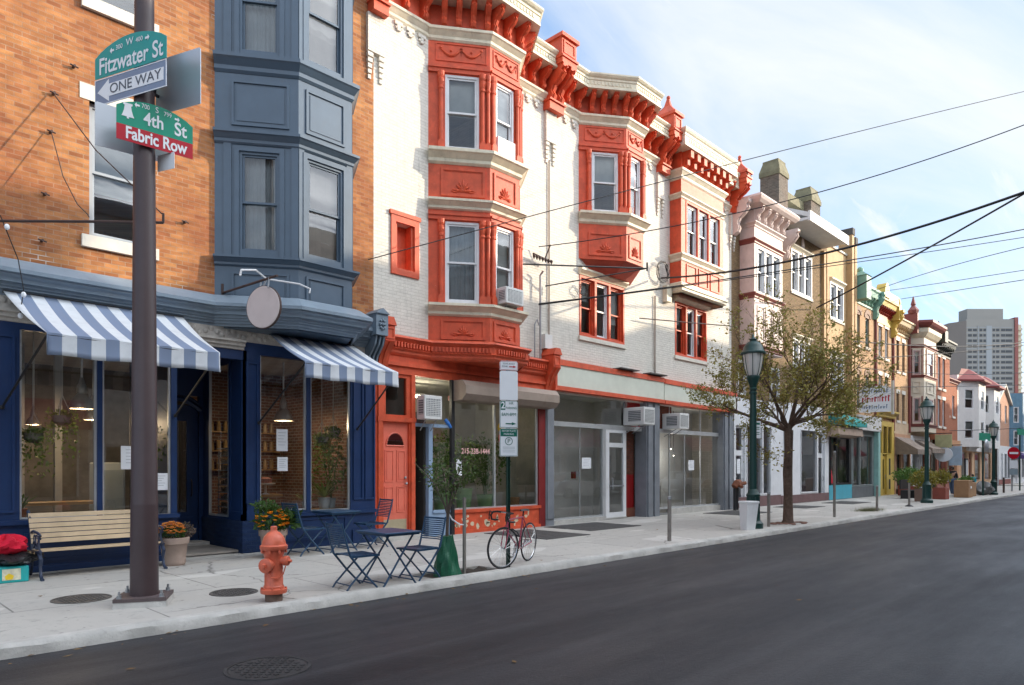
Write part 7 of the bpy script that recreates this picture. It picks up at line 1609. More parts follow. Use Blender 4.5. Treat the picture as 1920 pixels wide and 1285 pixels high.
for k, (x, y, r, h, top, n, lab) in enumerate(((10.85, 13.7, 0.22, 0.55, 1.7, 420, 'bushy plant in a pale green tub beside the open doorway'), (11.6, 13.9, 0.24, 0.55, 1.55, 380, 'bushy plant in the left half of the plant shop window'), (12.2, 13.7, 0.24, 0.60, 1.35, 380, 'bushy plant in a green tub beside the window bar of the plant shop'), (12.95, 13.7, 0.22, 0.42, 1.5, 360, 'bushy plant right of the window bar of the plant shop'), (13.5, 14.2, 0.2, 0.4, 1.7, 300, 'tall dark plant at the right of the plant shop window'))):
    potted(lab, x, y, 0.06 if k == 0 else 0.50, r, h, top, n, 40 + k, GPOT, PLANT if k % 2 else PLANT2 if k == 2 else PLANT, False, 0.12, sp=1.25)
MB().box(11.2, 14.4, 13.2, 14.6, 0.42, 0.50).build('display_shelf', WHITEP, H1)
t = thing('wicker_basket', 'brown wicker basket at the right end of the plant shop window', 'basket', (13.85, 13.5, 0.5)); b = MB(); b.lathe([(0.15, 0), (0.2, 0.32), (0.19, 0.32), (0.01, 0.28)], 13.85, 13.5, 16, 0.5); b.build('basket', paint('wicker', (0.30, 0.16, 0.07), 0.8, 0.25, scale=20), t)
t = thing('paper_ornament', 'yellow and red paper ornament hanging in the plant shop window', 'ornament', (13.35, 13.4, 2.45)); b = MB(); b.sphere((13.35, 13.4, 2.45), 0.17, 10, 7, (1, 0.3, 1)); b.build('red_part', emis('unlit_red', (0.5, 0.05, 0.02), 0.25) if False else paint('red_paper', (0.7, 0.07, 0.03), 0.6), t); b = MB(); b.sphere((13.3, 13.4, 2.74), 0.14, 8, 6, (1.1, 0.3, 1)); b.build('yellow_part', paint('yellow_paper', (0.8, 0.55, 0.05), 0.6), t)
m9 = frame(11.21, 13.03, 14, 13.03) @ Matrix.Rotation(R(90), 4, 'X')
# faded lettering on the glass
PNKL = paint('pink_letter', (0.72, 0.42, 0.40), 0.6, 0.05, dirt=0)
gl = thing('window_lettering', 'faded pink telephone digits lettered on the plant shop glass', 'lettering', (11.9, 13.03, 2.1)); text('215-238-1444', 0.19, PNKL, gl, Matrix.Translation((12.02, 13.035, 2.06)) @ Matrix.Rotation(R(90), 4, 'X'), sx=0.92, bold=0.004)
def poster(label, x0, x1, z0, z1, y, m=SWHITE):
    t = thing('paper_notice', label, 'notice', ((x0 + x1) / 2, y, z0), group='paper notices on the shop glass'); MB().box(x0, x1, y - 0.004, y, z0, z1).build('sheet', m, t)
    b = MB()
    for k in range(5): b.box(x0 + (x1 - x0) * 0.15, x1 - (x1 - x0) * (0.15 + 0.1 * (k % 3)), y - 0.0055, y - 0.004, z1 - (z1 - z0) * (0.15 + 0.14 * k) - 0.008, z1 - (z1 - z0) * (0.15 + 0.14 * k))
    b.build('print', paint('print_grey2', (0.4, 0.42, 0.45), 0.5, 0.05, dirt=0), t)
poster('white notice on the cafe glass behind the brown pole', 3.80, 4.32, 1.62, 2.02, 13.05)
poster('white notice low on the cafe glass beside the entrance', 4.28, 4.56, 1.25, 1.55, 13.05)
poster('blue white notice in the right cafe window, upper of two', 6.62, 6.86, 1.98, 2.42, 13.05); poster('white menu sheet in the right cafe window, lower of two', 6.64, 6.86, 1.58, 1.86, 13.05)
poster('white sheet taped to the glass beside the aluminium door', 16.50, 16.95, 1.62, 1.95, 13.165); poster('white sheet on the dark vacant shop glass right of the radiator', 22.75, 23.15, 1.55, 1.92, 13.165)
poster('white notice between the plants in the plant shop window', 11.36, 11.55, 1.45, 1.85, 13.04); poster('white sheet on the white shop door', 26.3, 26.6, 1.4, 2.0, 13.04)
t = thing('display_rack', 'white wire rack of small goods behind the tall glass of the cafe entry', 'rack', (6.2, 14.15, 0.1)); b = MB()
for y in (13.72, 14.5): b.tube([(6.08, y, 0.1), (6.08, y, 2.0)], 0.012, 5); b.tube([(6.4, y, 0.1), (6.4, y, 2.0)], 0.012, 5)
b.build('upright', WHITEP, t)
for k in range(10): MB().box(6.05, 6.42, 13.7, 14.52, 0.68 + k * 0.15, 0.70 + k * 0.15).build('shelf', WHITEP, t)
b = MB(); rng = random.Random(77)
for k in range(9):
    for j in range(7): b.box(6.1, 6.2, 13.74 + j * 0.11, 13.74 + j * 0.11 + rng.uniform(0.04, 0.09), 0.70 + k * 0.15, 0.70 + k * 0.15 + rng.uniform(0.04, 0.11))
b.build('goods', paint('small_goods', (0.35, 0.30, 0.26), 0.6, 0.6, scale=12), t)
t = thing('cake_stand', 'white cake stand with a cake on the counter of the cafe', 'cake stand', (7.05, 14.4, 1.07)); b = MB(); b.lathe([(0.10, 0), (0.03, 0.03), (0.03, 0.20), (0.21, 0.22), (0.21, 0.24), (0.001, 0.245)], 7.05, 14.4, 18, 1.07); b.build('stand', WHITEP, t, True); b = MB(); b.lathe([(0.13, 0.245), (0.13, 0.34), (0.05, 0.37), (0.001, 0.37)], 7.05, 14.4, 14, 1.07); b.build('cake', paint('cake', (0.30, 0.12, 0.10), 0.7), t)
t = thing('radiator', 'cast iron radiator inside the vacant shop right of the grey pillar', 'radiator', (20.95, 13.5, 0.06)); b = MB()
for k in range(8): b.bevbox(20.62 + k * 0.09, 20.69 + k * 0.09, 13.42, 13.6, 0.12, 1.0, 0.02)
b.box(20.62, 21.32, 13.48, 13.54, 0.06, 0.14); b.build('section', GREYSILL, t)
t = thing('fire_alarm', 'small red alarm box on the inner wall of the vacant shop', 'alarm', (17.1, 14.2, 1.35)); MB().box(17.0, 17.12, 13.9, 14.0, 1.3, 1.52).build('red_box', REDP, t); MB().box(17.14, 17.26, 13.9, 14.0, 1.36, 1.54).build('white_box', SWHITE, t)

# ---- oval sign on its bracket, lamp over it
t = thing('oval_sign', 'blank pale oval sign hanging from an iron bracket on the blue bay', 'sign', (5.50, 12.0, 5.0))
A = Vector((5.55, 13.0)); Bp = Vector((5.55, 10.9))
b = MB(); b.tube([(5.52, 13.0, 4.93), (5.62, 11.05, 4.90)], 0.022, 8); b.tube([(5.52, 13.0, 5.1), (5.52, 13.0, 4.8)], 0.03, 6); b.build('bracket', paint('iron_brown', (0.06, 0.035, 0.03), 0.6, 0.2), t)
b = MB(Matrix.Translation((5.58, 11.45, 0)) @ Matrix.Rotation(R(22), 4, 'Z') @ Matrix.Translation((-5.58, -11.45, 0))); b.loft([[(5.58 + dx, 11.45 + 0.36 * s * math.cos(k * math.pi / 18), 4.42 + 0.36 * s * math.sin(k * math.pi / 18)) for k in range(36)] for dx, s in ((-0.03, 0.97), (-0.025, 1.0), (0.025, 1.0), (0.03, 0.97))]); b.build('board', paint('pale_pink_board', (0.60, 0.52, 0.50), 0.5, 0.05, dirt=0.12), t)
b = MB(Matrix.Translation((5.58, 11.45, 0)) @ Matrix.Rotation(R(22), 4, 'Z') @ Matrix.Translation((-5.58, -11.45, 0))); b.loft([[(5.58 + dx, 11.45 + 0.372 * math.cos(k * math.pi / 18) * s, 4.42 + 0.372 * math.sin(k * math.pi / 18) * s) for k in range(36)] for dx, s in ((-0.02, 1.0), (0.02, 1.0))]); b.build('rim', paint('iron_brown', (0, 0, 0)), t)
for y in (11.3, 11.6): b = MB(); b.tube([(5.6, y, 4.92), (5.58, y, 4.74)], 0.015, 5); b.build('hanger', STEEL, t)
t = thing('sign_lamp', 'white gooseneck lamp arms over the oval sign', 'lamp', (5.6, 12.0, 5.2)); b = MB(); b.tube([(6.05, 12.62, 4.9), (5.85, 11.9, 5.05), (5.5, 11.6, 5.08), (5.2, 11.5, 5.0), (5.18, 11.5, 4.9)], 0.018, 6); b.tube([(5.85, 11.9, 5.05), (6.25, 11.45, 4.95), (6.38, 11.3, 4.86), (6.36, 11.3, 4.78)], 0.016, 6); b.build('arm', WHITEP, t, True)
# ---- old iron sign rod with its stay chain on the brick wall
IR = MC['iron_brown']
t = thing('iron_sign_rod', 'long rusty iron rod held out from the brick wall by a chain', 'rod', (2.3, 12.9, 5.6)); b = MB(); b.tube([(1.6, 12.95, 5.28), (3.05, 11.6, 5.30), (3.78, 11.0, 5.32)], 0.022, 8); b.tube([(3.78, 11.0, 5.32), (3.78, 11.0, 5.46)], 0.018, 6); b.build('rod', IR, t)
b = MB(); b.tube([(2.82, 13.0, 7.62), (3.2, 12.2, 6.6), (3.76, 11.0, 5.45)], 0.010, 5); b.tube([(2.78, 13.0, 7.0), (2.85, 12.6, 6.2), (2.9, 12.0, 5.62), (2.95, 11.7, 5.42), (2.97, 11.66, 5.36)], 0.008, 5); b.build('chain', IR, t)
for x, z in ((2.82, 7.65), (2.78, 7.02), (4.95, 8.9), (3.1, 8.2), (4.85, 6.1), (2.7, 6.0), (2.66, 5.25)): 
    t = thing('wall_anchor', 'small rusty iron anchor in the orange brick wall', 'anchor', (x, FD, z), group='rusty anchors in the brick wall'); b = MB(); b.tube([(x, FD + 0.02, z), (x, FD - 0.09, z)], 0.022, 6); b.tube([(x - 0.06, FD - 0.06, z + 0.01), (x + 0.06, FD - 0.06, z - 0.01)], 0.014, 5); b.build('bolt', IR, t)
t = thing('string_lights', 'string of white bulbs hanging from the corner of the cafe cornice', 'lights', (2.2, 12.5, 4.4)); b = MB(); b.tube([(2.0, 12.3, 5.3), (2.24, 12.45, 4.75), (2.3, 12.4, 4.3), (2.26, 12.4, 3.95)], 0.008, 5); b.build('cable', BLACKM, t)
for p in ((2.08, 12.3, 5.15), (2.30, 12.4, 4.22), (2.26, 12.4, 3.9)): b = MB(); b.sphere(p, 0.035, 8, 6, (1, 1, 1.3)); b.build('bulb', SWHITE, t)

# ---- pipes, boxes and coils on the white wall
t = thing('downpipe', 'thin rusty downpipe on the white wall between the two coral bays', 'pipe', (14.85, FD, 4.7)); b = MB(); b.tube([(14.85, FD - 0.04, 10.4), (14.85, FD - 0.04, 4.7)], 0.022, 6); b.build('pipe', paint('pipe_tan', (0.36, 0.30, 0.25), 0.7), t)
t = thing('downpipe', 'thin rusty downpipe left of the square coral bay', 'pipe', (20.3, FD, 4.7)); b = MB(); b.tube([(20.3, FD - 0.05, 7.5), (20.3, FD - 0.05, 4.65)], 0.03, 6); b.build('pipe', MC['pipe_tan'], t)
t = thing('service_mast', 'iron service mast with a spray of insulators on the white wall', 'mast', (14.35, FD, 4.6)); b = MB(); b.tube([(14.35, FD - 0.15, 4.5), (14.35, FD - 0.15, 7.0), (14.36, FD - 0.25, 7.1)], 0.03, 8); b.tube([(14.15, FD - 0.12, 4.6), (14.15, FD - 0.12, 5.6), (14.22, FD - 0.15, 5.75), (14.3, FD - 0.15, 5.6)], 0.02, 6); b.build('mast', STEEL, t)
b = MB(); b.tube([(14.0, FD - 0.2, 7.52), (14.75, FD - 0.2, 7.45)], 0.025, 6)
for k in range(7): b.sphere((14.02 + 0.12 * k, FD - 0.22, 7.45), 0.045, 7, 5); b.tube([(14.02 + 0.12 * k, FD - 0.2, 7.5), (14.02 + 0.12 * k, FD - 0.22, 7.38)], 0.02, 5)
b.tube([(14.5, FD - 0.2, 7.5), (14.55, FD - 0.35, 7.85)], 0.02, 5); b.build('insulator_rack', IR, t)
t = thing('meter_box', 'grey meter box low on the white wall by the service mast', 'box', (14.7, FD, 5.1)); MB().box(14.55, 14.85, FD - 0.16, FD, 5.0, 5.4).build('box', ACW, t)
t = thing('junction_box', 'cream junction box on the white wall below the wire coil', 'box', (20.95, FD, 7.5)); MB().box(20.85, 21.15, FD - 0.18, FD, 7.4, 7.95).build('box', CREAM, t)
def coil(label, x, z, r, n, y=12.9):
    t = thing('cable_coil', label, 'cable coil', (x, y, z), group='coils of cable on the white wall'); rng = random.Random(int(x * 10)); b = MB()
    for k in range(n):
        e = rng.uniform(0.8, 1.1); a0 = rng.uniform(0, 6); b.tube([(x + r * e * math.cos(a0 + i * 0.35), y + 0.04 * math.sin(i + k), z + r * e * math.sin(a0 + i * 0.35) * rng.uniform(0.95, 1.05)) for i in range(19)], 0.009, 5)
    b.build('cable', BLACKM, t)
coil('tangled coil of cable on the white wall left of the square coral bay', 20.6, 8.35, 0.36, 7); coil('small coil of cable beside the wide red framed window', 16.25, 6.95, 0.17, 4)
t = thing('iron_bracket', 'black iron bracket arms held out in front of the lone coral bay', 'bracket', (15.5, 12.6, 7.6)); b = MB(); b.tube([(13.6, 12.9, 7.15), (17.2, 11.3, 7.45)], 0.022, 6); b.tube([(14.6, 12.95, 6.75), (17.2, 11.3, 7.45)], 0.018, 6); b.tube([(17.2, 11.3, 7.38), (17.2, 11.3, 7.62)], 0.03, 6); b.build('arm', BLACKM, t)
t = thing('iron_bracket', 'thin iron rod on the white wall above the sign board', 'bracket', (19, 12.6, 6.6)); b = MB(); b.tube([(19.2, 12.9, 6.55), (24.8, 12.3, 7.0)], 0.02, 6); b.build('arm', IR, t)

# ---- overhead wires: each hangs from the row to poles across the street
WIRE = paint('cable_black', (0.015, 0.015, 0.016), 0.6, 0.1)
def wire(label, a, c, sag, r):
    A_ = Vector(a); C_ = Vector(c); b = MB(); n = 28
    b.tube([A_.lerp(C_, i / n) - Vector((0, 0, sag * 4 * (i / n) * (1 - i / n))) for i in range(n + 1)], r, 5); o = b.build('overhead_cable', WIRE, None, True)
    tagset(o, label, 'cable', 'overhead cables above the street'); o['group'] = 'overhead cables above the street'
for w in WIRES_DATA: wire(*w)

# lit spot lamps in the vacant shop
for k, x in enumerate((22.9, 23.1)):
    t = thing('spot_lamp', ('lit spot lamp in the dark vacant shop, left one', 'lit spot lamp in the dark vacant shop, right one')[k], 'lamp', (x, 14.2, 2.3), group='spot lamps in the vacant shop'); b = MB(); b.sphere((x, 14.0, 2.35 - 0.25 * k), 0.02, 8, 6); b.build('bulb', emis('spot_light', (1.0, 0.9, 0.72), 8.0), t); glow(t, x, 13.9, 2.2 - 0.25 * k, 9, (1.0, 0.92, 0.82)); b = MB(); b.tube([(x, 14.0, 3.8), (x, 14.0, 2.38 - 0.25 * k)], 0.010, 5); b.build('cord', BLACKM, t)
# cars parked across the street (seen in the shop glass)
CARW = paint('car_white', (0.70, 0.71, 0.72), 0.25, 0.03, dirt=0.1, spec=0.6, bump=0); CARG = glassmat('car_glass', (0.10, 0.12, 0.12), 0.12, 0.9)
def car(label, x, m, rz=0):
    t = thing('parked_car', label, 'car', (x, 0.45, -0.13), rz, group='cars parked across the street', local=True)
    prof = [(-2.2, 0.45, 0.80, 0.80), (-2.1, 0.32, 0.95, 0.88), (-1.3, 0.28, 1.02, 0.90), (-0.75, 0.28, 1.06, 0.90), (0.2, 0.28, 1.0, 0.90), (1.2, 0.28, 0.98, 0.90), (2.0, 0.30, 0.86, 0.86), (2.2, 0.42, 0.70, 0.76)]
    b = MB(); b.loft([[(px, s * w * q, z) for s, q, z in ((-1, 0.96, z0), (-1, 1, (z0 + z1) / 2), (-1, 0.97, z1), (1, 0.97, z1), (1, 1, (z0 + z1) / 2), (1, 0.96, z0))] for px, z0, z1, w in prof]); b.build('body', m, t, True)
    b = MB(); b.loft([[(px, s * w, z) for s, z in ((-1, z0), (-1, z1), (1, z1), (1, z0))] for px, z0, z1, w in ((-1.75, 0.95, 1.0, 0.80), (-1.15, 0.98, 1.42, 0.66), (0.1, 0.98, 1.47, 0.66), (1.05, 0.94, 1.0, 0.80))]); b.build('window', CARG, t)
    b = MB(); b.bevbox(-1.2, 0.15, -0.64, 0.64, 1.42, 1.49, 0.02); b.build('roof', m, t)
    for wx in (-1.35, 1.35):
        for s in (-1, 1):
            b = MB(Matrix.Translation((wx, s * 0.84, 0.32)) @ Matrix.Rotation(R(90), 4, 'X')); b.lathe([(0.18, -0.1), (0.32, -0.1), (0.33, 0), (0.32, 0.1), (0.18, 0.1)], 0, 0, 20); w = b.build('wheel', TY, t); b = MB(Matrix.Translation((wx, s * 0.86, 0.32)) @ Matrix.Rotation(R(90), 4, 'X')); b.lathe([(0.01, -0.09), (0.19, -0.09), (0.19, 0.09), (0.01, 0.09)], 0, 0, 16); b.build('rim', STEEL, w)
    return t
car('white parked car across the street, reflected in the vacant shop glass', 31.5, CARW); car('silver grey parked car behind the white one across the street', 37.6, paint('car_silver', (0.30, 0.32, 0.34), 0.3, 0.03, metal=0.5, bump=0)); car('second white parked car further up the far kerb', 44.5, CARW)

# more of the cafe room: posts, cabinet, tables, jars on the brick wall
t = thing('fridge', 'tall pale fridge standing in the cafe right of the window bar', 'fridge', (4.2, 15.2, 0.06)); MB().bevbox(3.95, 4.45, 15.0, 15.5, 0.06, 1.75, 0.02).build('body', paint('fridge_white', (0.55, 0.60, 0.60), 0.4, 0.05), t); MB().box(4.0, 4.4, 14.985, 15.0, 0.2, 1.6).build('door', paint('fridge_door', (0.40, 0.46, 0.47), 0.25, 0.05), t)
for k, x in enumerate((2.75, 3.35)):
    t = thing('cafe_post', ('pale wooden post left of the dark counter in the cafe', 'pale wooden post right of the dark counter in the cafe')[k], 'post', (x, 15.4, 0), group='posts in the cafe'); MB().box(x, x + 0.12, 15.4, 15.52, 0.06, 3.95).build('shaft', paint('pale_post', (0.46, 0.45, 0.43), 0.6), t)
rng = random.Random(50)
for r in range(3):
    t = thing('jar_shelf', ('lowest', 'middle', 'upper')[r] + ' shelf of jars on the brick wall of the cafe', 'shelf', (7.4, 16.5, 1.6 + 0.45 * r), group='jar shelves in the cafe'); MB().box(6.3, 8.4, 16.36, 16.6, 1.58 + 0.45 * r, 1.61 + 0.45 * r).build('board', MC['oak_ledge'], t); b = MB()
    for k in range(12): x = 6.4 + k * 0.165; b.lathe([(0.05, 0), (0.055, 0.02), (0.055, rng.uniform(0.12, 0.22)), (0.03, 0.24)], x, 16.46, 8, 1.61 + 0.45 * r)
    o = b.build('jars', paint('jar_amber', (0.40, 0.28, 0.14), 0.35, 0.5, scale=5), t)
# ================================================================ street tree
rng = random.Random(5)
TB_ = paint('brown_bark', (0.115, 0.075, 0.055), 0.9, 0.3, scale=10, bump=1.0, bscale=25, aniso=(3, 3, 0.5))
TLEAF = leafmat('autumn_leaf', (0.18, 0.22, 0.04), (0.38, 0.33, 0.08), 0.9, (0.26, 0.15, 0.05))
TREE = thing('street_tree', 'small autumn street tree with a spreading thin olive crown', 'tree', (20.3, 8.46, 0))
b = MB(); tx0, ty0 = 20.3, 8.46
tips = []
b.tube([(tx0 - .02, ty0, -0.05), (tx0, ty0, 0.1), (tx0 + 0.01, ty0, 0.8), (tx0 - 0.03, ty0, 1.5), (tx0 + 0.03, ty0, 2.1), (tx0 + 0.04, ty0, 2.75)], [0.23, 0.15, 0.125, 0.135, 0.12, 0.13], 12)
b.tube([(tx0 - 0.12, ty0 - 0.1, 1.7), (tx0 - 0.22, ty0 - 0.1, 2.1), (tx0 - 0.16, ty0 - 0.06, 2.5), (tx0, ty0, 2.9)], [0.07, 0.085, 0.08, 0.09], 8)
def grow(p, d, L, r, lev):
    p = Vector(p); d = Vector(d).normalized(); pts = [p]; rs = [r]; q = p.copy(); n = 5
    for i in range(n):
        d = (d + Vector((rng.gauss(0, 0.13), rng.gauss(0, 0.13), rng.gauss(0.05, 0.10)))).normalized(); q = q + d * L / n; pts.append(q.copy()); rs.append(r * (1 - 0.72 * (i + 1) / n))
        if lev > 0 and i >= 1:
            for _ in range(2 if lev > 1 else 2):
                if rng.random() < 0.85:
                    s = Vector((rng.gauss(0, 1), rng.gauss(0, 1), rng.gauss(0.15, 0.6))).normalized(); grow(q, d * 0.75 + s * 0.75, L * rng.uniform(0.42, 0.62), max(rs[-1] * 0.62, 0.004), lev - 1)
    b.tube(pts, rs, 7 if lev > 1 else (5 if lev else 4), lev > 1)
    if lev <= 1:
        for i in range(1, n + 1):
            for _ in range(3 if lev == 0 else 2): tips.append(pts[i] + Vector((rng.gauss(0, 0.07), rng.gauss(0, 0.07), rng.gauss(0, 0.06))))
e1 = Vector((0.7153, 0.6988, 0)); e2 = Vector((0.6988, -0.7153, 0))      # used only to spread the limbs evenly
F0 = Vector((tx0 + 0.04, ty0, 2.8))
for dd, L, r in ((( -0.7 * e2 - 0.5 * e1 + Vector((0, 0, 0.12))), 1.7, 0.06), ((0.6 * e2 - 0.6 * e1 + Vector((0, 0, 0.15))), 1.7, 0.06), (( -0.85 * e2 + 0.15 * e1 + Vector((0, 0, 0.45))), 2.5, 0.12), ((-0.45 * e2 - 0.3 * e1 + Vector((0, 0, 0.9))), 2.6, 0.11), ((0.05 * e2 + 0.2 * e1 + Vector((0, 0, 1.0))), 2.9, 0.12), ((0.75 * e2 - 0.2 * e1 + Vector((0, 0, 0.62))), 2.7, 0.11), ((0.9 * e2 + 0.3 * e1 + Vector((0, 0, 0.40))), 2.9, 0.10), ((0.3 * e2 - 0.7 * e1 + Vector((0, 0, 0.65))), 2.3, 0.09), ((-0.2 * e2 + 0.8 * e1 + Vector((0, 0, 0.6))), 2.3, 0.09)):
    grow(F0 + Vector((0, 0, rng.uniform(-0.2, 0.1))), dd, L * (0.95 - 0.17 * math.hypot(dd[0], dd[1]) / dd.length), r * 0.62, 3)
b.build('trunk', TB_, TREE, True)
b = MB()
rng.shuffle(tips)
for p in tips[:5600]:
    leaves(b, [p + Vector((rng.gauss(0, 0.035), rng.gauss(0, 0.035), rng.gauss(-0.02, 0.035))) for _ in range(rng.choice((1, 2, 3, 4)))], 0.092, rng, 0.3)
b.build('crown', TLEAF, TREE)
print('leaf tips', len(tips))
b = MB(); 
for i in range(30): a = rng.uniform(0, 6.28); rr = rng.uniform(0.1, 0.75); b.sphere((tx0 + rr * math.cos(a), ty0 + rr * math.sin(a) * 0.55, 0.01), rng.uniform(0.04, 0.12), 7, 4, (1.5, 1, 0.25))
tagset(b.build('tree_soil', paint('red_brown_mulch', (0.14, 0.07, 0.05), 0.95, 0.3, scale=8)), kind='stuff', label='reddish mulch round the foot of the street tree')
b = MB(); rg = random.Random(3)
for i in range(1500):
    x = 28.6 + rg.gauss(0, 0.5); y = 8.75 + rg.gauss(0, 0.18); h = rg.uniform(0.05, 0.17); dx = rg.gauss(0, 0.04); dy = rg.gauss(0, 0.04); b.poly((x - 0.012, y, 0), (x + 0.012, y + 0.004, 0), (x + dx, y + dy, h))
tagset(b.build('grass_tuft', leafmat('dry_grass', (0.14, 0.15, 0.05), (0.20, 0.19, 0.08))), kind='stuff', label='tuft of dry grass by the kerb')

# ================================================================ small things further down the pavement
t = thing('planter_bush', 'bushy yellow shrub in a grey box planter beside the street lamp', 'planter', (38.3, 9.3, 0)); YL = leafmat('yellow_bush_leaf', (0.30, 0.22, 0.03), (0.20, 0.20, 0.04)); rng = random.Random(8)
MB().bevbox(37.9, 38.7, 9.0, 9.6, 0, 0.62, 0.02).build('box', paint('planter_brown', (0.20, 0.13, 0.10), 0.8), t)
b = MB(); leaves(b, ball(rng, (38.3, 9.3, 1.1), 0.62, 900, (1.1, 1.0, 0.9), 0.1), 0.13, rng); b.build('foliage', YL, t)
for lab, x, y, r, n, m in (('dark green bush left of the yellow shrub', 43.5, 11.2, 0.7, 700, PLANT), ('yellow green bush right of the street lamp', 41.6, 9.3, 0.5, 500, YL), ('green bush by the brown awning', 45.5, 12.0, 0.7, 700, PLANT)):
    t = thing('planter_bush', lab, 'planter', (x, y, 0), group='bushes in planters along the pavement'); MB().bevbox(x - 0.4, x + 0.4, y - 0.3, y + 0.3, 0, 0.6, 0.02).build('box', paint('terracotta_box', (0.26, 0.07, 0.05), 0.8), t); b = MB(); leaves(b, ball(rng, (x, y, 1.15), r, n, (1, 1, 0.75), 0.2), 0.15, rng); b.build('foliage', m, t)
t = thing('pavement_bench', 'black slatted bench in front of the steps below the brown awning', 'bench', (41.2, 10.9, 0)); b = MB(); b.box(40.5, 41.9, 10.5, 10.9, 0.42, 0.46); b.build('seat', BLACKM, t); b = MB(); b.box(40.5, 41.9, 10.9, 10.96, 0.5, 1.0); b.build('backrest', BLACKM, t)
for x in (40.55, 41.8): MB().box(x, x + 0.06, 10.5, 10.92, 0, 0.42).build('leg', BLACKM, t)
CARD = paint('cardboard', (0.33, 0.19, 0.10), 0.8, 0.12)
t = thing('cardboard_box', 'tall brown carton standing on the pavement near the far crossing', 'box', (44.9, 9.0, 0)); MB().bevbox(44.4, 45.4, 8.6, 9.3, 0, 0.95, 0.02).build('carton', CARD, t); MB().box(44.8, 45.1, 8.585, 8.6, 0.5, 0.62).build('label_patch', SWHITE, t)
t = thing('cardboard_box', 'open brown carton behind the first, topped with green goods', 'box', (46.6, 9.2, 0)); MB().bevbox(45.8, 47.4, 8.8, 9.5, 0, 0.8, 0.02).build('carton', CARD, t); heap_ = MB(); leaves(heap_, ball(rng, (46.6, 9.2, 0.95), 0.5, 300, (1.3, 0.7, 0.4), 0), 0.15, rng); heap_.build('goods', PLANT, t)
def hsign(label, x, z, shape, m, y=11.9, cat='sign', w=0.9, h=0.9, nm='hanging_sign'):
    t = thing(nm, label, cat, (x, y, z)); b = MB()
    if shape == 'o': b.loft([[(x + dx, y + w / 2 * math.cos(k * 0.3), z + h / 2 * math.sin(k * 0.3)) for k in range(21)] for dx in (-0.03, 0.03)])
    else: b.box(x - 0.03, x + 0.03, y - w / 2, y + w / 2, z - h / 2, z + h / 2)
    b.build('board', m, t); b = MB(); b.tube([(x, 12.95, z + h / 2 + 0.08), (x, y - w / 2, z + h / 2 + 0.08)], 0.03, 5); b.build('arm', BLACKM, t)
hsign('round white hanging sign on the red brick house', 54.4, 2.55, 'o', SWHITE, 12.0, w=1.1, h=1.0); hsign('pale yellow square hanging sign above the round one', 54.4, 3.45, 's', paint('olive_board', (0.50, 0.48, 0.26), 0.6), 12.0, w=1.0, h=0.9)
hsign('pale blue banner hanging near the corner', 58.3, 2.5, 's', paint('pale_blue_banner', (0.42, 0.55, 0.66), 0.6), 12.1, w=0.8, h=1.4)
# white painted sign with red and blue writing over the green cornice shop
t = thing('painted_sign', 'white fabric shop sign with blue and red lettering sticking out over the pavement', 'sign', (40.6, 12.4, 5.2)); m10 = frame(40.3, 12.95, 40.9, 10.6) @ Matrix.Diagonal((0.66, 1, 1, 1))
plate(m10, 0.1, 2.4, [(2.4, 5.85), (2.1, 6.05), (0.3, 6.05), (0.1, 5.8)], 4.65, 'board', SWHITE, t, 0.06)
rg2 = random.Random(6)
for zc_, hh_, mm_ in ((5.80, 0.26, SBLUE), (5.38, 0.34, SRED), (4.95, 0.24, SBLUE)):
    b = MB(m10); x = 0.3
    while x < 2.2:
        w = rg2.uniform(0.06, 0.2); k = rg2.uniform(0.5, 1.0); b.box(x, x + w * 0.55, -0.012, 0.0, zc_ - hh_ / 2, zc_ - hh_ / 2 + hh_ * k); b.box(x, x + w, -0.012, 0.0, zc_ + hh_ * (k - 0.75), zc_ + hh_ * (k - 0.6)); x += w + 0.05
    b.build('faded_lettering', mm_, t)
MB().box(40.66, 40.78, 11.28, 11.4, 4.5, 6.3).build('end_bar', GREYSILL, t)
# no-entry sign, street name signs and mirror near the crossing
t = thing('no_entry_sign', 'round red no entry sign above a stack of small plates at the crossing', 'road sign', (58.6, 8.9, 0)); nx = frame(58.2, 9.1, 58.9, 8.4)
b = MB(); b.tube([(58.6, 8.8, 0), (58.6, 8.8, 3.0)], 0.05, 6); b.build('post', STEEL, t)
b = MB(nx); b.loft([[(0.5 + 0.42 * math.cos(k * 0.3), y, 2.65 + 0.42 * math.sin(k * 0.3)) for k in range(21)] for y in (-0.1, -0.07)]); d = b.build('disc', SRED, t); MB(nx).box(0.2, 0.8, -0.115, -0.1, 2.58, 2.72).build('bar', SWHITE, d)
MB(nx).box(0.22, 0.78, -0.10, -0.07, 1.6, 2.15).build('plate', SWHITE, t); MB(nx).box(0.22, 0.78, -0.10, -0.07, 1.15, 1.55).build('plate', paint('grey_blue_plate', (0.25, 0.32, 0.36), 0.5), t)
for lab, x, z in (('small green street name sign at the far crossing, left one', 48.6, 3.45), ('small green street name sign at the far crossing, right edge', 61.0, 4.2)):
    t = thing('crossing_sign', lab, 'street sign', (x, 8.7, 0), group='green signs at the far crossing'); b = MB(); b.tube([(x, 8.7, 0), (x, 8.7, z + 0.3)], 0.05, 6); b.build('post', LG, t); MB(frame(x - 0.8, 8.75, x + 0.9, 8.5)).box(0, 1.7, -0.03, 0, z - 0.22, z + 0.22).build('plate', SGREEN, t)
t = thing('traffic_mirror', 'round convex mirror on the post at the far crossing', 'mirror', (48.7, 8.5, 2.9)); b = MB(); b.sphere((48.7, 8.55, 2.95), 0.36, 14, 9, (1, 0.35, 1)); b.build('mirror', GALV, t); b = MB(); b.tube([(48.7, 8.6, 2.95), (48.6, 8.7, 2.95)], 0.03, 5); b.build('arm', BLACKM, t)
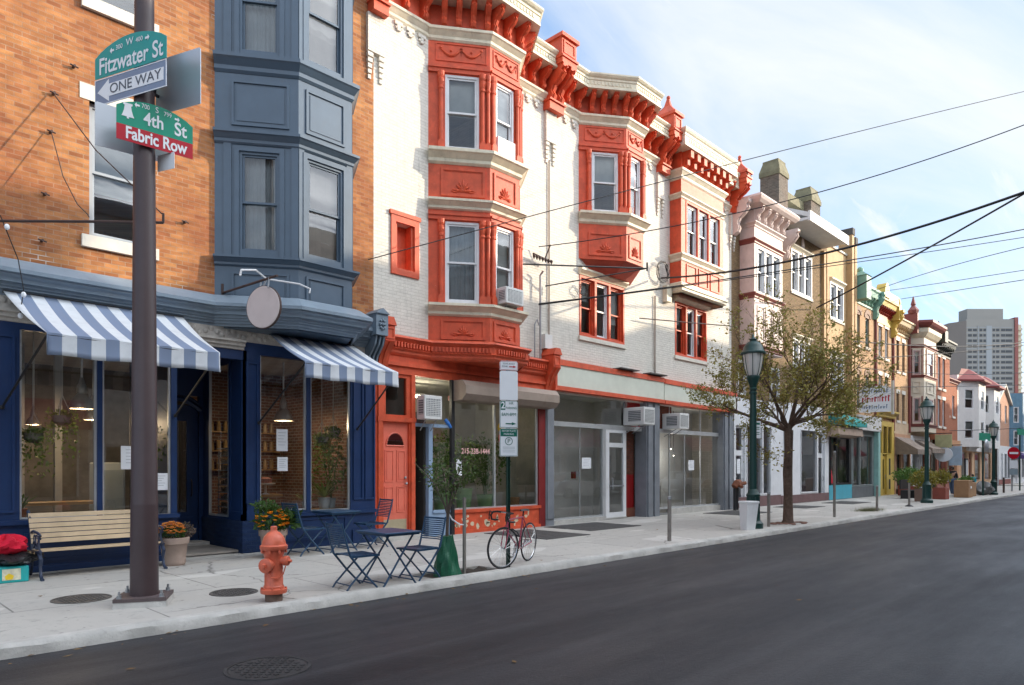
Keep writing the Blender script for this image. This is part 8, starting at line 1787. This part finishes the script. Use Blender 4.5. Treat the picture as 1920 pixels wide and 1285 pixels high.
t = thing('notice_board', 'black framed notice stand with a white sheet near the crossing', 'notice', (48.9, 9.6, 0)); MB().box(48.5, 49.2, 9.55, 9.62, 0.9, 2.2).build('board', BLACKM, t); MB().box(48.6, 49.1, 9.54, 9.55, 1.1, 2.1).build('sheet', SWHITE, t); MB().box(48.75, 48.95, 9.5, 9.7, 0, 0.9).build('foot', BLACKM, t)
heap('refuse_bags', 'grey refuse sacks at the kerb by the crossing', 'bags', 49.6, 8.9, 0.0, 0.9, 0.5, 0.75, paint('grey_sack', (0.12, 0.12, 0.12), 0.5, 0.3), 11, 0.3)
for x in (52.5, 55.0): t = thing('bollard', 'thin dark bollard at the far crossing', 'bollard', (x, 8.7, 0), group='bollards at the far crossing'); b = MB(); b.tube([(x, 8.7, 0), (x, 8.7, 1.0)], 0.06, 6); b.build('pipe', IR, t)
# red dress on a stand in the turquoise shop entry
t = thing('dress_form', 'long red dress on a stand at the turquoise shop', 'dress', (36.45, 12.6, 0.8)); b = MB(); b.lathe([(0.28, 0), (0.24, 0.4), (0.17, 0.85), (0.14, 1.0), (0.20, 1.25), (0.17, 1.4), (0.06, 1.48)], 36.5, 13.2, 12, 0.85); b.build('dress', paint('red_dress', (0.42, 0.005, 0.02), 0.7), t, True); b = MB(); b.tube([(36.5, 13.2, 0.1), (36.5, 13.2, 0.9)], 0.03, 6); b.sphere((36.5, 13.2, 2.42), 0.09, 8, 6, (0.8, 0.8, 1.2)); b.build('stand', GREYSILL, t)

# ---- people
SKIN = paint('skin', (0.42, 0.24, 0.17), 0.6, 0.05, dirt=0); JEAN = paint('blue_jeans', (0.07, 0.11, 0.19), 0.8, 0.15); BLKT = paint('black_cloth', (0.018, 0.018, 0.022), 0.8); WHT = paint('white_cloth', (0.62, 0.60, 0.58), 0.8); TQ = paint('turquoise_cloth', (0.02, 0.38, 0.46), 0.8); HAIR = paint('dark_hair', (0.025, 0.015, 0.01), 0.6)
def skin(name, J, E, m, parent, rad, sub=2):
    me = bpy.data.meshes.new(name); me.from_pydata([Vector(J[k]) for k in J], [(list(J).index(a), list(J).index(c)) for a, c in E], [])
    o = bpy.data.objects.new(name, me); COL.objects.link(o); md = o.modifiers.new('skin', 'SKIN'); md.use_smooth_shade = True
    for i, k in enumerate(J): q = rad[k]; me.skin_vertices[0].data[i].radius = (q if isinstance(q, tuple) else (q, q)); me.skin_vertices[0].data[i].use_root = (i == 0)
    s = o.modifiers.new('sub', 'SUBSURF'); s.levels = sub; s.render_levels = sub; me.materials.append(m); o.parent = parent; ORG[o.name] = Vector((0, 0, 0)); return o
def person(label, x, y, rz, H, top, bottom, stride=0.28, arms=0.2, bag=None):
    t = thing('person', label, 'person', (x, y, 0), R(rz), local=True); k = H / 1.75
    J = dict(pel=(0, 0, .95), chest=(0.02, 0, 1.28), neck=(0.02, 0, 1.48), head=(0.05, 0, 1.60), crown=(0.05, 0, 1.70), hL=(0, .09, .92), kL=(stride * .6, .09, .50), aL=(stride * .9, .09, .08), tL=(stride * .9 + .15, .09, .04), hR=(0, -.09, .92), kR=(-stride * .35, -.09, .50), aR=(-stride, -.09, .10), tR=(-stride + .14, -.09, .04), sL=(.02, .19, 1.40), eL=(-.06, .24, 1.12), wL=(arms * .6, .22, .90), fL=(arms, .21, .80), sR=(.02, -.19, 1.40), eR=(.04, -.24, 1.12), wR=(arms, -.22, .92), fR=(arms + .08, -.21, .84))
    J = {a: (v[0] * k, v[1] * k, v[2] * k) for a, v in J.items()}
    rad = dict(pel=.13, chest=.13, neck=.05, head=.085, crown=.06, hL=.085, kL=.058, aL=.04, tL=.03, hR=.085, kR=.058, aR=.04, tR=.03, sL=.06, eL=.042, wL=.03, fL=.035, sR=.06, eR=.042, wR=.03, fR=.035); rad = {a: v * k for a, v in rad.items()}
    E = [('pel', 'chest'), ('chest', 'neck'), ('neck', 'head'), ('head', 'crown'), ('pel', 'hL'), ('hL', 'kL'), ('kL', 'aL'), ('aL', 'tL'), ('pel', 'hR'), ('hR', 'kR'), ('kR', 'aR'), ('aR', 'tR'), ('chest', 'sL'), ('sL', 'eL'), ('eL', 'wL'), ('wL', 'fL'), ('chest', 'sR'), ('sR', 'eR'), ('eR', 'wR'), ('wR', 'fR')]
    skin('body', J, E, SKIN, t, rad)
    sub = lambda ks: {a: J[a] for a in ks}
    skin('shirt', sub(['pel', 'chest', 'neck', 'sL', 'eL', 'wL', 'sR', 'eR', 'wR']), [e for e in E if set(e) <= set(['pel', 'chest', 'neck', 'sL', 'eL', 'wL', 'sR', 'eR', 'wR'])], top, t, {a: r * 1.22 + .012 for a, r in rad.items()})
    skin('trousers', sub(['pel', 'hL', 'kL', 'aL', 'hR', 'kR', 'aR']), [e for e in E if set(e) <= set(['pel', 'hL', 'kL', 'aL', 'hR', 'kR', 'aR'])], bottom, t, {a: r * 1.18 + .012 for a, r in rad.items()})
    b = MB(); b.sphere((0.035 * k, 0, 1.635 * k), 0.115 * k, 10, 7, (1, 0.9, 1.05)); b.build('hair', HAIR, t, True)
    b = MB(); b.tube([(0.155 * k, 0, 1.615 * k), (0.175 * k, 0, 1.59 * k)], 0.014 * k, 5); b.build('nose', SKIN, t)
    for s in (-1, 1):
        q = J['tL' if s > 0 else 'tR']; b = MB(); b.sphere((q[0] - .04 * k, q[1], .045 * k), 0.08 * k, 8, 5, (1.6, 0.6, 0.55)); b.build('shoe', WHT, t, True)
    if bag: b = MB(); b.bevbox(-0.25 * k, -0.13 * k, -0.14 * k, 0.14 * k, 1.0 * k, 1.42 * k, 0.03); b.build('backpack', bag, t)
    return t
person('person in a dark top and blue jeans walking towards the camera by the cartons', 47.4, 10.0, 182, 1.72, BLKT, JEAN)
person('person in a white shirt behind the yellow bushes', 45.0, 10.9, 100, 1.7, WHT, BLKT, 0.05, 0.3)
person('child in a turquoise top and black shorts near the far crossing', 56.0, 10.6, 178, 1.2, TQ, BLKT, 0.15)
